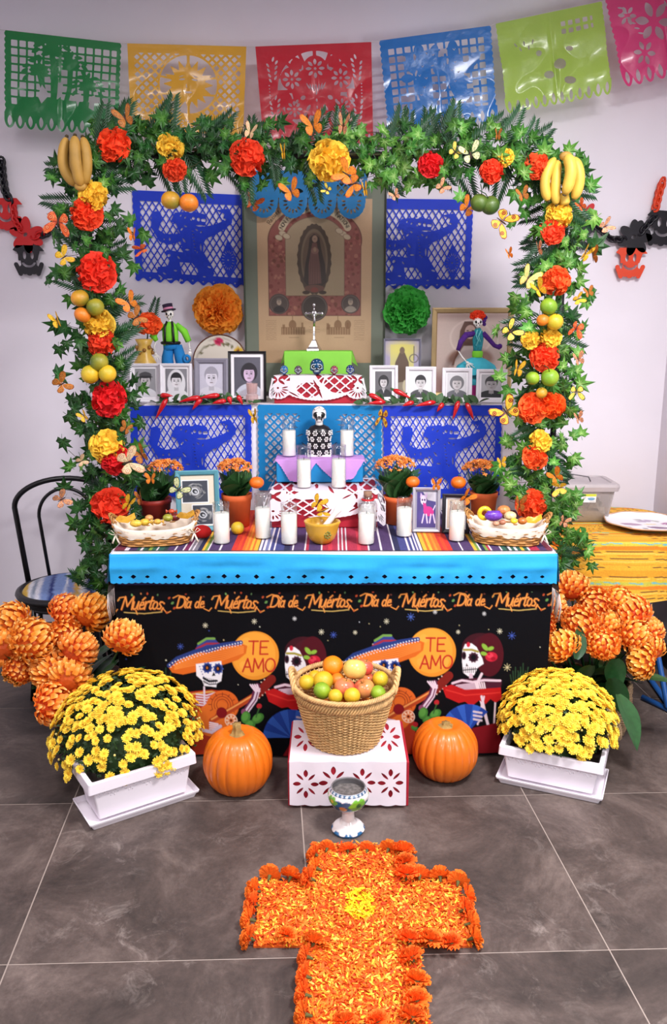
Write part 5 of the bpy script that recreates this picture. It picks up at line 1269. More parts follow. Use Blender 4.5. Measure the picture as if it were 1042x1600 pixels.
def bone_hand(b, wrist, dirv, L, mi=0, spread=.5):
 dirv = Vector(dirv).normalized(); side = dirv.cross(Vector((0, 1, 0))).normalized()
 b.ball(wrist, L * .16, 6, 5, mi)
 for i in range(5):
  s = (i - 2) * spread / 2; d = (dirv + side * s).normalized(); l = L * (.7, .95, 1.0, .92, .65)[i]
  m = Vector(wrist) + d * l * .55; e = m + (d + Vector((0, -.25, -.1))).normalized() * l * .45
  b.tube([wrist, m, e], [L * .06, L * .05, L * .03], 5, mi)
# skeleton man doll
p = P(272, 568, 3.74); k_ = mpp(p); z0 = p.z
p.z = ZS + .001
hgt = P(268, 476, 3.74).z - ZS
t = thing('skeleton_man_doll', 'skeleton doll with black top hat, lime shirt, black braces and blue trousers', 'doll', tuple(p))
m_lime = M('lime_felt', (120, 206, 50), .85, var=.06); m_bluef = M('blue_felt', (22, 118, 186), .85, var=.06, vs=40)
S = lambda x, z, y=0: ((x - 272) * k_, y * k_, hgt - (z - 476) * k_)
b = MB();
for s in (-1, 1): b.tube([S(272 + s * 6, 538), S(272 + s * 10, 556), S(274 + s * 12, 572), S(274 + s * 13, 618)], [7.5 * k_, 9 * k_, 10 * k_, 11 * k_], 10)
b.tube([S(268, 534), S(270, 544)], [12 * k_, 14 * k_], 12, flat=.7); b.build('trousers', m_bluef, t)
b = MB(); b.tube([S(268, 502), S(268, 508), S(268, 522), S(268, 538)], [5 * k_, 12 * k_, 12.5 * k_, 12 * k_], 14, flat=.7)
b.tube([S(258, 506), S(246, 514, -2), S(242, 524, -3), S(247, 531, -3)], [5 * k_, 7 * k_, 7.5 * k_, 4 * k_], 10, flat=.8); b.tube([S(278, 506), S(290, 517), S(296, 532)], [5 * k_, 7 * k_, 6 * k_], 10, flat=.8); b.build('shirt', m_lime, t)
b = MB()
for s in (-1, 1): b.tube([S(268 + s * 4, 502, -3), S(268 + s * 6, 510, -9.5), S(268 + s * 6.5, 522, -10), S(268 + s * 7, 534, -10)], 1.9 * k_, 6)
b.tube([S(268 + 13.5 * math.cos(R(a)), 534, 9.6 * math.sin(R(a))) for a in range(0, 360, 20)], 2.6 * k_, 6, closed=True); b.build('braces_and_belt', m_blk, t)
b = MB(); b.tube([S(268, 504), S(268, 496)], 2 * k_, 8); skull(b, 7.6 * k_, 0, 1, Matrix.Translation(S(268, 491))); b.build('skull_head', [m_whc, m_blk], t)
b = MB(); b.lathe([(.001, 0), (11.5 * k_, 0), (11.5 * k_, 1 * k_), (7.4 * k_, 1.4 * k_), (8 * k_, 10 * k_), (.001, 10 * k_)], 20, 0, TRS(S(267, 485.5), (R(-6), R(-12), 0)))
b.lathe([(7.7 * k_, 1.2 * k_), (7.9 * k_, 1.3 * k_), (8 * k_, 4.6 * k_), (7.6 * k_, 4.7 * k_)], 20, 1, TRS(S(267, 485.5), (R(-6), R(-12), 0))); b.build('top_hat', [M('purple_black_felt', (44, 30, 54), .8), M('pink_ribbon', (206, 130, 160), .7)], t)
b = MB(); b.tube([S(247, 529, -3), S(243, 540, -4), S(245, 550, -5)], 1.1 * k_, 6); bone_hand(b, S(245, 551, -5), (.25, 0, -1), 15 * k_, spread=.9); b.tube([S(296, 532), S(298, 544, -2)], 1.1 * k_, 6); bone_hand(b, S(298, 545, -2), (0, 0, -1), 12 * k_); b.build('bony_arms', m_whc, t)
b = MB(); b.tube([S(294 + 4.4 * math.cos(R(a)), 558 + 5 * math.sin(R(a)), -10) for a in range(0, 360, 30)], 2.2 * k_, 6, closed=True); b.build('blue_ring', m_bluef, t)
# skeleton lady doll in front of the gold framed painting
p = P(737, 628, 3.76); k_ = mpp(p); p.z = ZS + .001; hgt = P(741, 486, 3.76).z - ZS
t = thing('skeleton_lady_doll', 'tall skeleton lady doll with red flower crown, purple gloves and turquoise skirt', 'doll', tuple(p))
S = lambda x, z, y=0: ((x - 737) * k_, y * k_, hgt - (z - 486) * k_)
m_turq = M('turquoise_cloth', (62, 176, 196), .8, var=.08, vs=40); m_purp = M('purple_chenille', (76, 34, 122), .95, var=.2, vs=120, bump=.6, bs=300); m_pink = M('magenta_cloth', (206, 60, 150), .8)
b = MB(); b.lathe([(8 * k_, 0), (15 * k_, -3 * k_), (28 * k_, -12 * k_), (34 * k_, -26 * k_)], 40, 0, TRS(S(742, 556), s=(1, .55, 1)), wob=lambda a, j: 1 + .05 * j * math.sin(a * 13) * .6); b.build('upper_skirt', m_turq, t)
b = MB(); b.lathe([(13 * k_, 0), (14 * k_, -30 * k_)], 30, 0, TRS(S(739, 568), s=(1, .6, 1)), wob=lambda a, j: 1 + .06 * math.sin(a * 10)); b.build('lower_skirt', m_turq, t)
b = MB(); b.lathe([(12 * k_, 0), (13 * k_, -(S(0, 590)[2] - .002))], 30, 0, TRS(S(738, 590), s=(1, .6, 1)), wob=lambda a, j: 1 + .06 * math.sin(a * 9)); b.build('pink_hem', m_pink, t)
b = MB(); b.tube([S(742, 512), S(743, 518), S(743, 530), S(743, 542), S(742, 548)], [4 * k_, 7.5 * k_, 8.5 * k_, 7 * k_, 6 * k_], 12, flat=.75); b.build('bodice', M('teal_cloth', (30, 128, 140), .8, var=.3, vs=150), t)
b = MB(); b.lathe([(7 * k_, 0), (8.4 * k_, -2 * k_), (8.2 * k_, -8 * k_), (7 * k_, -10 * k_)], 16, 0, TRS(S(743, 546), s=(1, .8, 1))); b.build('sash', M('lime_sash', (122, 206, 50), .8), t)
b = MB(); b.tube([S(738, 520), S(724, 522, -3), S(716, 532, -5), S(712, 545, -6)], [4 * k_, 5 * k_, 4.4 * k_, 3.4 * k_], 8); b.tube([S(750, 519), S(758, 527, -2), S(768, 538, -4), S(777, 541, -5)], [4 * k_, 3.6 * k_, 3.2 * k_, 3.6 * k_], 8); b.ball(S(776, 539, -5), 4 * k_, 8, 6); b.build('purple_sleeves', m_purp, t)
b = MB(); b.tube([S(712, 545, -6), S(718, 555, -12), S(724, 562, -16)], 1.1 * k_, 6); bone_hand(b, S(725, 563, -18), (.5, 0, -.8), 15 * k_, spread=1.0); b.build('bony_hand', m_whc, t)
b = MB(); b.tube([S(742, 514), S(742, 509)], 1.9 * k_, 8); skull(b, 8 * k_, 0, 1, Matrix.Translation(S(741, 503, -3))); b.build('skull_head', [m_whc, m_blk], t)
b = MB();
for (x, z, r_) in ((750, 500, 5), (753, 496, 3.5), (752, 506, 3), (745, 496, 6)): b.ball(S(x, z, 1), r_ * k_, 8, 6)
b.build('purple_hair', m_purp, t)
O('flower_crown', CARN[('orange_red', 1)], t, S(741, 494, -2), (0, 0, 0), (12 * k_, 8 * k_, 9 * k_))
b = MB(); b.tube([S(740, 514, -9), S(738, 522, -9.5), S(742, 530, -9.5), S(739, 538, -9)], .8 * k_, 5); b.tube([S(746, 514, -9), S(742, 524, -9.5), S(745, 532, -9.5)], .8 * k_, 5); b.build('neck_ribbon', M('aqua_ribbon', (110, 190, 190), .6), t)
# small carved glass
m_glass = thin_glass('clear_glass', (250, 252, 252))
m_rose = thin_glass('rose_glass', (236, 214, 212), .1, .25)
p = P(394, 628, 3.6); p.z = ZS + .001; k_ = mpp(p)
t = thing('small_glass', 'small rosy cut glass beaker beside the crimson box on the shelf', 'glass', tuple(p))
b = MB(); b.lathe([(.001, 0), (8 * k_, 0), (9.5 * k_, 4 * k_), (9.5 * k_, 13 * k_), (7.4 * k_, 15 * k_), (8 * k_, 17 * k_), (9 * k_, 31 * k_), (7.8 * k_, 31 * k_), (6.5 * k_, 18 * k_), (.001, 17 * k_)], 12); b.build('vessel', m_rose, t, False)
# ------------------------------------------------------------ candles in glass jars
m_wax = M('white_wax', (240, 236, 228), .45, sss=.15); m_wick = M('wick', (60, 54, 50), .9)
def candle(lab, x, yb, y_top, y_wax, wpx, Y, z, grp='white candles in clear glass jars'):
 p = P(x, yb, Y); p.z = z; k = mpp(p); r = wpx / 2 * k
 H = (P(x, y_top, Y).z - z); hw = P(x, y_wax, Y).z - z
 t = thing('jar_candle', lab, 'candle', tuple(p), group=grp)
 b = MB(); b.lathe([(.001, .001), (r * .9, .001), (r, .004), (r, H * .80), (r * .97, H * .83), (r * .93, H * .86), (r * 1.0, H * .90), (r, H), (r * .92, H), (r * .88, H * .9), (r * .88, H * .84), (r * .93, H * .8), (r * .93, hw + .0005)], 28); b.build('glass_jar', m_glass, t)
 b = MB(); b.lathe([(.001, .003), (r * .90, .003), (r * .925, .006), (r * .925, hw - .002), (r * .85, hw), (r * .2, hw - .002), (.001, hw - .001)], 28); b.build('wax', m_wax, t)
 b = MB(); b.tube([(0, 0, hw - .003), (.001, 0, hw + .009)], .0011, 6); b.build('wick', m_wick, t)
ZB_ = ZT + .0085
for (lab, x, yb, yt, yw, w) in (('jar candle at the altar front before the teal photo frame', 347, 851, 785, 801, 26), ('jar candle with a cloudy glass, left of the centre step', 411, 843, 771, 793, 25), ('jar candle just left of the yellow mortar bowl', 452, 852, 786, 802, 26),
  ('jar candle in front of the corked bottle', 572, 852, 788, 802, 26), ('jar candle before the silver framed dog picture', 631, 840, 778, 793, 25), ('jar candle before the black frame near the right basket', 713, 847, 783, 799, 25)):
 pz = PZ(x, yb - 3, ZB_); candle(lab, x, yb, yt, yw, w, pz.y, ZB_)
for (lab, x, yb, yt, yw, w) in (('jar candle on the lattice paper, front left of the lilac cloth', 475, 763, 696, 718, 23), ('jar candle on the lattice paper, front right of the lilac cloth', 529, 763, 695, 717, 23)):
 pz = PZ(x, yb - 3, CZ + .006); candle(lab, x, yb, yt, yw, w, cyf + .06, CZ + .0055)
for (lab, x, yb, yt, yw, w) in (('rear jar candle on the lilac cloth left of the figurine', 452, 717, 653, 672, 22), ('rear jar candle on the lilac cloth right of the figurine', 542, 717, 654, 672, 22)):
 candle(lab, x, yb, yt, yw, w, byf + .075, BZ + .0055)
# corked bottle behind the right candle
pz = PZ(574, 838, ZB_); pz.y = 3.165; p = P(574, 838, pz.y); p.z = ZB_; k_ = mpp(p)
t = thing('corked_bottle', 'clear bottle of salt with cork and red ribbon behind a candle', 'bottle', tuple(p))
b = MB(); b.lathe([(.001, .001), (14 * k_, .001), (15 * k_, 2 * k_), (15 * k_, 42 * k_), (13 * k_, 47 * k_), (8 * k_, 52 * k_), (8 * k_, 57 * k_), (7 * k_, 57 * k_), (6.6 * k_, 51 * k_), (13 * k_, 44 * k_)], 20); b.build('glass', m_glass, t)
b = MB(); b.lathe([(.001, .002), (13 * k_, .002), (13.2 * k_, 38 * k_), (8 * k_, 44 * k_), (.001, 45 * k_)], 18); b.build('salt', M('white_salt', (226, 216, 216), .9, bump=.6, bs=300), t)
b = MB(); b.tube([(0, 0, 51 * k_), (0, 0, 63 * k_)], [5.8 * k_, 6.8 * k_], 14); b.build('cork', M('cork', (146, 112, 92), .9, var=.2, vs=100), t)
b = MB(); b.tube([(8.6 * k_ * math.cos(R(a)), 8.6 * k_ * math.sin(R(a)), 50 * k_) for a in range(0, 360, 24)], 1.7 * k_, 6, closed=True); b.build('ribbon', M('red_ribbon', (196, 30, 40), .6), t)
# yellow mortar bowl and pestle
p = PZ(503, 846, ZB_); p.y = 2.995; p = P(503, 846, 2.995); p.z = ZB_; k_ = mpp(p)
t = thing('mortar_bowl', 'yellow ceramic mortar bowl with a painted flower at the altar front centre', 'bowl', tuple(p))
b = MB(); b.lathe([(.001, 0), (13 * k_, 0), (20 * k_, 7 * k_), (24.5 * k_, 18 * k_), (26.5 * k_, 30 * k_), (28 * k_, 34 * k_), (26 * k_, 35 * k_), (24 * k_, 30 * k_), (20 * k_, 16 * k_), (.001, 8 * k_)], 40, wob=lambda a, j: 1 + (.08 * math.exp(-((a - 5.9) % 6.28 / .35) ** 2) if j in (4, 5, 6) else 0) - .03 * abs(math.sin(a * 3)) * (j in (3, 4))); b.build('bowl', M('mustard_glaze', (204, 156, 44), .35, var=.06, coat=.2), t)
b = MB()
for q in range(8): b.ball((9 * k_ + 4.2 * k_ * math.cos(q * .785), -23.2 * k_, 17 * k_ + 5 * k_ * math.sin(q * .785)), 1.7 * k_, 6, 4, s=(1, .4, 1))
b.ball((9 * k_, -23.2 * k_, 17 * k_), 2.2 * k_, 8, 5, s=(1, .5, 1)); f = b.build('painted_flower', M('olive_paint', (110, 116, 50), .4), t); f['kind'] = 'stuff'
t = thing('pestle', 'white pestle leaning in the yellow mortar bowl', 'pestle', tuple(p))
b = MB(); b.tube([(-2 * k_, 0, 16 * k_), (6 * k_, 2 * k_, 26 * k_), (20 * k_, 5 * k_, 44 * k_), (26 * k_, 6 * k_, 52 * k_), (28 * k_, 6.5 * k_, 54 * k_)], [6 * k_, 5 * k_, 4.4 * k_, 6 * k_, 2 * k_], 12); b.build('shaft', M('white_stone', (230, 222, 218), .5), t)
# ------------------------------------------------------------ flowering kalanchoe pots
m_terra = M('terracotta', (206, 92, 42), .7, var=.08, vs=20, rnd=.05); m_kleaf = M('thick_leaf', (58, 100, 54), .35, var=.15, rnd=.25, coat=.2); m_kfl = M('orange_cluster', (234, 142, 56), .7, var=.25, vs=60)
def leaf_mesh(name, L, w, mat, curl=.25, n=6, cup=.15):
 b = MB(); vs = []
 for i in range(n + 1):
  t_ = i / n; ww = w * abs(math.sin(math.pi * min(1, .06 + t_ * .94))) ** .8 * (1 - .25 * t_); z = -curl * t_ * t_ * L
  for s in (-1, -.5, 0, .5, 1): vs.append((s * ww, t_ * L, z + cup * abs(s) * ww))
 fs = [(i * 5 + k, i * 5 + k + 1, (i + 1) * 5 + k + 1, (i + 1) * 5 + k) for i in range(n) for k in range(4)]
 b.add(vs, fs); return b.mesh(name, mat)
KLEAF = leaf_mesh('thick_leaf', 1, .40, m_kleaf, .22)
def kalanchoe(lab, x, ybase, ytop, xw, ypot, potw, z, Y, cx, cy, crx, cry, matp=m_terra):
 p = P(x, ybase, Y); p.z = z; k = mpp(p); r = random.Random(int(x))
 t = thing('potted_kalanchoe', lab, 'potted plant', tuple(p), group='orange kalanchoes in terracotta pots')
 hp = P(x, ypot, Y).z - z; pr = potw / 2 * k
 b = MB(); b.lathe([(.001, 0), (pr * .82, 0), (pr * .97, hp * .8), (pr * 1.02, hp * .82), (pr * 1.04, hp), (pr * .94, hp), (pr * .9, hp * .8)], 32); b.build('pot', matp, t)
 b = MB(); b.lathe([(.001, hp * .86), (pr * .92, hp * .84)], 20); b.build('soil', M('dark_soil', (34, 24, 20), .95), t)
 hc = P(cx, cy, Y).z - z
 for i in range(18):
  a = i * 2.4; el = r.uniform(48, 82); L = (hc - hp) * r.uniform(.75, 1.1)
  O('leaf', KLEAF, t, (pr * .3 * math.cos(a), pr * .3 * math.sin(a), hp * .9), (R(el), 0, a), L)
 b = MB(); fl = MB(); X0 = (cx - x) * k
 for i in range(190):
  a = r.uniform(0, 6.283); q = math.sqrt(r.random()); fx, fy = X0 + crx * k * q * math.cos(a), crx * k * .8 * q * math.sin(a)
  fz = hc + cry * k * (1.3 * math.sqrt(max(0, 1 - q * q)) - .7) + r.uniform(-.5, .5) * 2 * k
  if i % 6 == 0: b.tube([(X0 * .3, 0, hp), (fx * .8, fy * .8, (hp + fz) / 2), (fx, fy, fz)], .0012, 4)
  s = r.uniform(2.6, 3.8) * k; tilt = TRS((fx, fy, fz), (r.uniform(-.2, 1.3), r.uniform(-.6, .6), r.uniform(0, 3)))
  for j in range(4):
   aa = j * math.pi / 2; c, sn = math.cos(aa), math.sin(aa); px_, py_ = -sn, c
   fl.add([(0, 0, -s * .4), (c * s * .7 + px_ * s * .45, sn * s * .7 + py_ * s * .45, s * .15), (c * s * 1.25, sn * s * 1.25, s * .1), (c * s * .7 - px_ * s * .45, sn * s * .7 - py_ * s * .45, s * .15)], [(0, 1, 2, 3)], 0, tilt)
  fl.ball((0, 0, 0), s * .35, 5, 4, 1, tilt)
 f = b.build('flower_stems', m_kleaf, t); f['kind'] = 'stuff'
 f = fl.build('flower_cluster', [m_kfl, M('pale_bud', (236, 168, 110), .6)], t, False); f['kind'] = 'stuff'
kalanchoe('kalanchoe in a dark red pot behind the left candy basket', 243, 822, 0, 0, 778, 52, ZB_, 3.30, 262, 727, 27, 12, M('dark_red_pot', (150, 40, 30), .5))
kalanchoe('kalanchoe in an orange pot, right of the teal photo frame', 371, 826, 0, 0, 771, 46, ZB_, 3.26, 369, 726, 26, 13)
kalanchoe('kalanchoe in an orange pot, right of the centre step', 621, 824, 0, 0, 774, 44, ZB_, 3.30, 616, 722, 30, 14)
kalanchoe('kalanchoe in an orange pot behind the right candy basket', 754, 816, 0, 0, 768, 42, ZB_, 3.34, 749, 728, 30, 13)
# oranges and tangerines, spheres with dimples and a green calyx
def citrus_mesh(name, col, seed=0, oblate=.9, green=0.0, col2=(96, 120, 30)):
 b = MB(); r = random.Random(seed); N, K = 20, 12; c1 = srgb(col); c2 = srgb(col2); vs = []; cs = []; fs = []
 for k in range(K + 1):
  ph = math.pi * k / K
  for i in range(N):
   th = 2 * math.pi * i / N; rr = 1 - .06 * math.exp(-(ph / .35) ** 2) - .04 * math.exp(-((math.pi - ph) / .3) ** 2) + .012 * math.sin(th * 5) * math.sin(ph)
   vs.append((rr * math.sin(ph) * math.cos(th), rr * math.sin(ph) * math.sin(th), -rr * math.cos(ph) * oblate))
   g = min(1, max(0, green + .35 * math.sin(th + seed) * math.sin(ph) + .2 * math.sin(3 * ph + seed))) if green > 0 else 0
   cs.append(tuple(a * (1 - g) + q * g for a, q in zip(c1, c2)))
 for k in range(K):
  for i in range(N):
   j = (i + 1) % N; fs.append((k * N + i, k * N + j, (k + 1) * N + j, (k + 1) * N + i))
 o = b.add(vs, []);
 for f in fs: b.f.append(f); b.mi.append(0); b.c.append(tuple(cs[q] for q in f))
 b.anyc = True
 for a in range(5):
  c, s = math.cos(a * 1.256), math.sin(a * 1.256); b.add([(0, 0, .93 * oblate), (.12 * c - .05 * s, .12 * s + .05 * c, .92 * oblate), (.2 * c, .2 * s, .9 * oblate), (.12 * c + .05 * s, .12 * s - .05 * c, .92 * oblate)], [(0, 1, 2, 3)], 0, None, srgb(90, 84, 40))
 return b.mesh(name, M('citrus_peel', (255, 255, 255), .38, attr=True, var=.05, vs=4, bump=.25, bs=16, spec=.5, coat=.1))
CT = {'orange': citrus_mesh('orange', (240, 136, 24)), 'tangerine': citrus_mesh('tangerine', (240, 110, 20), 1, .82), 'lemon': citrus_mesh('lemon', (226, 180, 40), 2, .98, .12, (160, 160, 40)),
   'green': citrus_mesh('green_orange', (176, 160, 44), 3, .95, .55, (70, 100, 28)), 'dark_green': citrus_mesh('lime_fruit', (96, 118, 40), 4, .96, .5, (48, 80, 26)), 'half': citrus_mesh('ripening_orange', (222, 150, 36), 5, .93, .35, (96, 116, 36)),
   'lime': citrus_mesh('lime', (146, 176, 40), 6, .95, .3, (90, 140, 40)), 'amber': citrus_mesh('amber_orange', (226, 126, 34), 7, .88, .15, (160, 110, 30))}
def fruit(name, lab, kind, x, y, rpx, Y, z=None, grp=None, rot=None, squash=1.0, cat=None):
 p = P(x, y, Y)
 if z is not None: p.z = z + rpx * mpp(p) * .92
 return tag(O(name, CT[kind], None, tuple(p), rot or (random.uniform(-.6, .6), random.uniform(-.6, .6), random.uniform(0, 6)), rpx * mpp(p)), lab, cat or 'fruit', grp)
fruit('orange', 'small yellow orange lying on the blanket beside the left centre candle', 'lemon', 371, 825, 10.5, 3.12, ZB_ - .0015)
# fruit picks stuck in the flower pots
def pick(lab, x, y, r, Y, x2, y2):
 o = fruit('tangerine', lab, 'tangerine', x, y, r, Y, rot=(0, 0, 0))
 p = P(x, y, Y); q = P(x2, y2, Y + .03); b = MB(); s = r * mpp(p)
 b.tube([(0, 0, .8), (.12, 0, 1.15)], .07, 6); b.build('stalk', m_kleaf, o)
pick('glossy tangerine resting on kalanchoe leaves left of the centre candles', 401, 754, 11.5, 3.19, 385, 790)
pick('glossy tangerine beside the right kalanchoe above the dog picture', 645, 753, 11, 3.22, 640, 790)
pick('knobbly little orange pumpkin beside the farthest right kalanchoe', 716, 754, 12, 3.26, 720, 790)
p = PZ(318, 838, ZB_); p.y -= .05; k_ = mpp(p)
t = thing('red_heart_cushion', 'small red cushion ornament lying in front of the teal photo frame', 'ornament', (p.x, p.y + .02, ZB_ + 11 * k_))
b = MB(); b.ball((0, 0, 0), 13 * k_, 16, 10, s=(1.15, .8, .82)); b.ball((-9 * k_, 0, -2 * k_), 8 * k_, 12, 8, s=(1, .8, .9)); b.build('body', M('red_felt', (196, 22, 22), .8, var=.1), t)
b = MB(); b.tube([(-14 * k_, -6 * k_, -2 * k_), (-20 * k_, -8 * k_, 1 * k_), (-23 * k_, -9 * k_, -4 * k_), (-17 * k_, -9 * k_, -8 * k_)], .8 * k_, 6); b.build('white_loop', M('cream_cord', (220, 210, 190), .8), t)
# frames on the table
def ultrasound():
 cv = Canvas(48, 70, (206, 196, 176), px=.4); cv.noise(.06)
 for (x0, y0, x1, y1, sd) in ((1, 6, 40, 38, 1), (15, 40, 46, 69, 2)):
  q = cv.win(x0, y0, x1, y1); q.f(q.b(x0, y0, x1, y1), (228, 228, 232)); q.f(q.b(x0 + 1.2, y0 + 1.2, x1 - 1.2, y1 - 1.2), (50, 54, 66)); r = random.Random(sd)
  mx, my = (x0 + x1) / 2, (y0 + y1) / 2
  for k in range(46):
   a = r.uniform(0, 360); rr = r.uniform(4, 15); q.f(I(q.e(mx + rr * math.cos(R(a)), my + rr * .7 * math.sin(R(a)), r.uniform(1, 5), r.uniform(.5, 1.4), a + 90), q.b(x0 + 2, y0 + 2, x1 - 2, y1 - 2)), (r.randint(90, 190),) * 3, .5)
  q.f(q.e(mx, my, 5, 4, 20), (26, 28, 36)); q.f(np.abs(q.e(mx, my, 5, 4, 20)) - .7, (190, 192, 198)); q.f(q.e(mx + 1, my + .6, 2.2, 1.5, 30), (170, 172, 178))
 return cv
frame_px('teal_photo_frame', 'teal wooden frame holding two grey scan pictures, by the left candle', 'photo frame', 277, 737, 344, 822, 3.16, 8, (78, 138, 152), ultrasound(), 0, lean=12, rz=9, zb=ZB_)
def dogpic():
 cv = Canvas(32, 44, (70, 60, 120), px=.4); cv.f(cv.p([(10, 0), (32, 0), (32, 12), (18, 10)]), (190, 186, 196)); cv.f(cv.e(16, 30, 14, 10), (80, 66, 140), .8, 4)
 cv.f(cv.e(11, 10, 5, 6), (214, 200, 224)); cv.f(cv.p([(5, 8), (6, 1), (10, 5)]), (200, 170, 210)); cv.f(cv.p([(13, 5), (17, 0), (17, 8)]), (200, 170, 210)); cv.f(cv.e(9, 10, 1.4, 1.4), (60, 40, 90)); cv.f(cv.e(13, 10, 1.4, 1.4), (60, 40, 90)); cv.f(cv.e(11, 14, 1.2, .8), (50, 30, 60))
 cv.f(cv.e(20, 24, 9, 6, 10), (190, 46, 130)); cv.f(cv.p([(10, 14), (15, 14), (18, 22), (12, 24)]), (190, 46, 130))
 for (x, a) in ((12, -3), (16, 2), (24, -2), (28, 3)): cv.f(cv.s(x, 28, x + a, 38, 1.1), (210, 196, 220))
 cv.f(cv.s(28, 22, 31, 17, .8), (210, 196, 220)); return cv
frame_px('silver_photo_frame', 'silver frame with a picture of a dog in a pink coat', 'photo frame', 644, 762, 687, 824, 3.15, 5, (176, 174, 186), dogpic(), 2, lean=9, zb=ZB_, metal=.3, mount=(150, 148, 164), rz=-3)
def oldpic():
 cv = Canvas(30, 44, (196, 178, 160), px=.4); cv.f(cv.p([(4, 44), (8, 12), (16, 8), (20, 44)]), (130, 96, 80)); cv.f(cv.e(13, 12, 4, 5), (176, 136, 116)); cv.f(cv.b(20, 10, 28, 44), (160, 136, 120)); cv.noise(.12); return cv
frame_px('black_photo_frame', 'black frame with a small brown picture behind the right candle', 'photo frame', 690, 772, 733, 829, 3.13, 6, (26, 24, 34), oldpic(), 2, lean=9, zb=ZB_, rz=-6)
# ------------------------------------------------------------ chilli garland along the shelf edge
m_chi = M('red_chilli', (196, 18, 26), .22, var=.08, coat=.5); m_cleaf = M('basil_leaf', (58, 92, 52), .55, var=.15, rnd=.25)
CLEAF = leaf_mesh('round_leaf', 1, .38, m_cleaf, .2)
def garland(lab, xs, chil, leaves):
 y0 = 629; p = P((xs[0] + xs[1]) / 2, y0, 3.54)
 t = thing('chilli_garland', lab, 'garland', (p.x, 3.545, ZS + .006)); k = mpp(p)
 r = random.Random(int(xs[0]))
 b = MB(); n = 14
 b.tube([(((xs[0] + (xs[1] - xs[0]) * i / n) - (xs[0] + xs[1]) / 2) * k, -.004 + .003 * math.sin(i * 2), .004 * math.sin(i * 1.7)) for i in range(n + 1)], .0016, 6); b.build('cord', m_kleaf, t)
 for (xa, ya, xb, yb) in chil:
  A = Vector(((xa - (xs[0] + xs[1]) / 2) * k, -.014, P(xa, ya, 3.54).z - ZS - .006)); B = Vector(((xb - (xs[0] + xs[1]) / 2) * k, -.024, P(xb, yb, 3.54).z - ZS - .006))
  mid = (A + B) / 2 + Vector((0, -.006, .004)); d = (B - A)
  b = MB(); pts = []; rs = []
  for i in range(9):
   s = i / 8; q = A * (1 - s) ** 2 + mid * 2 * s * (1 - s) + B * s * s; pts.append(q); rs.append(4.3 * k * (math.sin(min(1, s * 3 + .25) * 1.57) * (1 - s ** 2.2) + .04))
  b.tube(pts, rs, 9); o = b.build('chilli', m_chi, t)
  b = MB(); b.tube([A, A - d.normalized() * 5 * k + Vector((0, 0, .003))], [2.6 * k, 1 * k], 7); b.build('stalk', m_cleaf, o)
 for i in range(leaves):
  x = xs[0] + (xs[1] - xs[0]) * (i + .5) / leaves + r.uniform(-6, 6)
  O('leaf', CLEAF, t, ((x - (xs[0] + xs[1]) / 2) * k, -.006, .003), (R(r.uniform(10, 85)), R(r.uniform(-50, 50)), R(r.uniform(-90, 90))), r.uniform(13, 21) * k)
garland('red chilli garland with round leaves along the left shelf edge', (244, 392), [(262, 622, 243, 655), (252, 618, 272, 618), (314, 620, 280, 628), (344, 617, 312, 622), (316, 622, 301, 640), (354, 626, 332, 630), (358, 620, 362, 632), (372, 618, 380, 632)], 34)
garland('red chilli garland with leaves along the right shelf edge', (570, 752), [(576, 616, 602, 628), (602, 628, 574, 630), (614, 609, 641, 622), (646, 628, 628, 634), (680, 628, 648, 634), (692, 630, 682, 643), (716, 626, 707, 655), (728, 629, 740, 656)], 46)
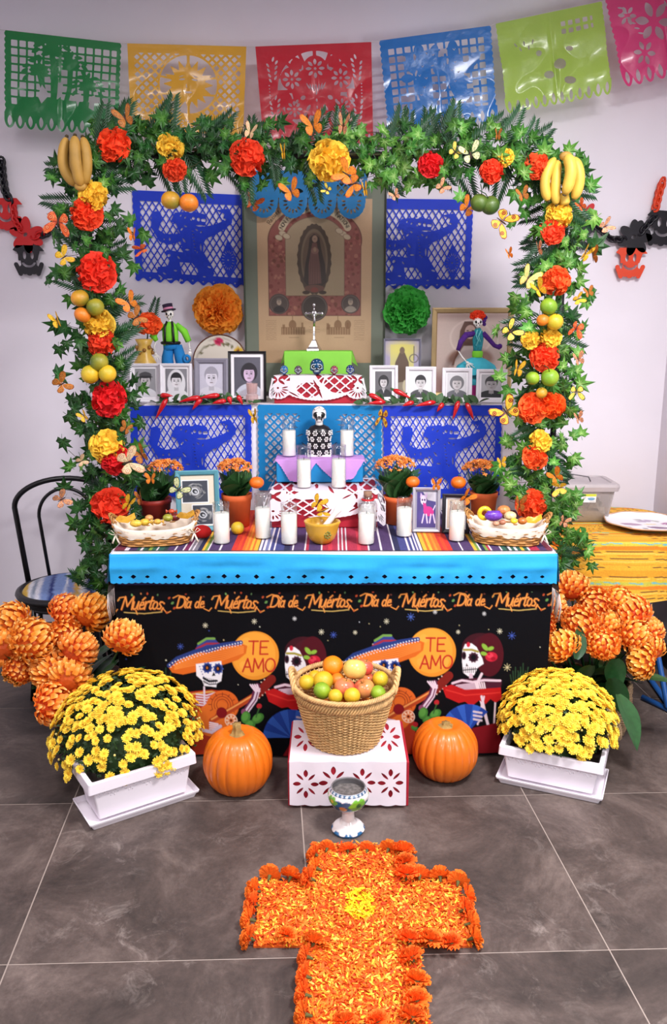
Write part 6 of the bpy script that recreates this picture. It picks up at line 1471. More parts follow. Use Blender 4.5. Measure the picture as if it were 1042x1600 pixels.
# ------------------------------------------------------------ wicker candy baskets
m_wick1 = M('honey_wicker', (176, 124, 66), .55, var=.25, vs=40, rnd=.1); m_linen = M('cream_linen', (232, 218, 200), .9, var=.05, bump=.25, bs=60)
def superell(a, rx, ry, n=3.2):
 c, s = math.cos(a), math.sin(a); d = (abs(c) ** n + abs(s) ** n) ** (-1 / n); return rx * d * c, ry * d * s
def candy_basket(lab, loc, rz, L, Wd, H, seed, tilt, bows, bows2=None):
 t = thing('candy_basket', lab, 'basket', loc, (0, 0, R(rz)), group='oval wicker baskets of sweets lined with linen'); r = random.Random(seed)
 rows = 7; b = MB()
 def rad(z): return 1 + .22 * z / H
 def rimz(a): return H + tilt * abs(math.cos(a)) ** 3
 for j in range(rows):
  pts = []
  for i in range(84):
   a = 2 * math.pi * i / 84; z = (j + .5) / rows * rimz(a) * .96; f = rad(z)
   x, y = superell(a, L / 2 * f, Wd / 2 * f); k = 1 + .03 * math.cos(a * 14 + math.pi * j); pts.append((x * k, y * k, z))
  b.tube(pts, H / rows * .46, 5, closed=True)
 o = b.build('woven_side', m_wick1, t); o['kind'] = 'stuff'
 b = MB()
 for i in range(28):
  a = 2 * math.pi * (i + .5) / 28; x, y = superell(a, L / 2, Wd / 2); zt = rimz(a); f = rad(zt); b.tube([(x, y, .002), (x * f, y * f, zt)], .003, 5)
 o = b.build('stakes', m_wick1, t); o['kind'] = 'stuff'
 b = MB(); vs = []; N = 40
 for i in range(N):
  a = 2 * math.pi * i / N; x, y = superell(a, L / 2 * .99, Wd / 2 * .99); vs.append((x, y, .004))
 b.add(vs, [tuple(range(N))]); b.build('base', m_wick1, t, False)
 for s in (-1, 1):
  b = MB();
  for q in range(3):
   pts = []
   for i in range(13):
    f = i / 12; y = (f - .5) * Wd * .62; z = rimz(0) * .92 + math.sin(f * math.pi) * H * .42; ph = f * 14 + q * 2.09
    pts.append((s * (L / 2 * 1.18 + .006 * math.cos(ph) + .02 * math.sin(f * math.pi)), y, z + .006 * math.sin(ph)))
   b.tube(pts, .0035, 5)
  b.build('handle', m_wick1, t)
 b = MB(); vs = []; N = 96; prof = [(.90, .30, 0), (.97, .9, 0), (1.05, 1.06, 0), (1.10, .98, 0), (1.10, .72, 1), (1.085, .52, 1)]
 for i in range(N):
  a = 2 * math.pi * i / N; zt = rimz(a) * (1 if abs(math.cos(a)) < .93 else .96)
  for j, (f, zz, w) in enumerate(prof):
   k = rad(H * zz) * f * (1 + .012 * math.sin(a * 23 + j)) if j > 1 else rad(H * zz) * f
   x, y = superell(a, L / 2 * k * .98, Wd / 2 * k * .98); vs.append((x, y, zt * zz + (.004 * math.sin(a * 9 + j) + .003 * math.sin(a * 21)) * w))
 n = len(prof); b.add(vs, [(i * n + j, ((i + 1) % N) * n + j, ((i + 1) % N) * n + j + 1, i * n + j + 1) for i in range(N) for j in range(n - 1)]); b.build('linen_lining', m_linen, t)
 for (sx, sy) in bows:
  b = MB();
  for (dx, dz, ll) in ((-.022, .010, 1), (.020, .012, 1), (-.012, -.03, 0), (.014, -.034, 0)):
   c = Vector((sx * L / 2 * 1.2, sy * Wd / 2, H * .72))
   if ll: b.tube([c, c + Vector((dx * .6, -.006, dz + .008)), c + Vector((dx * 1.1, -.008, dz)), c + Vector((dx * .5, -.006, dz - .008)), c], .0035, 5, flat=.4)
   else: b.tube([c, c + Vector((dx * .5, -.01, dz * .5)), c + Vector((dx, -.008, dz))], [.003, .004, .0045], 5, flat=.4)
  b.build('linen_bow', m_linen, t)
 return t
bl1 = PZ(245, 856, ZB_); candy_basket('wicker basket of sweets on the left altar corner', (P(243, 840, 2.99).x, 2.995, ZB_), 10, .235, .13, .062, 1, .03, [(-1, -.6), (1, -.9)])
candy_basket('wicker basket of sweets on the right altar corner', (P(792, 840, 3.0).x, 3.005, ZB_), -13, .225, .13, .064, 2, .03, [(1, -.7)])
m_foil = {}
def sweet(lab, name, x, y, Y, s, col, kind, rot=(0, 0, 0)):
 m = M('sweet_%d_%d_%d' % col, col, .3, var=.25, vs=60, bump=.4, bs=120, coat=.3); p = P(x, y, Y); k = mpp(p) * s; b = MB()
 if kind == 'round': b.ball((0, 0, 0), k, 14, 9, s=(1.1, 1, .8))
 elif kind == 'wrapped':
  b.ball((0, 0, 0), k * .8, 12, 8, s=(1.1, .9, .8))
  for q in (-1, 1): b.lathe([(.05 * k, 0), (.28 * k, .3 * k), (.6 * k, .7 * k)], 10, 0, TRS((q * .75 * k, 0, 0), (0, q * math.pi / 2, 0), (1, .5, 1)), wob=lambda a, j: 1 + .2 * math.sin(a * 5))
 elif kind == 'bag': b.ball((0, 0, 0), k, 16, 10, s=(1.35, .7, .8)); b.box((0, 0, k * .62), (1.9 * k, .15 * k, .3 * k))
 elif kind == 'ring': b.tube([(k * .8 * math.cos(R(a)), 0, k * .8 * math.sin(R(a))) for a in range(0, 360, 20)], .38 * k, 8, closed=True)
 elif kind == 'leaf':
  vs = [(-1.6 * k, 0, 0), (-.8 * k, .1 * k, .7 * k), (.3 * k, 0, .5 * k), (1.5 * k, .2 * k, 1.1 * k), (1.7 * k, .1 * k, .2 * k), (.5 * k, -.2 * k, -.5 * k), (-.9 * k, -.1 * k, -.4 * k)]
  b.add(vs + [(0, -.25 * k, .2 * k)], [(i, (i + 1) % 7, 7) for i in range(7)])
 elif kind == 'bar': b.box((0, 0, 0), (2.4 * k, .6 * k, 1.1 * k));
 o = b.build(name, m, None, kind != 'bar', loc=tuple(p), rot=rot, bevel=(.2 * k if kind == 'bar' else 0)); tag(o, lab, 'sweet', 'sweets in the baskets'); return o
for a in (('yellow leaf-shaped wrapper at the left end of the left basket', 'sweet_wrapper', 195, 812, 2.99, 10, (206, 156, 50), 'leaf'), ('yellow foil sweet in the left basket middle', 'wrapped_sweet', 226, 816, 3.0, 9, (216, 178, 60), 'wrapped'),
    ('round pale yellow striped sweet in the left basket', 'wrapped_sweet', 233, 809, 3.02, 6, (206, 150, 90), 'round'), ('olive green ball sweet in the left basket', 'round_sweet', 262, 809, 3.01, 7.5, (150, 150, 50), 'round'),
    ('dark red round sweet in the left basket', 'round_sweet', 273, 808, 3.03, 8, (110, 30, 30), 'round'), ('orange wrapped sweet at the back of the left basket', 'wrapped_sweet', 268, 799, 3.04, 6, (190, 70, 34), 'wrapped'),
    ('golden leaf-shaped wrapper at the right end of the left basket', 'sweet_wrapper', 289, 806, 3.0, 9, (176, 128, 34), 'leaf'), ('mustard wrapped sweet at the left basket bottom', 'wrapped_sweet', 246, 815, 2.98, 7, (214, 166, 70), 'wrapped'), ('yellow paper sweet in the left basket front', 'wrapped_sweet', 212, 818, 2.98, 7, (222, 186, 70), 'bag'),
    ('yellow ring cake in the right basket', 'ring_cake', 757, 802, 3.02, 10, (236, 202, 40), 'ring'), ('shiny purple sweet packet in the right basket', 'sweet_packet', 771, 806, 2.99, 10.5, (104, 54, 170), 'bag'),
    ('orange speckled round biscuit in the right basket', 'round_biscuit', 787, 797, 3.04, 9.5, (214, 130, 74), 'round'), ('cream coloured round biscuit in the right basket', 'round_biscuit', 797, 806, 3.01, 9, (224, 200, 150), 'round'),
    ('small yellow sweet at the right basket front', 'wrapped_sweet', 803, 814, 2.98, 5.5, (236, 206, 50), 'round'), ('golden wrapped bar at the right end of the right basket', 'sweet_bar', 832, 813, 3.0, 9, (216, 164, 40), 'leaf'), ('brown nut sweet in the right basket front', 'nut_sweet', 785, 816, 2.97, 5, (170, 110, 84), 'round'),
    ('amber round sweet in the right basket', 'round_sweet', 816, 814, 3.0, 7, (190, 110, 50), 'round'), ('second brown nut sweet in the right basket', 'nut_sweet', 775, 818, 2.965, 5, (190, 140, 110), 'round')):
 lab, nm = a[0], a[1]; sweet(lab, nm, *a[2:])
# ------------------------------------------------------------ floral arch
YA = 3.22
LEFT = [(172, 925), (168, 860), (165, 770), (160, 690), (160, 620), (155, 540), (148, 450), (138, 370), (128, 300), (140, 240)]
TOP = [(140, 240), (200, 222), (280, 232), (360, 238), (450, 236), (540, 242), (630, 240), (700, 235), (780, 232), (850, 250)]
RIGHT = [(850, 250), (872, 300), (874, 370), (856, 450), (852, 530), (852, 610), (845, 690), (846, 760), (862, 830), (876, 895)]
def along(path, t):
 n = len(path) - 1; f = min(max(t, 0), .9999) * n; i = int(f); f -= i
 return path[i][0] * (1 - f) + path[i + 1][0] * f, path[i][1] * (1 - f) + path[i + 1][1] * f
m_ivy = M('ivy', (255, 255, 255), .42, attr=True, var=.12, vs=30, rnd=.28, hue=.012, transl=.18, spec=.5)
def ivy_leaf_mesh(seed, tone=0):
 r = random.Random(seed); b = MB()
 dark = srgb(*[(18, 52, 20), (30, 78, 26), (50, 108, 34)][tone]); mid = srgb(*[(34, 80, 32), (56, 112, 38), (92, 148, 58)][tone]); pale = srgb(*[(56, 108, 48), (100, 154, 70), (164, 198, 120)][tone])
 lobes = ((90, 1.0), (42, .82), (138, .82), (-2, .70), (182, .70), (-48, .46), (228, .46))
 ang = []
 ls = sorted(lobes, key=lambda q: q[0])
 ring = []
 for i, (a, L) in enumerate(ls):
  ring.append((a, L * r.uniform(.92, 1.08), 1))
  nx = ls[(i + 1) % len(ls)][0] + (360 if i == len(ls) - 1 else 0)
  ring.append(((a + nx) / 2, (.44 if nx - a < 60 else .18) * r.uniform(.9, 1.1), 0))
 vs = [(0, 0, 0)]
 for (a, L, tip) in ring:
  vs.append((L * .5 * math.cos(R(a)), L * .5 * math.sin(R(a)), .05 if tip else -.03))
 for (a, L, tip) in ring:
  vs.append((L * math.cos(R(a)), L * math.sin(R(a)), -.12 * L if tip else -.02))
 n = len(ring); o = b.add(vs, [])
 for i in range(n):
  j = (i + 1) % n
  b.f.append((0, 1 + i, 1 + j)); b.c.append((pale, mid, mid)); b.mi.append(0)
  tipi, tipj = ring[i][2], ring[j][2]
  b.f.append((1 + i, 1 + n + i, 1 + n + j, 1 + j)); b.c.append((mid, dark if tipi else mid, dark if tipj else mid, mid)); b.mi.append(0)
 b.anyc = True
 b.tube([(0, 0, 0), (.02, -.3, -.06), (.05, -.5, -.2)], .018, 4, col=mid)
 return b
IVY = [ivy_leaf_mesh(s, t_).mesh('ivy_leaf', m_ivy, False) for t_ in (0, 1, 2) for s in (1, 2)]
m_palm = M('palm_green', (24, 66, 34), .42, var=.15, vs=12, rnd=.25, spec=.5, transl=.1)
PALM = frond_mesh(13, 1, .40, m_palm, .2)
arch = thing('floral_arch', 'green arch of ivy and palm fronds framing the altar', 'arch', (0, YA, 0))
m_post = M('dark_post', (24, 26, 24), .6)
for s, path in ((-1, LEFT), (1, RIGHT)):
 x = P(along(path, .1)[0], 880, YA).x if s < 0 else P(872, 600, YA).x
 zt = P(140, 240, YA).z
 b = MB(); b.tube([(x, .03, 0), (x, .03, zt)], .012, 8); b.build('post', m_post, arch)
b = MB(); b.tube([(P(172, 900, YA).x, .03, P(140, 240, YA).z), (P(872, 600, YA).x, .03, P(140, 240, YA).z)], .012, 8); b.build('crossbar', m_post, arch)
ra = random.Random(11)
def loc_rel(x, y, dy): p = P(x, y, YA + dy); return Vector((p.x, p.y - YA, p.z))
# fronds
fr = []
for path, n in ((LEFT, 46), (TOP, 50), (RIGHT, 44)):
 for i in range(n):
  t_ = (i + ra.random()) / n; x, y = along(path, t_); x2, y2 = along(path, min(1, t_ + .02)); tang = math.degrees(math.atan2(-(y2 - y), x2 - x))
  side = ra.choice((-1, 1)); a = tang + side * ra.uniform(35, 95)
  if path is TOP and side < 0 and 210 < x < 720: a = tang + ra.choice((1, 1, -1)) * ra.uniform(50, 100)
  L = ra.uniform(.13, .20) * (.85 if path is not TOP else .9)
  fr.append((loc_rel(x, y, ra.uniform(-.05, .04)), a - 90, L, ra.uniform(-20, 20)))
for (p_, a, L, tw) in fr:
 O('palm_frond', PALM, arch, p_, Euler((R(90 - tw), 0, 0)).to_matrix().to_4x4() and (R(90 + tw * .5), R(-a), R(tw)), L)
# ivy leaves: photograph outliers first, then the mass
out = [(125, 318, 26), (98, 330, 24), (84, 372, 22), (205, 345, 20), (225, 365, 24), (92, 425, 22), (75, 440, 18), (210, 415, 20), (88, 508, 22), (92, 545, 20), (90, 586, 26), (135, 566, 22), (222, 605, 18), (108, 650, 22), (98, 690, 22), (110, 730, 20), (100, 762, 22), (220, 660, 20), (215, 700, 22), (240, 745, 20), (238, 770, 14), (118, 820, 24), (128, 845, 20), (125, 790, 18), (140, 875, 20), (150, 905, 20),
    (915, 258, 24), (922, 290, 22), (905, 290, 20), (930, 340, 26), (930, 385, 30), (915, 340, 20), (905, 420, 20), (918, 470, 22), (905, 440, 18), (925, 460, 20), (910, 512, 18), (905, 552, 20), (905, 600, 24), (895, 580, 20), (890, 640, 22), (908, 678, 18), (897, 715, 20), (880, 660, 24), (780, 590, 20), (795, 610, 22), (790, 560, 18), (775, 515, 20), (800, 520, 22), (790, 690, 18), (780, 730, 24), (800, 720, 22), (785, 750, 16), (796, 640, 20), (895, 800, 20), (885, 850, 24), (880, 880, 22), (900, 840, 16), (885, 905, 20), (860, 905, 20),
    (210, 190, 22), (255, 185, 24), (165, 195, 20), (330, 210, 22), (365, 215, 20), (540, 200, 22), (600, 205, 24), (640, 215, 20), (720, 200, 22), (775, 200, 24), (800, 220, 20), (830, 215, 20), (380, 285, 24), (410, 290, 22), (440, 285, 20), (600, 280, 24), (640, 290, 22), (560, 275, 20), (690, 290, 20), (720, 310, 22), (330, 275, 22), (230, 285, 22), (200, 275, 20), (805, 300, 24), (820, 330, 22), (790, 270, 20), (350, 260, 20), (800, 350, 20), (230, 240, 22), (320, 240, 22), (700, 235, 22), (620, 255, 20)]
items = []
for (x, y, r_) in out: items.append((x, y, r_, ra.uniform(-.05, .0)))
for path, n in ((LEFT, 360), (TOP, 380), (RIGHT, 320)):
 for i in range(n):
  t_ = (i + ra.random()) / n; x, y = along(path, t_); x2, y2 = along(path, min(1, t_ + .02))
  tx, ty = x2 - x, y2 - y; L = math.hypot(tx, ty) + 1e-6; nx, ny = -ty / L, tx / L
  wv = (50 if path is not TOP else 46)
  o = max(-1, min(1, ra.gauss(0, .5))); x += nx * o * wv; y += ny * o * wv
  if path is TOP and 230 < x < 800 and y > 292: y -= 30
  items.append((x, y, ra.uniform(15, 24), ra.uniform(-.09, .06)))
n_part = 0; stuff = MB()
order = sorted(items, key=lambda q: q[3] - q[2] * .004)
IVB = [ivy_leaf_mesh(s, t_) for t_ in (0, 1, 2) for s in (1, 2)]
for q, (x, y, r_, dy) in enumerate(order):
 p_ = loc_rel(x, y, dy); s = r_ * mpp(P(x, y, YA))
 tone = min(2, max(0, int(ra.gauss(.4 + 1.15 * (x > 470), .7) + .4))); k = tone * 2 + ra.randint(0, 1)  # random leaf tone, biased paler right of centre: brighter light put into the colour
 rot = (R(90 + ra.uniform(-38, 30)), R(ra.uniform(0, 360)), R(ra.uniform(-42, 42)))
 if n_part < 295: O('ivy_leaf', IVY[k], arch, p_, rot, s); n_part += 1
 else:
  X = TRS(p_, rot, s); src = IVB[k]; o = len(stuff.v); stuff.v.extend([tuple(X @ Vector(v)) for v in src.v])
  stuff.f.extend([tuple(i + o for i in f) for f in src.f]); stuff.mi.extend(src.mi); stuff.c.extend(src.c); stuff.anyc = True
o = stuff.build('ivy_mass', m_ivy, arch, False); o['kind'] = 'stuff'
b = MB()
for path, n in ((LEFT, 30), (TOP, 20), (RIGHT, 30)):
 for i in range(n):
  t_ = (i + .5) / n; x, y = along(path, t_); a = ra.uniform(0, 6.28); pts = []
  for k in range(7): pts.append(loc_rel(x + k * 9 * math.cos(a + k * .22), y + k * 9 * math.sin(a + k * .22), -.01 * k * .5))
  b.tube(pts, .0011, 4, cap=False)
o = b.build('vine_tendrils', M('vine_brown', (70, 66, 40), .7), arch); o['kind'] = 'stuff'
# string ties / stems inside legs
b = MB()
for path in (LEFT, TOP, RIGHT): b.tube([loc_rel(*along(path, i / 40), .02 + .01 * math.sin(i)) for i in range(41)], .006, 6)
o = b.build('woody_stems', M('vine_brown', (70, 66, 40), .7), arch); o['kind'] = 'stuff'
# ---- carnations pinned to the arch
CG = 'silk carnations pinned to the arch'
def bloom(x, y, r, kind, lab, sx=1.0, Y=YA - .085):
 p = P(x, y, Y); s = r * 1.12 * mpp(p)
 t = thing('silk_carnation', lab, 'flower', tuple(p), (R(78), 0, R(ra.uniform(-20, 20))), CG)
 O('blossom', CARN[(kind, ra.randint(0, 1))], t, (0, 0, -.25 * s), (0, 0, ra.uniform(0, 6)), (s * sx, s, s * .8))
 b = MB(); b.tube([(0, 0, -.9 * s), (0, 0, -.9 * s - .03)], [.008, .004], 6); b.build('calyx', m_palm, t)
for a in ((174, 224, 25, 'red', 'red carnation beside the left banana bunch'), (267, 227, 19, 'yellow', 'yellow carnation on the arch top, above a small red one'), (272, 263, 17, 'red', 'small red carnation under the yellow one, above the hanging oranges'),
    (387, 243, 26, 'red', 'red carnation on the arch top under the pale butterfly'), (513, 248, 29, 'yellow', 'big yellow carnation at the centre of the arch top'), (674, 256, 18, 'red', 'lone red carnation on the arch top right of centre'),
    (768, 266, 17, 'orange_red', 'orange-red carnation on the arch top touching a small yellow one'), (790, 244, 13, 'yellow', 'small yellow carnation on the arch top near the right corner'), (841, 258, 20, 'orange_red', 'orange-red carnation left of the right banana bunch'),
    (142, 305, 22, 'yellow', 'yellow carnation just under the left banana bunch'), (135, 332, 23, 'red', 'red carnation just under the left bananas, below a yellow one'), (150, 424, 28, 'red', 'large lone red carnation above the hanging oranges, left leg'),
    (155, 506, 22, 'yellow', 'yellow carnation on the left leg below the first oranges'), (156, 533, 21, 'red', 'red carnation on the left leg above the second oranges'), (166, 622, 26, 'red', 'red carnation on the left leg directly below the second oranges'),
    (166, 697, 25, 'yellow', 'yellow carnation on the left leg beside the brown butterfly'), (178, 717, 22, 'red', 'red carnation on the left leg behind the cream butterfly'), (172, 790, 27, 'red', 'lowest red carnation on the left leg above the candy basket'),
    (872, 335, 20, 'yellow', 'yellow carnation just under the right banana bunch'), (865, 360, 19, 'red', 'red carnation under the right bananas, below a yellow one'), (870, 437, 21, 'orange_red', 'orange-red carnation on the right leg behind yellow butterflies'),
    (861, 526, 16, 'yellow', 'yellow carnation on the right leg above an orange-red one'), (830, 530, 14, 'yellow', 'mustard carnation at the inner edge of the right leg'), (853, 557, 21, 'orange_red', 'orange-red carnation on the right leg above green oranges'),
    (835, 637, 22, 'orange_red', 'inner one of the paired orange-red carnations on the right leg'), (862, 632, 20, 'marigold', 'outer one of the paired orange-red carnations on the right leg'), (846, 690, 17, 'yellow', 'yellow carnation on the right leg below the paired carnations'),
    (838, 713, 19, 'orange_red', 'orange-red carnation on the right leg under the lowest yellow one'), (830, 788, 22, 'orange_red', 'lowest orange-red carnation on the right leg above the basket')):
 bloom(*a)
# ---- hanging fruit
FGp = 'oranges hung on the arch'
for a in (('half', 267, 313, 15, 'left one of two oranges hanging under the arch top'), ('amber', 295, 317, 15, 'right one of two oranges hanging under the arch top left'), ('dark_green', 749, 317, 14, 'left one of two green fruits hanging at the arch top right'), ('dark_green', 766, 321, 14.5, 'right one of two green fruits hanging at the arch top right'),
    ('half', 125, 466, 14, 'yellow-orange fruit, first on the left leg below the lone carnation'), ('green', 149, 480, 14, 'green fruit beside the first yellow-orange one, left leg'), ('amber', 129, 492, 13, 'dull orange fruit lowest of the upper trio, left leg'),
    ('green', 155, 566, 14.5, 'green fruit topmost of the lower trio, left leg'), ('lemon', 141, 585, 14.5, 'left yellow fruit of the lower trio, left leg'), ('lemon', 168, 584, 14, 'right yellow fruit of the lower trio, left leg'),
    ('lime', 857, 479, 13.5, 'yellow-green fruit above two orange ones, right leg'), ('lemon', 867, 503, 13, 'yellow-orange fruit below the green one, right leg'), ('amber', 848, 500, 10, 'small orange fruit half hidden by leaves, right leg'),
    ('lime', 832, 591, 11, 'small yellow-green fruit above the paired carnations, right leg'), ('lime', 859, 590, 14, 'larger yellow-green fruit above the paired carnations, right leg'), ('half', 846, 614, 9, 'small dull fruit just above the paired carnations, right leg')):
 o = fruit('orange', a[4], a[0], a[1], a[2], a[3], YA - .115, grp=FGp)
 b = MB(); b.tube([(0, 0, .9), (.1, .1, 1.5), (.1, .6, 2.2)], .05, 5);
 q = b.build('stalk', m_palm, o); q.rotation_euler = tuple(-v for v in (0, 0, 0))
# ---- bananas
m_ban1 = M('ripe_banana', (214, 176, 70), .5, var=.12, vs=14, bump=.05); m_ban0 = M('brown_banana', (176, 136, 62), .55, var=.18, vs=14); m_btip = M('banana_tip', (70, 56, 30), .8)
def banana_bunch(lab, Y, specs, mat, crown):
 c = P(*crown, Y); t = thing('banana_bunch', lab, 'bananas', tuple(c))
 for (pts, w) in specs:
  P3 = [P(x, y, Y + d) - c for (x, y, d) in pts]; k = mpp(c)
  n = 12; path = []; rad = []
  for i in range(n + 1):   # quadratic through three points
   s = i / n; q = P3[0] * (2 * (s - .5) * (s - 1)) + P3[1] * (4 * s * (1 - s)) + P3[2] * (2 * s * (s - .5)); path.append(q)
   rad.append(w * k * (min(1, .35 + s * 5) if s < .14 else (min(1, .45 + (1 - s) * 5) if s > .88 else 1)) * (1 + .04 * math.sin(s * 3)))
  b = MB(); b.tube(path, rad, 6); o = b.build('banana', mat, t, True)
  sm = o.modifiers.new('round', 'SUBSURF'); sm.levels = 1; sm.render_levels = 2
  b = MB(); b.tube([path[-1], path[-1] + (path[-1] - path[-2]) * .35], [w * k * .35, w * k * .22], 6); b.build('tip', m_btip, o)
 b = MB(); b.ball((0, 0, 0), 8 * mpp(c), 8, 6, s=(1.3, .8, .9)); b.build('crown', m_ban0, t)
banana_bunch('bunch of dull brownish bananas tied at the upper left corner', YA - .10, [(((124, 290, .02), (100, 262, .0), (104, 214, .0)), 9.5), (((127, 292, 0), (119, 256, -.03), (117, 212, -.02)), 10), (((129, 290, .01), (136, 256, -.01), (129, 214, .0)), 9.5), (((122, 288, .03), (108, 250, .02), (112, 220, .02)), 8)], m_ban0, (126, 291))
banana_bunch('bunch of bright yellow bananas tied at the upper right corner', YA - .10, [(((868, 246, .01), (852, 280, .0), (857, 314, .0)), 9), (((872, 250, .02), (868, 285, .0), (869, 320, .0)), 9), (((884, 242, -.03), (892, 268, -.05), (882, 304, -.04)), 10.5), (((893, 246, -.01), (905, 275, -.03), (896, 312, -.02)), 10), (((880, 300, .0), (882, 310, .0), (884, 321, .0)), 9)], m_ban1, (884, 244))
# ---- butterflies
def wing_mesh(seed, base, edge, spot, style):
 b = MB(); B, E, S_ = srgb(base), srgb(edge), srgb(spot)
 up = [(.04, .02), (.16, .34), (.36, .66), (.64, .88), (.86, .86), (.94, .66), (.84, .40), (.56, .14), (.30, .02)]
 lo = [(.04, .0), (.30, .0), (.58, .02), (.72, -.16), (.68, -.42), (.50, -.60), (.30, -.62), (.14, -.40), (.06, -.18)]
 for k, pts in enumerate((up, lo)):
  cx = sum(p[0] for p in pts) / len(pts); cy = sum(p[1] for p in pts) / len(pts); n = len(pts)
  z = .02 * k
  vs = [(cx, cy, z + .03)] + [(cx + (x - cx) * .55, cy + (y - cy) * .55, z + .02) for x, y in pts] + [(cx + (x - cx) * .84, cy + (y - cy) * .84, z + .01) for x, y in pts] + [(x, y, z) for x, y in pts]
  o = b.add(vs, []); b.anyc = True
  for i in range(n):
   j = (i + 1) % n
   def q(f, c): b.f.append(tuple(v + o for v in f)); b.c.append(c); b.mi.append(0)
   inner = S_ if (style == 1 and k == 1) or style == 2 else B
   q((0, 1 + i, 1 + j), (inner, B, B))
   q((1 + i, 1 + n + i, 1 + n + j, 1 + j), (B, B, B, B) if (i % 2 or style != 3) else (B, S_, S_, B))
   outer = E if (i in range(3, 7) or style in (1, 3)) else B
   q((1 + n + i, 1 + 2 * n + i, 1 + 2 * n + j, 1 + n + j), (outer, outer, outer, outer) if not (style == 1 and i % 2) else (S_, E, E, S_))
  for i in range(0, n, 2):   # veins
   x, y = pts[i]; v = Vector((x - cx, y - cy, 0)).normalized(); w = Vector((-v.y, v.x, 0)) * .012
   a = Vector((cx, cy, z + .034)) + v * .12; e = Vector((cx + (x - cx) * .86, cy + (y - cy) * .86, z + .018)); b.add([a - w, e - w, e + w, a + w], [(0, 1, 2, 3)], 0, None, tuple(c * .45 for c in B) if style != 3 else E)
  if style in (1, 2):
   for rr, cc in ((.15, E), (.10, S_), (.05, E)):
    b.add([(cx + .12 + rr * math.cos(a * .7854), cy + .02 + rr * math.sin(a * .7854), z + .036 + .002 / rr * .1) for a in range(8)], [tuple(range(8))], 0, None, cc)
 return b
m_wing = M('feather_wing', (255, 255, 255), .55, attr=True, var=.08, vs=8, transl=.2, rnd=.08)
WCOL = {'orange': ((232, 136, 40), (196, 84, 24), (240, 170, 80), 0), 'yellow': ((236, 190, 54), (190, 130, 30), (246, 214, 110), 0), 'cream': ((236, 206, 160), (214, 160, 120), (246, 226, 196), 2), 'pale': ((220, 224, 170), (40, 44, 34), (200, 210, 140), 3),
  'peacock': ((240, 192, 60), (104, 36, 20), (226, 130, 40), 1), 'brown': ((196, 120, 50), (140, 76, 30), (222, 156, 84), 2), 'lemon': ((244, 226, 140), (216, 196, 80), (250, 236, 180), 0), 'redorange': ((222, 100, 44), (180, 50, 24), (236, 160, 100), 1), 'monarch': ((236, 214, 90), (30, 28, 20), (226, 190, 60), 3), 'peach': ((232, 166, 120), (150, 80, 50), (240, 200, 170), 1)}
WING = {k: wing_mesh(0, *v).mesh('wing', m_wing, False) for k, v in WCOL.items()}
bb = MB(); bb.tube([(0, -.42, 0), (0, -.2, .03), (0, 0, .04), (0, .22, .03), (0, .34, .02)], [.02, .045, .06, .055, .03], 6)
for s in (-1, 1): bb.tube([(0, .32, .02), (s * .1, .5, .05), (s * .2, .68, .08)], .008, 4)
BBODY = bb.mesh('body', M('butterfly_body', (60, 34, 24), .7))
BFG = 'feather butterflies perched on the flowers'
def butterfly(lab, x, y, s, col, rot, op=18, Y=YA - .13, tip=(0, 0)):
 """s = half span in photograph px; rot = turn of the head from upright, op = wing raise in degrees"""
 p = P(x, y, Y); k = s * mpp(p)
 t = thing('butterfly', lab, 'butterfly', tuple(p), (R(90 + tip[0]), R(-rot), R(tip[1])), BFG, k)
 O('body', BBODY, t)
 w = O('wing', WING[col], t, (.02, 0, .03), (0, R(-op), 0)); w2 = O('wing', WING[col], t, (-.02, 0, .03), (0, R(op), 0), (-1, 1, 1))
B_ = butterfly
B_('brown spotted butterfly at the arch top near the left bananas', 196, 186, 20, 'brown', 20, 35)
B_('cream butterfly perched on the red carnation at the arch top', 391, 207, 15, 'cream', -20, 50)
B_('orange butterfly on the arch top before the red banner, left one', 489, 197, 22, 'orange', 15, 35)
B_('orange and cream butterfly on the arch top before the red banner, right one', 536, 198, 20, 'peach', -8, 62)
B_('yellow butterfly with folded wings left of the big yellow carnation', 443, 240, 15, 'yellow', 4, 75)
B_('orange butterfly above the framed print, left side', 455, 300, 20, 'orange', 22, 35, YA - .05)
B_('orange butterfly at the left edge of the framed print', 396, 318, 17, 'redorange', -30, 30, YA + .1)
B_('orange spotted butterfly touching the big yellow carnation', 541, 272, 21, 'orange', 60, 20)
B_('second orange butterfly just below the big yellow carnation', 551, 288, 19, 'orange', 110, 20, YA - .09)
B_('tiny yellow butterfly under the big yellow carnation', 511, 297, 10, 'monarch', 60, 30)
B_('yellow butterfly with folded wings right of the framed print top', 570, 298, 15, 'yellow', 10, 74)
B_('small red and pale butterfly under the lone red carnation', 690, 293, 13, 'peach', -50, 30)
B_('pale spotted butterfly at the upper right of the blue wall paper', 617, 306, 10, 'peach', 30, 30)
B_('pale green black-veined butterfly on the arch top', 735, 241, 20, 'pale', 20, 20)
B_('small yellow black-veined butterfly left of the pale green one', 711, 238, 14, 'monarch', -40, 20)
B_('orange butterfly over the right blue wall paper corner', 730, 325, 17, 'orange', -40, 25, YA - .04)
B_('big yellow and red eyespot butterfly hanging right of the green fruits', 784, 346, 23, 'peacock', -125, 15)
B_('brown moth on the green leaves left of the right bananas', 816, 305, 14, 'brown', 20, 40)
B_('brown snail-like moth on the arch top leaf, right side', 777, 212, 11, 'brown', 0, 60)
B_('red and yellow eyespot butterfly on the left leg near the plastic garland', 91, 347, 23, 'redorange', 170, 15)
B_('yellow butterfly on the left leg below the garland', 100, 402, 17, 'yellow', -60, 25)
B_('orange butterfly on the inner side of the left leg, upper', 208, 368, 13, 'orange', 0, 60)
B_('red-orange butterfly over the edge of the left blue wall paper', 222, 390, 14, 'redorange', 110, 50)
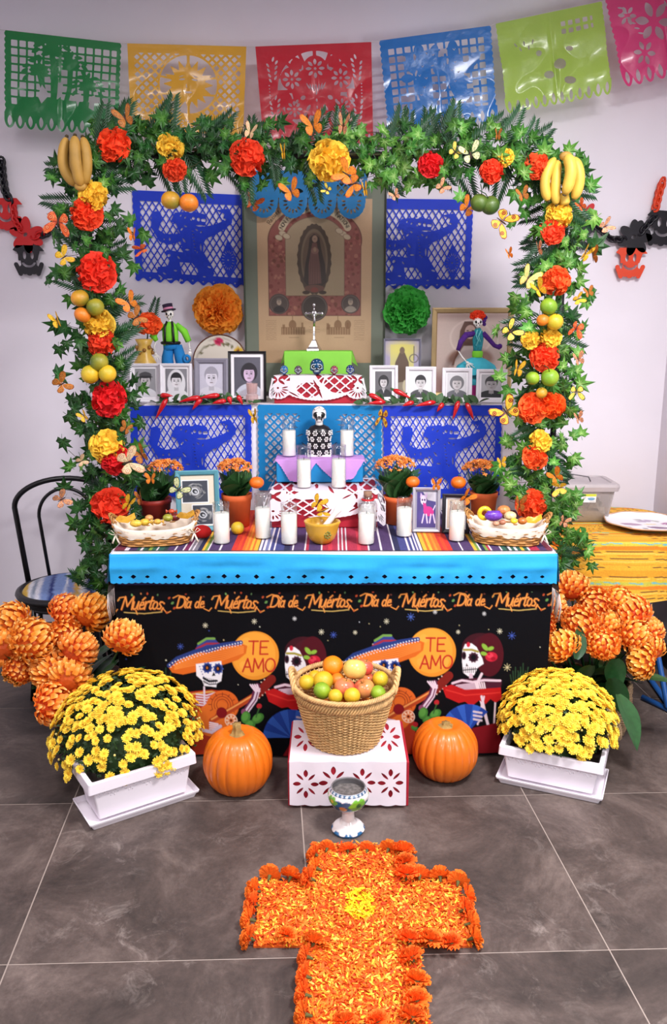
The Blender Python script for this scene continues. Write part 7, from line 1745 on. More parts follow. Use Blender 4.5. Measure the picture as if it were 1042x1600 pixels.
B_('amber butterfly above the yellow vase', 202, 474, 18, 'orange', 30, 20)
B_('second amber butterfly left of the vase flower', 213, 496, 17, 'brown', -60, 20)
B_('yellow butterfly on the outer edge of the left leg, mid height', 90, 502, 16, 'yellow', 20, 60)
B_('brown butterfly on the outer left leg beside the yellow fruit', 97, 600, 19, 'brown', -60, 30)
B_('small yellow butterfly on the left leg above the brown moth', 132, 651, 12, 'yellow', 30, 50)
B_('small peach butterfly on the inner left leg near the shelf', 197, 669, 13, 'brown', -30, 40)
B_('brown butterfly hanging over the blue paper at the left leg', 221, 710, 20, 'brown', 30, 50)
B_('large cream butterfly over the red carnation on the left leg', 201, 722, 24, 'cream', -70, 10, YA - .17)
B_('small pale moth at the outer edge of the left leg', 128, 720, 12, 'cream', -60, 40)
B_('orange butterfly above the black chair back', 97, 780, 18, 'peach', -60, 35)
B_('yellow butterfly with raised wings beside the lowest left carnation', 202, 786, 19, 'yellow', -30, 64)
B_('tan butterfly standing left of the dark red pot', 220, 778, 16, 'brown', 10, 72)
B_('small orange butterfly on leaves before the dark red pot', 236, 748, 12, 'orange', 0, 40, YA - .17)
B_('pale green veined butterfly on the teal photo frame', 279, 765, 19, 'pale', -40, 25, 3.10)
B_('yellow butterfly at the gap between the left blue and turquoise papers', 397, 651, 16, 'yellow', 10, 66, 3.50)
B_('yellow and brown butterfly between the turquoise and right blue papers', 597, 650, 18, 'peacock', 170, 55, 3.50)
B_('yellow butterfly hovering above the mortar bowl', 497, 786, 17, 'yellow', -30, 45, 3.0)
B_('yellow-orange butterfly behind the mortar bowl pestle', 503, 799, 14, 'yellow', -80, 60, 3.04)
B_('small orange butterfly on the silver picture frame corner', 681, 757, 13, 'orange', 0, 50, 3.13)
B_('orange butterfly against the farthest right terracotta pot', 728, 777, 17, 'orange', -40, 50, 3.14)
B_('pair-winged yellow butterfly on the gold frame side of the right leg', 797, 518, 19, 'monarch', -50, 25)
B_('yellow butterfly with raised wings on the inner right leg', 808, 577, 17, 'yellow', -10, 60)
B_('big yellow eyespot butterfly beside the last portrait', 791, 644, 25, 'peacock', 40, 15)
B_('yellow-green butterfly above the farthest right kalanchoe', 783, 723, 12, 'yellow', 10, 50)
B_('cream yellow butterfly with spread wings on the upper right leg', 824, 436, 21, 'lemon', -30, 40)
B_('mustard butterfly under the cream yellow one', 841, 452, 19, 'yellow', 35, 55, YA - .16)
B_('pale orange butterfly with folded wings near the hanging green fruits', 841, 390, 15, 'peach', 15, 74)
B_('small orange butterfly at the inner edge of the right leg', 795, 397, 11, 'orange', 20, 60)
B_('peach butterfly on the big leaf at the outer right leg', 945, 354, 14, 'peach', -60, 35)
B_('yellow butterfly with folded wings below the big outer leaf', 913, 398, 17, 'yellow', -30, 66)
B_('brown butterfly with folded wings on the big outer leaf', 926, 400, 18, 'brown', 10, 74)
B_('yellow butterfly on the outer right leg beside the green fruit', 902, 468, 12, 'yellow', -60, 40)
B_('brown curled moth on the outer right leg', 919, 457, 11, 'brown', 20, 40)
B_('orange and red butterfly at the outer right leg, mid height', 900, 513, 16, 'redorange', 160, 40)
B_('orange brown butterfly on the outer right leg below the red one', 903, 561, 14, 'peach', 20, 50)
B_('yellow black-marked butterfly low on the outer right leg', 900, 612, 15, 'monarch', 180, 20)
B_('pinkish brown butterfly low on the outer right leg', 903, 653, 13, 'peach', 20, 55)
B_('orange butterfly over the plastic storage bin', 867, 744, 17, 'orange', 35, 45)
B_('yellow butterfly on the plastic storage bin lid', 874, 762, 16, 'yellow', 95, 40)
B_('dark tan butterfly behind the lowest right carnation', 811, 787, 18, 'brown', 0, 60)
B_('small orange speckled butterfly at the right basket end', 880, 815, 12, 'peach', -20, 40)
B_('second small orange butterfly below the right basket', 866, 852, 10, 'orange', 60, 55)
B_('little red butterfly at the right leg edge under the bananas', 907, 322, 12, 'redorange', 40, 50)
# ------------------------------------------------------------ plastic skull garlands on the wall
m_gred = M('red_soft_plastic', (204, 26, 28), .35, var=.05, transl=.15); m_gblk = M('black_soft_plastic', (16, 14, 22), .3, transl=.05); m_gor = M('orange_red_plastic', (226, 70, 34), .35, transl=.15)
def flat_shape(name, D_, W, H, x, y, mat, parent, Y, px=.7, rot=0, th=.003, ox=0, oz=0, base=None, k=None):
 g = grid(W, H, px); D = D_(g)
 def fn(a, b_): return (a - W / 2) * k, a * 0, (H / 2 - b_) * k
 o = O(name, cut_mesh(name, g, D, fn, mat), parent, (ox, 0, oz), (0, R(rot), 0))
 s = o.modifiers.new('thick', 'SOLIDIFY'); s.thickness = th; s.offset = 0
 return o
def d_face(g):
 D = U(g.b(12, 8, 36, 40), g.e(24, 12, 18, 8), g.e(24, 38, 12, 8), g.p([(0, 10), (6, 3), (42, 3), (50, 12), (42, 12), (38, 26), (8, 26), (8, 14)]))
 D = U(D, g.s(4, 32, 10, 46, 3.4), g.s(44, 32, 38, 46, 3.4), g.s(8, 40, 18, 32, 3), g.s(40, 40, 30, 32, 3))
 D = U(D, g.c(17, 42, 5), g.c(24, 44, 5), g.c(31, 42, 5))
 for s in (-1, 1): D = cut(D, g.e(24 + s * 6, 18, 2.6, 6))
 D = cut(D, I(np.abs(g.e(24, 26, 10, 9)) - 1.7, 29 - g.Y))
 return D
def d_flow(g):
 D = g.c(26, 24, 9)
 for a in (-100, -30, 20, 75, 130, 185, 235): D = U(D, g.e(26 + 14 * math.cos(R(a)), 24 + 14 * math.sin(R(a)), 11, 6.4, a))
 return cut(D, g.e(24, 24, 2.4, 3.4, 40))
def hang(lab, items, chains, anchor):
 c = P(*anchor, YB - .03); k = mpp(c); t = thing('skull_garland', lab, 'garland', tuple(c), group=None)
 for (kind, x, y, mat, rot, s) in items:
  ox, oz = (x - anchor[0]) * k, P(x, y, YB - .03).z - c.z
  flat_shape('smiling_skull' if kind == 'face' else 'flower_piece', d_face if kind == 'face' else d_flow, 50, 50, x, y, mat, t, 0, rot=rot, ox=ox, oz=oz, k=k * s)
 for (pts, mat, w) in chains:
  L = [P(x, y, YB - .03) - c for x, y in pts]
  tot_ = sum((L[i + 1] - L[i]).length for i in range(len(L) - 1)); n = max(2, int(tot_ / (w * k * .62)))
  for i in range(n):
   f = (i + .5) / n * tot_; j = 0
   while f > (L[j + 1] - L[j]).length and j < len(L) - 2: f -= (L[j + 1] - L[j]).length; j += 1
   d = (L[j + 1] - L[j]).normalized(); q = L[j] + d * f; a = math.atan2(d.z, d.x)
   b = MB(); b.tube([(w * k * .9 * math.cos(R(e)), 0, w * k * .62 * math.sin(R(e))) for e in range(0, 360, 30)], w * k * .26, 5, closed=True)
   b.build('chain_link', mat, t, loc=tuple(q), rot=(R(30 if i % 2 else -30), -a, 0))
 return t
hang('red and black plastic skull garland on the wall at the left edge', [('face', 12, 334, m_gred, 0, 1.05), ('flow', 40, 368, m_gred, 10, 1.1), ('face', 42, 406, m_gblk, 0, 1.0)],
  [([(2, 250), (4, 275), (8, 300), (16, 314)], m_gblk, 8), ([(20, 320), (24, 345), (34, 360)], m_gred, 7), ([(52, 370), (66, 366)], m_gred, 8), ([(66, 368), (84, 358)], m_gblk, 8)], (40, 360))
hang('orange and black plastic skull garland on the wall at the right edge', [('face', 989, 410, m_gor, 0, 1.0), ('flow', 990, 372, m_gblk, 30, 1.1), ('face', 1036, 356, m_gblk, 4, 1.15), ('flow', 911, 336, m_gred, -20, .8), ('face', 908, 368, m_gblk, 20, .8)],
  [([(1036, 282), (1030, 300), (1024, 326)], m_gor, 8), ([(955, 374), (975, 374)], m_gblk, 7), ([(1000, 364), (1012, 350), (1024, 338)], m_gblk, 7), ([(925, 350), (955, 374)], m_gblk, 6)], (990, 370))
# ------------------------------------------------------------ tissue pompoms on the wall
def pompom(lab, x, y, r, mat, Y):
 p = P(x, y, Y); s = r * mpp(p); rd = random.Random(x); t = thing('tissue_pompom', lab, 'pompom', tuple(p), (R(90), 0, 0))
 b = MB()
 for i in range(170):
  f = (i + .5) / 170; ph = math.acos(1 - 1.5 * f); th = i * 2.39996
  d = Vector((math.sin(ph) * math.cos(th), math.sin(ph) * math.sin(th), math.cos(ph))); e1 = d.orthogonal().normalized(); e1 = Matrix.Rotation(rd.uniform(0, 6.28), 3, d) @ e1; e2 = d.cross(e1)
  w = rd.uniform(.2, .34); vs = []; n = 6; L = rd.uniform(.9, 1.06)
  for j, (q, ww) in enumerate(((.2, .2), (.6, .7), (.88, 1.0), (1.0, 1.1))):
   for k in range(n + 1):
    u = (k / n - .5) * 2; wob = .05 * math.sin(k * 2.4 + i) * j / 2
    vs.append(d * (L * q - u * u * .12 * q + rd.uniform(-.02, .02)) * (1, 1, 1)[0] + e1 * u * w * ww + e2 * (wob + rd.uniform(-.02, .02)))
  b.add([Vector((v.x, v.y, v.z * .72)) for v in vs], [(j * (n + 1) + k, j * (n + 1) + k + 1, (j + 1) * (n + 1) + k + 1, (j + 1) * (n + 1) + k) for j in range(3) for k in range(n)])
 b.ball((0, 0, 0), .6, 12, 8, s=(1, 1, .6))
 o = b.build('tissue_petals', mat, t, True, scale=s); o['kind'] = 'stuff'
 b = MB(); b.tube([(0, 0, -.2 * s), (0, 0, -(YB - .012 - Y))], .004, 6); b.build('tie', m_wick, t)
pompom('orange tissue paper pompom on the wall left of the framed print', 341, 484, 39, M('orange_tissue', (255, 170, 56), .8, var=.08, vs=6, transl=.45), YB - .075)
pompom('green tissue paper pompom on the wall right of the framed print', 636, 485, 37, M('green_tissue', (84, 200, 84), .8, var=.08, vs=6, transl=.45), YB - .075)
# ------------------------------------------------------------ pumpkins
m_pk = M('pumpkin_skin', (226, 112, 24), .38, var=.12, vs=6, bump=.12, bs=40, coat=.15); m_pst = M('pumpkin_stem', (150, 120, 66), .8, var=.25, vs=60)
def pumpkin(lab, x, yb, rpx, seed, ob=.92, stem=1.0, rot=(0, 0, 0)):
 p = PZ(x, yb - rpx * .34, 0); k = mpp(p); r = rpx * k; n = 20
 t = thing('pumpkin', lab, 'pumpkin', (p.x, p.y, 0), (0, 0, R(seed * 40)), 'orange pumpkins on the floor')
 b = MB(); K, N = 26, 160; vs = []
 rr = random.Random(seed); dep = [rr.uniform(.6, 1.3) for _ in range(n)]
 for j in range(K + 1):
  ph = math.pi * j / K
  for i in range(N):
   a = 2 * math.pi * i / N; q = (a / (2 * math.pi) * n) % 1; rib = abs(math.sin(math.pi * q)) ** .55; d = dep[int(a / (2 * math.pi) * n) % n]
   w = 1 - .055 * d * (1 - rib) * abs(math.sin(ph)) ** .5
   rad = (abs(math.sin(ph)) ** .82) * w; z = math.cos(ph) * ob - .20 * math.exp(-(math.sin(ph) / .30) ** 2) * (1 if ph < 1.57 else -1)
   vs.append((r * rad * math.cos(a), r * rad * math.sin(a), r * z))
 b.add(vs, [(j * N + i, (j + 1) * N + i, (j + 1) * N + (i + 1) % N, j * N + (i + 1) % N) for j in range(K) for i in range(N)])
 b.build('shell', m_pk, t, loc=(0, 0, r * ob * .90))
 b = MB(); z = r * ob * 1.72
 b.lathe([(r * .26, z - .02 * r), (r * .15, z + .05 * r), (r * .11, z + .2 * r * stem), (r * .12, z + .34 * r * stem), (.001, z + .36 * r * stem)], 30, wob=lambda a, j: 1 + .16 * math.sin(a * 5 + j * .4)); b.build('stem', m_pst, t)
pumpkin('large orange pumpkin left of the white papered box', 373, 1249, 54, 1, .98, 1.0)
pumpkin('large orange pumpkin right of the white papered box', 694, 1227, 51, 2, .94, .35)
# ------------------------------------------------------------ white planters with yellow chrysanthemums
m_plw = M('white_plastic', (242, 234, 242), .45, var=.03, vs=5); m_soil = M('dark_soil', (34, 24, 20), .95); m_yfl = M('yellow_mum', (252, 214, 66), .65, var=.08, vs=3, rnd=.10, transl=.12); m_ycen = M('mum_eye', (206, 150, 26), .8)
m_mleaf = M('mum_leaf', (44, 72, 34), .6, var=.3, rnd=.2)
def rrect(L, W, r, n=5):
 pts = []
 for (cx, cy, a0) in ((L / 2 - r, W / 2 - r, 0), (-L / 2 + r, W / 2 - r, 90), (-L / 2 + r, -W / 2 + r, 180), (L / 2 - r, -W / 2 + r, 270)):
  for i in range(n + 1): a = R(a0 + 90 * i / n); pts.append((cx + r * math.cos(a), cy + r * math.sin(a)))
 return pts
def loft(b, rings, mi=0, cap0=True, cap1=False):
 n = len(rings[0][0]); vs = []
 for (pts, z) in rings: vs += [(x, y, z) for x, y in pts]
 fs = [(j * n + i, j * n + (i + 1) % n, (j + 1) * n + (i + 1) % n, (j + 1) * n + i) for j in range(len(rings) - 1) for i in range(n)]
 if cap0: fs.append(tuple(reversed(range(n))))
 if cap1: fs.append(tuple((len(rings) - 1) * n + i for i in range(n)))
 b.add(vs, fs, mi)
def mum_mesh(seed):
 r = random.Random(seed); b = MB()
 for (n, L, el, w) in ((14, 1.0, 12, .17), (12, .82, 30, .16), (8, .5, 52, .13)):
  for i in range(n):
   a = 2 * math.pi * (i + r.uniform(-.2, .2)) / n; X = TRS((0, 0, 0), (0, 0, a)) @ TRS((0, 0, 0), (R(el), 0, 0)); l = L * r.uniform(.88, 1.06)
   b.add([(0, 0, 0), (w, l * .55, .02), (w * .7, l, -.04), (-w * .7, l, -.04), (-w, l * .55, .02), (0, l * .55, -.03)], [(0, 1, 5), (0, 5, 4), (1, 2, 3, 5), (5, 3, 4)], 0, X)
 b.ball((0, 0, .14), .22, 8, 5, 1, s=(1, 1, .6)); return b.mesh('blossom', [m_yfl, m_ycen], False)
MUMS = [mum_mesh(s) for s in (1, 2, 3)]
def bud_mesh():
 b = MB(); b.ball((0, 0, 0), .4, 6, 5); return b.mesh('bud', M('pale_bud2', (226, 206, 120), .6))
BUD = bud_mesh()
def planter(lab, cx, cy, rz, L, W, H, dcx, dcy, dr, dz0, dz1, seed, n, bs=1.0):
 t = thing('mum_planter', lab, 'planter', (cx, cy, 0), (0, 0, R(rz)))
 b = MB(); s = .86
 loft(b, [(rrect(L * s, W * s, .007), .022), (rrect(L * .955, W * .95, .007), H * .78), (rrect(L * .965, W * .96, .007), H * .79), (rrect(L * 1.055, W * 1.11, .007), H * .78), (rrect(L * 1.045, W * 1.09, .009), H), (rrect(L * 1.02, W * 1.05, .008), H + .003), (rrect(L * .95, W * .90, .006), H), (rrect(L * .9, W * .84, .006), H * .6)])
 b.build('trough', m_plw, t, False, .0015)
 b = MB(); rr = random.Random(seed)
 for sy in (-1, 1):
  for i in range(26):
   x = (i / 25 - .5) * L * .86; f = 1; zz = H * .70 + .008 * math.sin(i * 1.3); y = sy * (W * .86 / 2 + (W * .09 / 2) * (zz - .022) / (H * .78) + .0012)
   b.ball((x, y, zz), .005, 6, 4, s=(1, .16, .6)); b.ball((x + .005, y, zz - .007), .003, 5, 4, s=(1, .2, 1.3))
 o = b.build('garland_relief', m_plw, t); o['kind'] = 'stuff'
 b = MB(); loft(b, [(rrect(L * 1.0, W * 1.02, .005), .0), (rrect(L * 1.04, W * 1.1, .006), .018), (rrect(L * 1.07, W * 1.15, .006), .019), (rrect(L * 1.08, W * 1.17, .006), .027), (rrect(L * 1.06, W * 1.13, .005), .027), (rrect(L * 1.02, W * 1.05, .005), .010)], cap1=True); b.build('drip_tray', m_plw, t, False, .001)
 b = MB(); loft(b, [(rrect(L * .9, W * .86, .02), H * .78), (rrect(L * .9, W * .86, .02), H * .8)], cap1=True); b.build('soil', m_soil, t, False)
 # foliage dome, local coordinates
 c, s_ = math.cos(R(-rz)), math.sin(R(-rz)); lx, ly = (dcx - cx) * c - (dcy - cy) * s_, (dcx - cx) * s_ + (dcy - cy) * c
 def dome(th, f): return Vector((lx + dr * math.sin(f) * math.cos(th), ly + dr * .92 * math.sin(f) * math.sin(th), dz0 + (dz1 - dz0) * math.cos(f)))
 b = MB()
 for i in range(4200):
  th = rr.uniform(0, 6.283); f = math.acos(1 - rr.random() * 1.12); q = rr.uniform(.55, .97); p = dome(th, f); p = Vector((lx, ly, dz0)) + (p - Vector((lx, ly, dz0))) * q
  a = Vector((rr.uniform(-1, 1), rr.uniform(-1, 1), rr.uniform(-.3, 1))).normalized() * rr.uniform(.012, .022); w = a.orthogonal().normalized() * .005
  b.add([p, p + a * .5 + w, p + a, p + a * .5 - w], [(0, 1, 2, 3)])
 b.ball((0, 0, 0), 1, 20, 12, X=TRS((lx, ly, dz0 - .01), s=(dr * .78, dr * .74, (dz1 - dz0) * .78)))
 o = b.build('foliage', m_mleaf, t, False); o['kind'] = 'stuff'
 st = []; tries = 0; pts = []
 while len(pts) < n and tries < 60000:
  tries += 1; th = rr.uniform(0, 6.283); f = math.acos(1 - rr.random() * 1.15); p = dome(th, f)
  low = f > 1.12 and rr.random() < .62
  if low: continue
  wp = Vector((p.x, p.y, p.z))
  # blossoms on the far underside are never built: only what faces the room
  yw = math.sin(R(rz)) * (p.x - lx) + math.cos(R(rz)) * (p.y - ly)
  if yw > dr * .62 and f > .9: continue
  if all((wp - q_).length > .0160 * bs for q_ in pts): pts.append(wp)
 R3 = Matrix.Rotation(R(rz), 3, 'Z'); pts.sort(key=lambda p: (Vector((cx, cy, 0)) + R3 @ p - cam.location).length); more = MB()
 for i, p in enumerate(pts):
  nrm = (p - Vector((lx, ly, dz0 - .08))).normalized(); nrm = (nrm + Vector((rr.uniform(-.3, .3), rr.uniform(-.3, .3), rr.uniform(-.1, .3)))).normalized()
  e = nrm.to_track_quat('Z', 'Y').to_euler()
  if i < 296: O('blossom', MUMS[i % 3], t, p + nrm * rr.uniform(-.004, .008), e, rr.uniform(.0150, .0205) * bs)
  else:
   ms = MUMS[i % 3]; more.add([v.co for v in ms.vertices], [tuple(q.vertices) for q in ms.polygons], 0, TRS(p, e, .019))
 o = more.build('far_blossoms', m_yfl, t, False); o['kind'] = 'stuff'
 for i in range(50):
  th = rr.uniform(0, 6.283); f = rr.uniform(1.2, 1.62); O('bud', BUD, t, dome(th, f), (0, 0, 0), .011)
 return t
LP0, LP1, LP2 = PZ(142, 1302, 0), PZ(312, 1245, 0), PZ(118, 1257, 0)
rz_l = math.degrees(math.atan2(LP1.y - LP0.y, LP1.x - LP0.x)); Ll = (LP1 - LP0).length / 1.07; Wl = .165
nl = Vector((-math.sin(R(rz_l)), math.cos(R(rz_l)), 0)); cl = (LP0 + LP1) / 2 + nl * Wl * 1.16 / 2
planter('white trough planter of yellow chrysanthemums at the left, beside the pumpkin', cl.x, cl.y, rz_l, Ll, Wl, P(170, 1228, LP0.y + .01).z, -.735, 2.72, .262, .165, .395, 5, 330)
RP0, RP1 = PZ(774, 1224, 0), PZ(940, 1260, 0)
rz_r = math.degrees(math.atan2(RP1.y - RP0.y, RP1.x - RP0.x)); Lr = (RP1 - RP0).length / 1.07; nr = Vector((-math.sin(R(rz_r)), math.cos(R(rz_r)), 0)); cr = (RP0 + RP1) / 2 + nr * .185 * 1.16 / 2
planter('white trough planter of yellow chrysanthemums at the right, before the seagrass pot', cr.x, cr.y, rz_r, Lr, .185, P(957, 1200, RP1.y).z, .815, 2.78, .205, .185, .375, 6, 270, 1.15)
# ------------------------------------------------------------ large wicker basket with fruit
m_wk = M('pale_wicker', (214, 172, 114), .5, var=.22, vs=50, rnd=.08)
bc = Vector((P(538, 1130, 2.70).x, 2.70, ZF + .003))
t = thing('fruit_basket', 'round wicker basket with two ear handles heaped with fruit', 'basket', tuple(bc))
HB = .215; r0, r1 = .118, .178
def bprof(z):
 f = z / HB; return r0 + (r1 - r0) * (f ** .9)
b = MB(); rows = 30
for j in range(rows):
 z = .006 + (HB - .05) * j / (rows - 1); r_ = bprof(z); pts = []
 for i in range(112):
  a = 2 * math.pi * i / 112; k = r_ + .0052 * math.cos(a * 28 + math.pi * j); pts.append((k * math.cos(a), k * math.sin(a), z + .0007 * math.sin(a * 9 + j)))
 b.tube(pts, .0031, 4, closed=True)
o = b.build('woven_side', m_wk, t); o['kind'] = 'stuff'
b = MB()
for i in range(56):
 a = 2 * math.pi * i / 56; b.tube([(bprof(z) * math.cos(a), bprof(z) * math.sin(a), z) for z in (.002, .06, .12, HB - .01)], .0028, 5)
o = b.build('stakes', m_wk, t); o['kind'] = 'stuff'
b = MB()
for q in range(4):
 pts = [((bprof(HB - .028) + .005 * math.cos(a * 26 + q * 1.57)) * math.cos(a), (bprof(HB - .028) + .005 * math.cos(a * 26 + q * 1.57)) * math.sin(a), HB - .028 + .012 * math.sin(a * 26 + q * 1.57)) for a in [2 * math.pi * i / 210 for i in range(210)]]
 b.tube(pts, .0044, 5, closed=True)
 pts = [((bprof(HB) + .006 * math.cos(a * 30 + q * 1.57)) * math.cos(a), (bprof(HB) + .006 * math.cos(a * 30 + q * 1.57)) * math.sin(a), HB + .006 * math.sin(a * 30 + q * 1.57)) for a in [2 * math.pi * i / 240 for i in range(240)]]
 b.tube(pts, .0044, 5, closed=True)
b.build('braided_rim', m_wk, t)
b = MB(); b.lathe([(.001, .004), (r0, .004), (r0, .001)], 40); b.build('base', m_wk, t)
for s in (-1, 1):
 b = MB()
 for q in range(3):
  pts = []
  for i in range(40):
   f = i / 39; a = (f - .5) * .75; zz = HB - .015 + math.sin(f * math.pi) * .062; ph = f * 26 + q * 2.09; rr = bprof(HB) + .002 + math.sin(f * math.pi) * .006
   pts.append((s * (rr * math.cos(a) + .006 * math.cos(ph)), rr * math.sin(a), zz + .006 * math.sin(ph)))
  b.tube(pts, .0052, 6)
 b.build('ear_handle', m_wk, t)
def apple_mesh(name, c1, c2, c3):
 b = MB(); N, K = 26, 16; vs = []; cs = []; A, B2, C3 = srgb(c1), srgb(c2), srgb(c3)
 for k in range(K + 1):
  ph = math.pi * k / K
  for i in range(N):
   th = 2 * math.pi * i / N; rr = 1 - .34 * math.exp(-(ph / .38) ** 2) - .2 * math.exp(-((math.pi - ph) / .34) ** 2) + .02 * math.cos(th * 5) * (1 if ph > 2 else .3) + .04 * math.cos(ph)
   vs.append((rr * math.sin(ph) * math.cos(th), rr * math.sin(ph) * math.sin(th), rr * math.cos(ph) * .93))
   g = .5 + .5 * math.sin(th * 1 + .6 * math.sin(th * 5)) * abs(math.sin(ph)) ** .6 + .12 * math.sin(th * 13); g = min(1, max(0, g)); w = math.exp(-(ph / .4) ** 2)
   cs.append(tuple((a * (1 - g) + q * g) * (1 - w) + c * w for a, q, c in zip(A, B2, C3)))
 o = b.add(vs, []); b.anyc = True
 for k in range(K):
  for i in range(N):
   j = (i + 1) % N; f = (k * N + i, (k + 1) * N + i, (k + 1) * N + j, k * N + j); b.f.append(f); b.mi.append(0); b.c.append(tuple(cs[q] for q in f))
 b.tube([(0, 0, .6), (.03, 0, .8), (.08, 0, .98)], .03, 5, col=srgb(70, 50, 30))
 return b.mesh(name, M('apple_skin', (255, 255, 255), .3, attr=True, var=.06, vs=10, coat=.35))
CT['yellow_apple'] = apple_mesh('yellow_apple', (226, 196, 104), (214, 190, 90), (150, 130, 50)); CT['pink_apple'] = apple_mesh('pink_apple', (222, 84, 70), (228, 128, 84), (190, 150, 70)); CT['red_apple'] = apple_mesh('red_apple', (176, 30, 52), (222, 150, 84), (170, 110, 50))
FB = 'fruits heaped in the wicker basket'
for (nm, kd, x, y, r_, Y, lab, rot) in (('orange', 'orange', 520, 1040, 16.5, 2.74, 'large orange at the top left of the fruit heap', (.3, .2, 0)), ('apple', 'yellow_apple', 554, 1046, 18.5, 2.70, 'yellow apple crowning the fruit heap', (-.5, .1, 0)),
   ('apple', 'pink_apple', 569, 1043, 14, 2.75, 'salmon apple behind the yellow apple', (.2, .3, 1)), ('apple', 'pink_apple', 538, 1075, 16.5, 2.645, 'salmon pink apple in the middle of the basket', (.3, 0, 2)), ('apple', 'red_apple', 569, 1076, 16.5, 2.645, 'crimson red apple right of the salmon apple', (.2, .3, 4.2)),
   ('orange', 'lemon', 505, 1064, 16, 2.68, 'yellow orange left, behind the green lime', (0, 0, 0)), ('orange', 'lemon', 479, 1066, 12, 2.67, 'small orange at the left rim of the basket', (0, .4, 0)), ('lime', 'lime', 503, 1079, 14, 2.62, 'green and yellow lime at the left front of the basket', (.3, .8, 1)),
   ('lemon', 'lemon', 524, 1088, 11.5, 2.59, 'small yellow lemon at the front rim, left of centre', (0, .9, 0)), ('lemon', 'lemon', 550, 1087, 13, 2.59, 'pale lemon at the front rim of the basket, centre', (0, .6, 2)), ('lime', 'lime', 591, 1083, 12.5, 2.62, 'lime green fruit at the right front rim', (0, 1, 0)),
   ('lemon', 'lemon', 594, 1061, 12.5, 2.69, 'yellow lemon leaning at the right back of the basket', (.9, 0, 0)), ('orange', 'amber', 528, 1062, 12, 2.70, 'orange glimpsed beneath the top orange', (0, 0, 0)), ('orange', 'lemon', 492, 1058, 11, 2.75, 'small orange deep at the left back of the basket', (0, 0, 0)), ('apple', 'red_apple', 574, 1062, 11, 2.73, 'small red apple glimpsed beneath the yellow apple', (0, 0, 2)),
   ('orange', 'amber', 540, 1100, 13, 2.66, 'orange buried under the front lemons', (0, 0, 0)), ('orange', 'orange', 512, 1104, 13, 2.69, 'orange buried below the green lime', (0, 0, 0)), ('orange', 'amber', 572, 1102, 13, 2.68, 'orange buried under the crimson apple', (0, 0, 0))):
 fruit(nm, lab, kd, x, y, r_, Y, grp=FB, rot=rot)
for (x, y, Y, r_, lab) in ((538, 1080, 2.73, 20, 'large orange hidden in the heart of the fruit heap'),): fruit('orange', lab, 'orange', x, y, r_, Y, grp=FB)
# ------------------------------------------------------------ painted goblet
p = PZ(544, 1303, 0); k_ = mpp(p); p.y += .024
t = thing('painted_goblet', 'white ceramic goblet painted with blue and green flowers, filled with ash', 'goblet', (p.x, p.y, 0), (0, 0, 0))
hc = P(544, 1228, p.y).z; f_ = hc / .185
prof = [(.001, .002), (.052, .002), (.054, .010), (.046, .022), (.028, .034), (.021, .046), (.019, .07), (.021, .088), (.034, .097), (.053, .115), (.064, .138), (.065, .158), (.058, .178), (.054, .185), (.050, .185), (.053, .176), (.058, .157), (.055, .14), (.04, .12)]
prof = [(r_ * 1.02, z * f_) for r_, z in prof]
PW, PH = 200, 100
cvg = Canvas(PW, PH, (232, 226, 224), px=1.0)
# unrolled print: x around, y = 0 rim .. 100 foot
def flow(cx, cy, r_, col, cc, n=6):
 for q in range(n): cvg.f(cvg.c((cx + r_ * math.cos(q * 6.283 / n)), cy + r_ * .9 * math.sin(q * 6.283 / n), r_ * .62), col)
 cvg.f(cvg.c(cx, cy, r_ * .5), cc)
cvg.f(cvg.b(0, 0, PW, 6), (40, 84, 120));
for k in range(24): cvg.f(cvg.c(4 + k * 8.4, 3, 2.4), (200, 206, 214))
for sx in (-100, 0, 100):
 flow(40 + sx, 30, 13, (30, 84, 124), (196, 140, 60)); flow(66 + sx, 23, 10, (110, 176, 56), (40, 90, 50)); flow(88 + sx, 30, 8, (40, 96, 130), (210, 90, 60)); flow(20 + sx, 18, 7, (110, 170, 60), (220, 180, 60)); flow(100 + sx, 18, 6, (110, 176, 56), (40, 90, 50))
cvg.f(cvg.b(0, 90, PW, 101), (26, 92, 140))
for k in range(8): cvg.f(cvg.e(k * 25 + 12, 90, 7, 5), (232, 226, 224))
b = MB(); seg = 56; n = len(prof); zmax = prof[13][1]; ih, iw = cvg.X.shape
vsg = []; csg = []
for i in range(seg):
 a = 2 * math.pi * i / seg
 for j, (r_, z) in enumerate(prof):
  vsg.append((r_ * math.cos(a), r_ * math.sin(a), z)); u = ((a / (2 * math.pi) + .05) % 1); v = 1 - z / zmax
  csg.append(tuple(cvg.img[min(ih - 1, int(v * (ih - 1))), int(u * (iw - 1))]) if j < 14 else srgb(90, 84, 82))
# finer rows for the print
def fine(prof, m=7):
 o = []
 for a, c in zip(prof[:-1], prof[1:]):
  for q in range(m): f = q / m; o.append((a[0] + (c[0] - a[0]) * f, a[1] + (c[1] - a[1]) * f))
 return o + [prof[-1]]
pf_ = fine(prof[:14], 6); seg = 120; n = len(pf_); vsg = []; csg = []
for i in range(seg):
 a = 2 * math.pi * i / seg
 for j, (r_, z) in enumerate(pf_):
  vsg.append((r_ * math.cos(a), r_ * math.sin(a), z)); u = (a / (2 * math.pi)) % 1; csg.append(tuple(cvg.img[min(ih - 1, int((1 - z / zmax) * (ih - 1))), int(u * (iw - 1))]))
b.add(vsg, []); b.anyc = True
for i in range(seg):
 q = (i + 1) % seg
 for j in range(n - 1):
  f = (i * n + j, q * n + j, q * n + j + 1, i * n + j + 1); b.f.append(f); b.mi.append(0); b.c.append(tuple(csg[z] for z in f))
b.build('cup_and_foot', M('painted_glaze', (255, 255, 255), .22, attr=True, coat=.5), t)
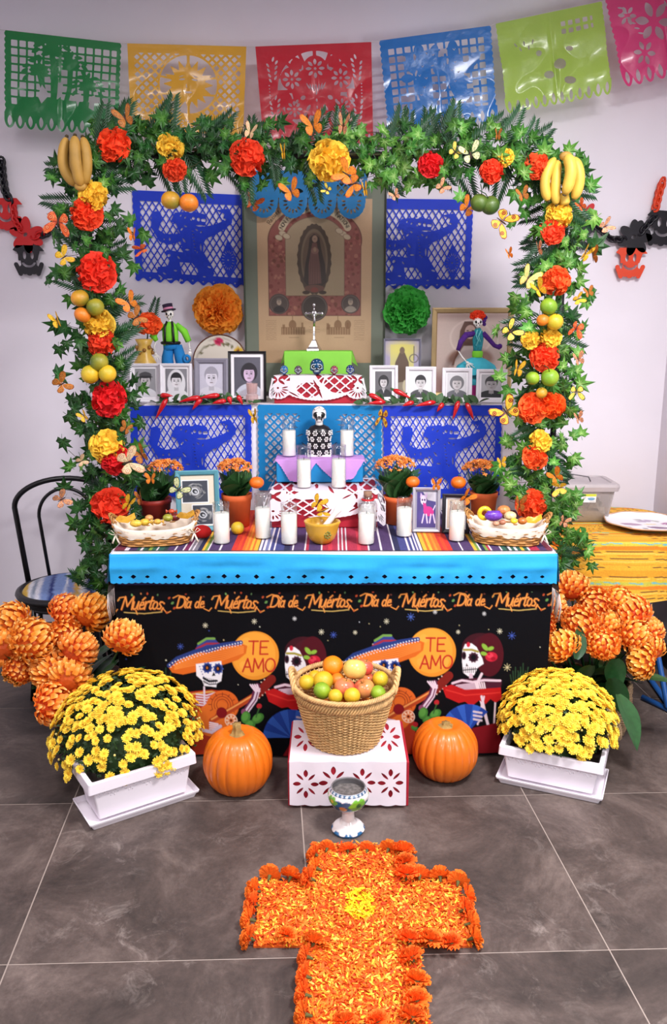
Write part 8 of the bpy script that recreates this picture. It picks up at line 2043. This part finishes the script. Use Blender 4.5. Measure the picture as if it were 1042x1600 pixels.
b = MB(); b.lathe(prof[13:], 48); b.lathe([(.04, prof[-1][1]), (.001, prof[-1][1])], 48); b.build('inner_wall', M('grey_glaze', (112, 108, 110), .4, var=.2, vs=30), t)
b = MB(); b.lathe([(.056, .158 * f_), (.03, .162 * f_), (.001, .160 * f_)], 40, wob=lambda a, j: 1 + .03 * math.sin(a * 7)); b.build('ash', M('grey_ash', (104, 98, 96), .95, var=.35, vs=90, bump=.8, bs=160), t)
# ------------------------------------------------------------ marigold petal cross on the floor
cxm = P(565, 1430, PZ(565, 1430, 0).y).x
def FXY(x, y): q = PZ(x, y, 0); return q.x, q.y
yt = PZ(565, 1322, 0).y; ya1 = PZ(565, 1380, 0).y; ya0 = PZ(565, 1482, 0).y; yb = 1.50
wst = .148; wx0, wx1 = PZ(400, 1440, 0).x, PZ(730, 1440, 0).x
sxc = .045 * 0 + cxm
t = thing('petal_cross', 'orange and yellow marigold petal cross laid on the grey floor', 'floor decoration', (sxc, 0, 0))
m_card = M('orange_card', (226, 96, 26), .8, var=.1, vs=20)
LX0, LX1 = wx0 - sxc, wx1 - sxc
panels = [(-wst, wst, ya1, yt), (-wst, wst, ya0, ya1), (LX0, -wst, ya0, ya1), (wst, LX1, ya0, ya1), (-wst, wst, yb, ya0)]
for (a, c, d, e) in panels:
 b = MB(); b.box(((a + c) / 2, (d + e) / 2, .003), (c - a - .004, e - d - .004, .006)); b.build('card_panel', m_card, t, False)
def incross(x, y): return any(a <= x <= c and d <= y <= e for a, c, d, e in panels)
b = MB(); rc = random.Random(21); cols = [srgb(236, 96, 16), srgb(244, 112, 20), srgb(228, 80, 14), srgb(250, 150, 34), srgb(250, 190, 60), srgb(246, 130, 30), srgb(214, 66, 14)]
cnt = 0
while cnt < 12500:
 x, y = rc.uniform(LX0, LX1), rc.uniform(yb, yt)
 if not incross(x, y): continue
 cnt += 1
 yel = math.hypot((x + .005) / .043, (y - (ya0 + ya1) / 2 - .02) / .062) < 1; cl = .12 * math.sin(x * 41) * math.sin(y * 33)
 q = rc.random() + cl
 c = srgb(252, rc.randint(196, 226), 20) if yel and rc.random() < .93 else cols[rc.choice((0, 0, 1, 1, 2, 6, 5))] if q < .64 else cols[rc.choice((3, 5, 3))] if q < .78 else srgb(252, rc.randint(186, 216), rc.randint(50, 90))
 L = rc.uniform(.005, .011); w = L * rc.uniform(.28, .45); z = .007 + rc.uniform(0, .010) + (.004 if yel else 0)
 X = TRS((x, y, z), (rc.uniform(-.6, .6), rc.uniform(-.6, .6), rc.uniform(0, 6.28)))
 b.add([(-L, 0, 0), (-L * .2, -w, .0015), (L, -w * .3, 0), (L, w * .3, .001), (-L * .2, w, .0015)], [(0, 1, 2, 3, 4)], 0, X, c)
o = b.build('petal_bed', M('loose_petal', (255, 255, 255), .7, attr=True, transl=.1), t, False); o['kind'] = 'stuff'
# marigold heads lying round the edge
mgb = MB(); rg = random.Random(4)
for (n, el, L) in ((18, 10, 1.0), (16, 35, .95), (13, 58, .85), (9, 78, .7)):
 for i in range(n):
  a = 2 * math.pi * (i + rg.uniform(-.3, .3)) / n; X = TRS((0, 0, 0), (0, 0, a)) @ TRS((0, 0, 0), (R(el + rg.uniform(-8, 8)), 0, 0)); l = L * rg.uniform(.9, 1.08); w = .24
  vs = []
  for j, (q, ww) in enumerate(((.15, .2), (.65, .8), (1, 1.1))):
   for k in range(4): vs.append(((k / 3 - .5) * 2 * w * ww, l * q, .05 * ((-1) ** k) * j))
  mgb.add(vs, [(j * 4 + k, j * 4 + k + 1, (j + 1) * 4 + k + 1, (j + 1) * 4 + k) for j in range(2) for k in range(3)], 0, X)
mgb.tube([(0, 0, .15), (0, 0, -.12), (0, 0, -.5)], [.2, .15, .08], 7, 1)
MGM = M('marigold_head', (255, 130, 40), .75, var=.14, vs=3, transl=.2, rnd=.08, hue=.006)
MG = mgb.mesh('marigold_head', [MGM, M('marigold_calyx', (92, 92, 48), .8)], True)
def heads(pts, side, names):
 for i, (x, y, s, rot) in enumerate(pts):
  p = PZ(x, y, .02); k = s * 1.12 * mpp(p); ox, oy = {'left': (-.010, 0), 'right': (.006, 0), 'top': (0, .006)}.get(side, (0, 0)); p.x += ox; p.y += oy
  out = {'left': (R(-72), 0, R(90)), 'right': (R(-72), 0, R(-90)), 'top': (R(-66), 0, 0), 'up': (R(-25), 0, 0)}[side if rot is None else rot]
  lab = names[i] if isinstance(names, list) else names % ORD[i]
  tag(O('marigold', MG, None, (p.x, p.y, k * .62 + .004), (out[0] + rc.uniform(-.25, .25), rc.uniform(-.25, .25), out[2] + rc.uniform(-.4, .4)), k), lab, 'flower', 'orange marigold heads edging the petal cross')
ORD = ['first', 'second', 'third', 'fourth', 'fifth', 'sixth', 'seventh', 'eighth', 'ninth', 'tenth']
heads([(511, 1328, 12, None), (543, 1330, 12, None), (574, 1330, 12, None), (607, 1329, 13, None)], 'top', 'orange marigold head, %s from the left along the top of the cross')
heads([(498, 1337, 15, None), (500, 1359, 16, None), (489, 1376, 17, None)], 'left', 'orange marigold head, %s down the left side of the cross upper arm')
heads([(628, 1334, 17, 'up'), (630, 1352, 17, 'up'), (632, 1371, 18, 'up')], 'right', 'fluffy marigold head, %s down the right side of the cross upper arm')
heads([(421, 1373, 16, None), (454, 1374, 16, None)], 'top', 'marigold head, %s from the left along the top of the left cross arm')
heads([(656, 1372, 15, None), (688, 1374, 16, None), (716, 1382, 16, None)], 'top', 'marigold head, %s from the left along the top of the right cross arm')
heads([(404, 1395, 17, None), (402, 1416, 17, None), (397, 1439, 17, None), (396, 1468, 17, None)], 'left', 'marigold head, %s down the outer end of the left cross arm')
heads([(725, 1402, 16, None), (723, 1424, 17, None), (731, 1446, 17, None), (735, 1468, 17, None)], 'right', 'marigold head, %s down the outer end of the right cross arm')
heads([(448, 1463, 15, 'up'), (490, 1474, 17, 'up')], 'up', 'marigold head, %s from the left along the bottom of the left cross arm')
heads([(640, 1472, 18, 'up'), (672, 1473, 19, 'up'), (705, 1476, 17, 'up')], 'up', 'marigold head, %s from the left along the bottom of the right cross arm')
heads([(486, 1497, 17, None), (484, 1528, 18, None), (483, 1557, 19, None), (484, 1588, 20, None)], 'left', 'orange marigold head, %s down the left side of the cross stem')
heads([(640, 1500, 19, 'up'), (648, 1538, 20, 'up'), (647, 1568, 21, 'up'), (640, 1594, 21, 'up')], 'right', 'fluffy marigold head, %s down the right side of the cross stem')
heads([(540, 1600, 18, 'up'), (590, 1598, 18, 'up')], 'up', 'marigold head lying on the lower stem petals, %s from the left')
# ------------------------------------------------------------ big orange pompon plants
def pompon_mesh(seed):
 r = random.Random(seed); b = MB(); n = 92; b.anyc = True
 dk, c1, c2 = srgb(228, 104, 28), srgb(250, 150, 48), srgb(255, 204, 120)
 for i in range(n):
  f = (i + .5) / n; ph = math.acos(1 - 1.72 * f); th = i * 2.39996 + r.uniform(-.1, .1)
  def at(p_, q): return Vector((math.sin(p_) * math.cos(th), math.sin(p_) * math.sin(th), math.cos(p_))) * q
  side = Vector((-math.sin(th), math.cos(th), 0)); w = r.uniform(.11, .15); l = r.uniform(.8, 1.5); vs = []
  for (dp, q, ww) in ((.36, .70, .6), (.20, .93, 1.0), (.02, 1.03, 1.0), (-.13 * l, 1.05 + r.uniform(-.06, .12), .5)):
   m = at(ph + dp, q); up = m.normalized(); vs += [m - side * w * ww + up * .03, m - up * .035, m + side * w * ww + up * .03]
  o = b.add(vs, [])
  for j in range(3):
   for k in range(2): b.f.append(tuple(o + z for z in (j * 3 + k, j * 3 + k + 1, (j + 1) * 3 + k + 1, (j + 1) * 3 + k))); b.mi.append(0); ca, cb = ((dk, c1), (c1, c1), (c1, c2))[j]; b.c.append((ca, ca, cb, cb))
 b.ball((0, 0, 0), .8, 12, 8, col=srgb(206, 84, 20)); return b.mesh('pompon_bloom', M('orange_petal', (255, 255, 255), .6, attr=True, rnd=.08, hue=.008, transl=.1), False)
POM = [pompon_mesh(1), pompon_mesh(2)]
m_bleaf = M('broad_leaf', (36, 74, 38), .35, var=.2, vs=10, rnd=.25, coat=.15)
BLEAF = leaf_mesh('broad_leaf', 1, .27, m_bleaf, .3, 8, .2)
def pompon_plant(lab, base, R0, H0, potmat, blooms, leaves, seed, woven=False):
 t = thing('pompon_plant', lab, 'potted plant', base); r = random.Random(seed); bx, by = base[0], base[1]
 if woven:
  b = MB()
  for j in range(16):
   z = .006 + H0 * j / 16; rr = R0 * (.86 + .14 * math.sin((j / 15) * 2.2))
   b.tube([((rr + .004 * math.cos(a * 18 + j * 1.3)) * math.cos(a), (rr + .004 * math.cos(a * 18 + j * 1.3)) * math.sin(a), z + .004 * math.sin(a * 18 + j)) for a in [2 * math.pi * i / 90 for i in range(90)]], .0085, 5, closed=True)
  o = b.build('woven_pot', potmat, t); o['kind'] = 'stuff'
 else:
  b = MB(); b.lathe([(.001, 0), (R0 * .72, 0), (R0 * .95, H0 * .85), (R0 * 1.03, H0 * .86), (R0 * 1.05, H0), (R0 * .95, H0), (R0 * .9, H0 * .85)], 36); b.build('pot', potmat, t)
 b = MB(); b.lathe([(R0 * .93, H0 * .88), (.001, H0 * .9)], 24); b.build('soil', m_soil, t)
 for (x, y, rp, Y) in blooms:
  p = P(x, y, Y); s = rp * 1.08 * mpp(p); l = Vector((p.x - bx, p.y - by, p.z))
  d = (l - Vector((0, .10, H0))).normalized() * .6 + Vector((0, -.75, .35)); e = d.normalized().to_track_quat('Z', 'Y').to_euler(); q = O('bloom', POM[r.randint(0, 1)], t, l, (e[0] + r.uniform(-.4, .4), e[1] + r.uniform(-.5, .5), r.uniform(0, 6)), (s * r.uniform(.95, 1.1), s, s * r.uniform(.85, 1.0)))
  b = MB(); m = l * .6 + Vector((0, .03, .04)); b.tube([(l.x * .1, l.y * .1, H0 * .85), tuple(m), tuple(l)], .004, 5); b.build('stem', m_bleaf, t)
 for (x, y, Y, L, rx, ry, rz) in leaves:
  p = P(x, y, Y); O('leaf', BLEAF, t, (p.x - bx, p.y - by, p.z), (R(rx), R(ry), R(rz)), L)
 for i in range(16):
  a = r.uniform(0, 6.28); O('leaf', BLEAF, t, (.05 * math.cos(a), .05 * math.sin(a), H0 * .9 + r.uniform(0, .06)), (R(r.uniform(10, 60)), R(r.uniform(-20, 20)), a), r.uniform(.12, .2))
YL = 2.98
pompon_plant('tall orange pompon flowers in a dark red pot at the left edge', (-.98, 3.02, 0), .15, .26, M('maroon_pot', (84, 26, 20), .5),
 [(20, 970, 27, 3.0), (8, 1010, 28, 2.95), (50, 1001, 31, 2.88), (30, 1047, 21, 2.9), (102, 955, 24, 3.02), (142, 957, 28, 3.0), (102, 992, 24, 2.95), (122, 1016, 27, 2.88), (78, 1044, 27, 2.9), (110, 1058, 28, 2.84), (81, 1100, 30, 2.78), (194, 997, 28, 2.80), (2, 972, 20, 3.05)],
 [(38, 1060, 2.9, .13, 70, 10, 100), (28, 1072, 2.9, .10, 60, 0, 130), (150, 1080, 2.82, .15, 60, -10, -60), (180, 1075, 2.8, .13, 50, 0, -80), (130, 1110, 2.8, .12, 70, 20, -40), (60, 1020, 3.0, .14, 40, 0, 60), (140, 1040, 2.95, .16, 50, 0, -70)], 3)
pompon_plant('orange pompon flowers with broad leaves in a seagrass pot at the right', (1.03, 3.10, 0), .155, .22, M('seagrass', (164, 136, 104), .75, var=.3, vs=60),
 [(892, 917, 26, 3.12), (859, 944, 25, 3.08), (846, 976, 21, 3.05), (839, 1008, 24, 2.96), (880, 1010, 25, 2.92), (907, 976, 26, 3.0), (929, 943, 24, 3.08), (947, 976, 22, 3.05), (942, 1006, 23, 2.93), (965, 939, 22, 3.1), (990, 958, 25, 3.05), (990, 992, 25, 3.0), (1014, 984, 21, 3.05), (1004, 1032, 25, 2.95), (1016, 1014, 20, 3.0), (968, 960, 15, 3.15)],
 [(900, 1030, 2.88, .13, 75, 20, 10), (925, 1040, 2.9, .15, -50, 10, 10), (962, 1030, 2.9, .17, -60, -10, -5), (955, 1060, 2.9, .17, -65, -20, -25), (905, 1060, 2.9, .16, -60, 10, 20), (990, 1060, 2.95, .16, 10, 0, -95), (850, 1050, 3.0, .16, 10, 0, 80), (900, 1095, 2.9, .14, -60, 10, 10), (965, 1085, 2.85, .20, -35, -10, -150), (875, 1060, 2.95, .14, -70, 0, 40), (940, 990, 3.1, .16, 60, 0, -30), (890, 990, 3.1, .16, 60, 0, 30)], 4, True)
p = PZ(868, 1120, 0)
t = thing('seagrass_pot', 'small braided seagrass pot rim behind the right yellow chrysanthemums', 'pot', (p.x, 3.14, 0))
b = MB()
for j in range(17):
 rr = .10 * (.84 + .16 * math.sin(j / 16 * 2.1)); b.tube([((rr + .004 * math.cos(a * 14 + j)) * math.cos(a), (rr + .004 * math.cos(a * 14 + j)) * math.sin(a), .006 + .014 * j + .003 * math.sin(a * 14)) for a in [2 * math.pi * i / 60 for i in range(60)]], .0085, 5, closed=True)
o = b.build('woven_side', M('brown_seagrass', (128, 92, 66), .8, var=.3, vs=60), t); o['kind'] = 'stuff'
b = MB(); b.lathe([(.09, .2), (.001, .2)], 20); b.build('soil', m_soil, t)
# ------------------------------------------------------------ black bentwood style chair at the left
cz = .455
cc = Vector((P(101, 925, 3.52).x, 3.56, 0))
t = thing('metal_chair', 'black round-backed metal chair with striped seat at the left wall', 'chair', tuple(cc), (0, 0, R(14)))
def chair_pt(x, y, Y): p = P(x, y, Y); v = Vector((p.x - cc.x, p.y - cc.y, 0)); v.rotate(Euler((0, 0, R(-14)))); return Vector((v.x, v.y, p.z))
b = MB(); b.tube([(.205 * math.cos(R(a)), .205 * math.sin(R(a)), cz - .012) for a in range(0, 360, 10)], .017, 8, closed=True)
b.tube([(.19 * math.cos(R(a)), .19 * math.sin(R(a)), cz - .055) for a in range(0, 360, 10)], .010, 8, closed=True); b.lathe([(.2, cz - .05), (.206, cz - .012)], 36); b.build('seat_frame', m_black, t)
cv = Canvas(100, 100, (150, 160, 190))
x = 0
for w, c in ((8, (196, 160, 70)), (5, (210, 210, 214)), (4, (120, 132, 150)), (6, (206, 206, 214)), (9, (112, 134, 182)), (5, (28, 44, 110)), (13, (118, 142, 192)), (2, (222, 222, 226)), (7, (112, 130, 176)), (7, (190, 150, 66)), (4, (214, 212, 210)), (3, (170, 170, 180)), (8, (34, 44, 96)), (4, (126, 146, 190)), (3, (180, 186, 200)), (6, (110, 128, 150)), (6, (28, 40, 90))):
 cv.f(cv.b(x, 0, x + w, 100), c); x += w
cv.noise(.06); o = disc('striped_cushion', cv, .192, lambda r: .035 * math.sqrt(max(0, 1 - r ** 3)), t, m_weave); o.location = (0, 0, cz - .006)
def bow(w0, w1, top, rad, y0, y1):
 pts = [(-w0, y0, cz - .03)]
 for i in range(25):
  a = math.pi * (1 - i / 24); pts.append((w1 * math.cos(a) * (1 + .0), y1 - .01 * math.sin(a), top - .13 + .13 * math.sin(a)) if True else 0)
 pts.append((w0, y0, cz - .03)); b = MB(); b.tube(pts, rad, 10); return b
bow(.175, .225, .905, .0125, .13, .25).build('back_hoop', m_black, t); bow(.085, .12, .86, .008, .17, .235).build('inner_hoop', m_black, t)
for a in (45, 135, 225, 315):
 c, s = math.cos(R(a)), math.sin(R(a)); b = MB(); b.tube([(c * .19, s * .19, cz - .02), (c * .20, s * .20, .2), (c * .235, s * .235, 0)], .011, 8); b.build('leg', m_black, t)
b = MB(); b.tube([(.2 * math.cos(R(a)), .2 * math.sin(R(a)), .2) for a in range(0, 360, 12)], .007, 8, closed=True); b.build('stretcher_ring', m_black, t)
# ------------------------------------------------------------ side table with yellow cloth
TZ = .725; TC = Vector((1.22, 3.64, 0)); RX, RY = .345, .335
t = thing('side_table', 'folding side table with blue tubular legs under the yellow cloth', 'table', tuple(TC))
m_blue = M('blue_enamel', (34, 84, 150), .35)
b = MB(); vs = []; loft(b, [([superell(2 * math.pi * i / 60, RX * .985, RY * .985, 3.4) for i in range(60)], TZ - .024), ([superell(2 * math.pi * i / 60, RX * .985, RY * .985, 3.4) for i in range(60)], TZ - .004)], cap1=True); b.build('tabletop', M('table_board', (200, 190, 175)), t)
for s in (-1, 1):
 pa, pb = (1.36 - TC.x, 3.20 - TC.y), (.90 - TC.x, 3.36 - TC.y)
b = MB(); b.tube([(.13, -.20, TZ - .03), (.10, -.27, TZ - .2), (.19, -.40, .03), (.21, -.42, .014)], .0125, 8); b.build('leg', m_blue, t)
b = MB(); b.tube([(.17, -.20, TZ - .03), (.20, -.05, .3), (.26, .28, .014)], .0125, 8); b.build('leg', m_blue, t)
b = MB(); b.tube([(-.17, .1, TZ - .03), (-.30, -.24, .014)], .0125, 8); b.build('leg', m_blue, t)
b = MB(); b.tube([(-.1, .1, TZ - .03), (-.18, .28, .014)], .0125, 8); b.build('leg', m_blue, t)
b = MB(); b.tube([(.13, -.28, .014), (.21, -.42, .014), (.32, -.56, .014)], .0125, 8); b.tube([(.26, .28, .014), (.21, -.42, .014)], .0125, 8); b.build('foot_bar', m_blue, t)
# tablecloth: one sheet lying on the top and hanging round the edge
N, KT, KD = 240, 40, 60; DROP = .25
Ygrid = []; vs = []; cs = []
def stripe_color(d, x):
 """d = distance from the back edge of the cloth towards its front hem, in metres"""
 d = (d + .02) % .165 + 0.0; v = (.5 + .5 * math.sin(x * 95) * math.sin(d * 400 + x * 30))
 base = (232, 172, 50)
 for (a, e, c) in ((.000, .026, (224, 156, 40)), (.010, .013, (240, 190, 80)), (.026, .029, (84, 56, 40)), (.034, .037, (240, 196, 90)), (.044, .049, (206, 186, 60)), (.049, .058, (190, 186, 74) if v < .55 else (104, 178, 186)), (.058, .064, (206, 190, 64)), (.064, .080, (236, 130, 34)), (.086, .089, (70, 46, 40)), (.094, .098, (246, 200, 90)), (.104, .107, (206, 140, 40)), (.116, .119, (74, 50, 40)), (.126, .130, (244, 196, 90)), (.140, .143, (226, 150, 40)), (.150, .153, (80, 54, 40))):
  if a <= d < e: return c
 return base
for i in range(N):
 a = 2 * math.pi * i / N; c, s = math.cos(a), math.sin(a)
 for j in range(KT + KD + 1):
  if j <= KT: f = j / KT; se = (abs(c) ** 3.4 + abs(s) ** 3.4) ** (-1 / 3.4); x, y, z = RX * c * f * se, RY * s * f * se, TZ + .0; d = RY - y
  else:
   g_ = (j - KT) / KD; fl = 1 + .035 * g_ + .022 * g_ * math.sin(a * 8 + .6) + .004; x, y = RX * c * fl * se, RY * s * fl * se; z = TZ - DROP * g_ * (1 + .03 * math.sin(a * 3)); d = RY - RY * s * se + DROP * g_ * min(1, max(0, -s * 2.2)) - DROP * g_ * max(0, s)
   if g_ == 0: z = TZ
  vs.append((x, y, z)); cs.append(srgb(stripe_color(d + .02, x)))
n = KT + KD + 1; me = bpy.data.meshes.new('yellow_tablecloth'); me.from_pydata(vs, [], [(i * n + j, ((i + 1) % N) * n + j, ((i + 1) % N) * n + j + 1, i * n + j + 1) for i in range(N) for j in range(n - 1)])
at = me.color_attributes.new('print', 'FLOAT_COLOR', 'POINT'); at.data.foreach_set('color', np.concatenate([np.array(cs), np.ones((len(cs), 1))], 1).ravel()); me.materials.append(m_weave)
for p_ in me.polygons: p_.use_smooth = True
tag(O('yellow_tablecloth', me, None, (TC.x, TC.y, .003)), 'yellow striped round tablecloth on the side table at the right', 'tablecloth')
# storage bin
TB = TZ + .004
p = P(868, 816, 3.62); k_ = mpp(p); bw = 196 * k_ * .56; bd = .19; bh = P(900, 772, 3.6).z - TB
X0 = P(903, 810, 3.64).x
t = thing('storage_bin', 'clear plastic storage bin with grey lid standing on the yellow cloth', 'box', (X0, 3.74, TB))
BL, BWd, BH = .33, .21, P(960, 760, 3.64).z - TB
m_bin = thin_glass('cloudy_plastic', (236, 232, 230), .2, .10); m_lid = M('grey_lid', (178, 168, 170), .4, var=.03)
b = MB(); loft(b, [(rrect(BL * .86, BWd * .84, .02), .002), (rrect(BL, BWd, .022), BH), (rrect(BL * .985, BWd * .98, .022), BH), (rrect(BL * .845, BWd * .825, .02), .005)], cap0=True); b.build('tub', m_bin, t)
b = MB(); loft(b, [(rrect(BL * 1.06, BWd * 1.08, .024), BH - .022), (rrect(BL * 1.09, BWd * 1.12, .026), BH - .002), (rrect(BL * 1.06, BWd * 1.08, .024), BH + .010), (rrect(BL * .9, BWd * .86, .02), BH + .014), (rrect(BL * .88, BWd * .82, .02), BH + .008)], cap0=False, cap1=True); b.build('lid', m_lid, t, False, .002)
b = MB(); b.tube([(-BL * .42, -.02, BH + .012), (-BL * .36, -.03, BH + .034), (-.02, -.04, BH + .044), (BL * .16, -.04, BH + .032), (BL * .20, -.03, BH + .010)], [.004, .0045, .005, .0045, .004], 6, flat=.6); b.build('lid_handle', M('smoke_handle', (110, 106, 110), .4), t)
cv = Canvas(60, 24, (235, 236, 240), px=.8); cv.f(cv.b(0, 0, 22, 24), (60, 176, 226)); cv.f(cv.b(22, 0, 60, 7), (206, 214, 60)); write(cv, '34', 25, 7, 6, (60, 60, 60), .6); cv.f(cv.e(48, 14, 9, 4), (96, 150, 190)); cv.f(cv.b(38, 11, 56, 13), (140, 186, 214)); cv.f(cv.b(26, 10, 34, 12), (150, 150, 160)); cv.f(cv.b(26, 14, 32, 15), (170, 170, 180)); cv.f(cv.b(3, 8, 16, 9), (200, 230, 240)); cv.f(cv.b(3, 13, 12, 14), (200, 230, 240)); cv.f(cv.b(44, 20, 58, 21), (70, 70, 80))
O('paper_label', print_mesh('paper_label', cv, lambda u, v: ((u - .1) * .105 - .02, -BWd * .485 - .003 + v * .012 * .5, BH * .80 - v * .040), m_flatprint), t)
b = MB(); rk = random.Random(8)
gx, gy = 14, 8; vs = []
for j in range(gy + 1):
 for i in range(gx + 1): vs.append(((i / gx - .5) * BL * .78, (j / gy - .5) * BWd * .72, BH * (.38 + .22 * math.sin(i * 1.3 + j) * math.cos(j * 1.7)) + rk.uniform(-.008, .008)))
b.add(vs, [(j * (gx + 1) + i, j * (gx + 1) + i + 1, (j + 1) * (gx + 1) + i + 1, (j + 1) * (gx + 1) + i) for j in range(gy) for i in range(gx)]); b.box((0, 0, BH * .16), (BL * .76, BWd * .7, BH * .26)); o = b.build('bagged_contents', M('beige_plastic_bag', (186, 176, 158), .35, var=.3, vs=14), t, False)
# plate
p = PZ(1012, 825, TZ + .006); p.x = min(p.x, TC.x + .2)
def pl2(cv):
 for (x, y, rx, ry, a, c) in ((34, 44, 13, 6, 10, (160, 120, 160)), (56, 28, 11, 5, -10, (170, 150, 180)), (62, 62, 14, 5, 20, (120, 70, 120)), (82, 46, 10, 5, 30, (166, 90, 150)), (24, 60, 5, 3, 0, (120, 120, 140)), (58, 44, 8, 3, 0, (230, 214, 170)), (44, 66, 4, 3, 20, (110, 110, 130)), (76, 66, 6, 3, -20, (110, 80, 120)), (50, 22, 5, 2, 0, (130, 130, 120)), (70, 30, 6, 3, 40, (150, 150, 140))): cv.f(cv.e(x, y, rx, ry, a), c)
t = thing('white_platter', 'large white scalloped platter with purple motifs on the yellow cloth', 'plate', (TC.x + .155, TC.y - .08, TZ + .009))
disc('dish', plate_print(100, lambda c: (c.f(c.b(0, 0, 100, 100), (236, 236, 240)), pl2(c))), .175, lambda r: .003 + .022 * r ** 4, t, MATS['glazed_print'])
b = MB(); b.tube([(.176 * (1 + .02 * math.sin(R(a) * 8)) * math.cos(R(a)), .176 * (1 + .02 * math.sin(R(a) * 8)) * math.sin(R(a)), .025) for a in range(0, 360, 4)], .003, 6, closed=True); b.lathe([(.001, -.003), (.09, -.003), (.174, .0205)], 48); b.build('rim', M('ochre_glaze', (200, 160, 130), .25), t)
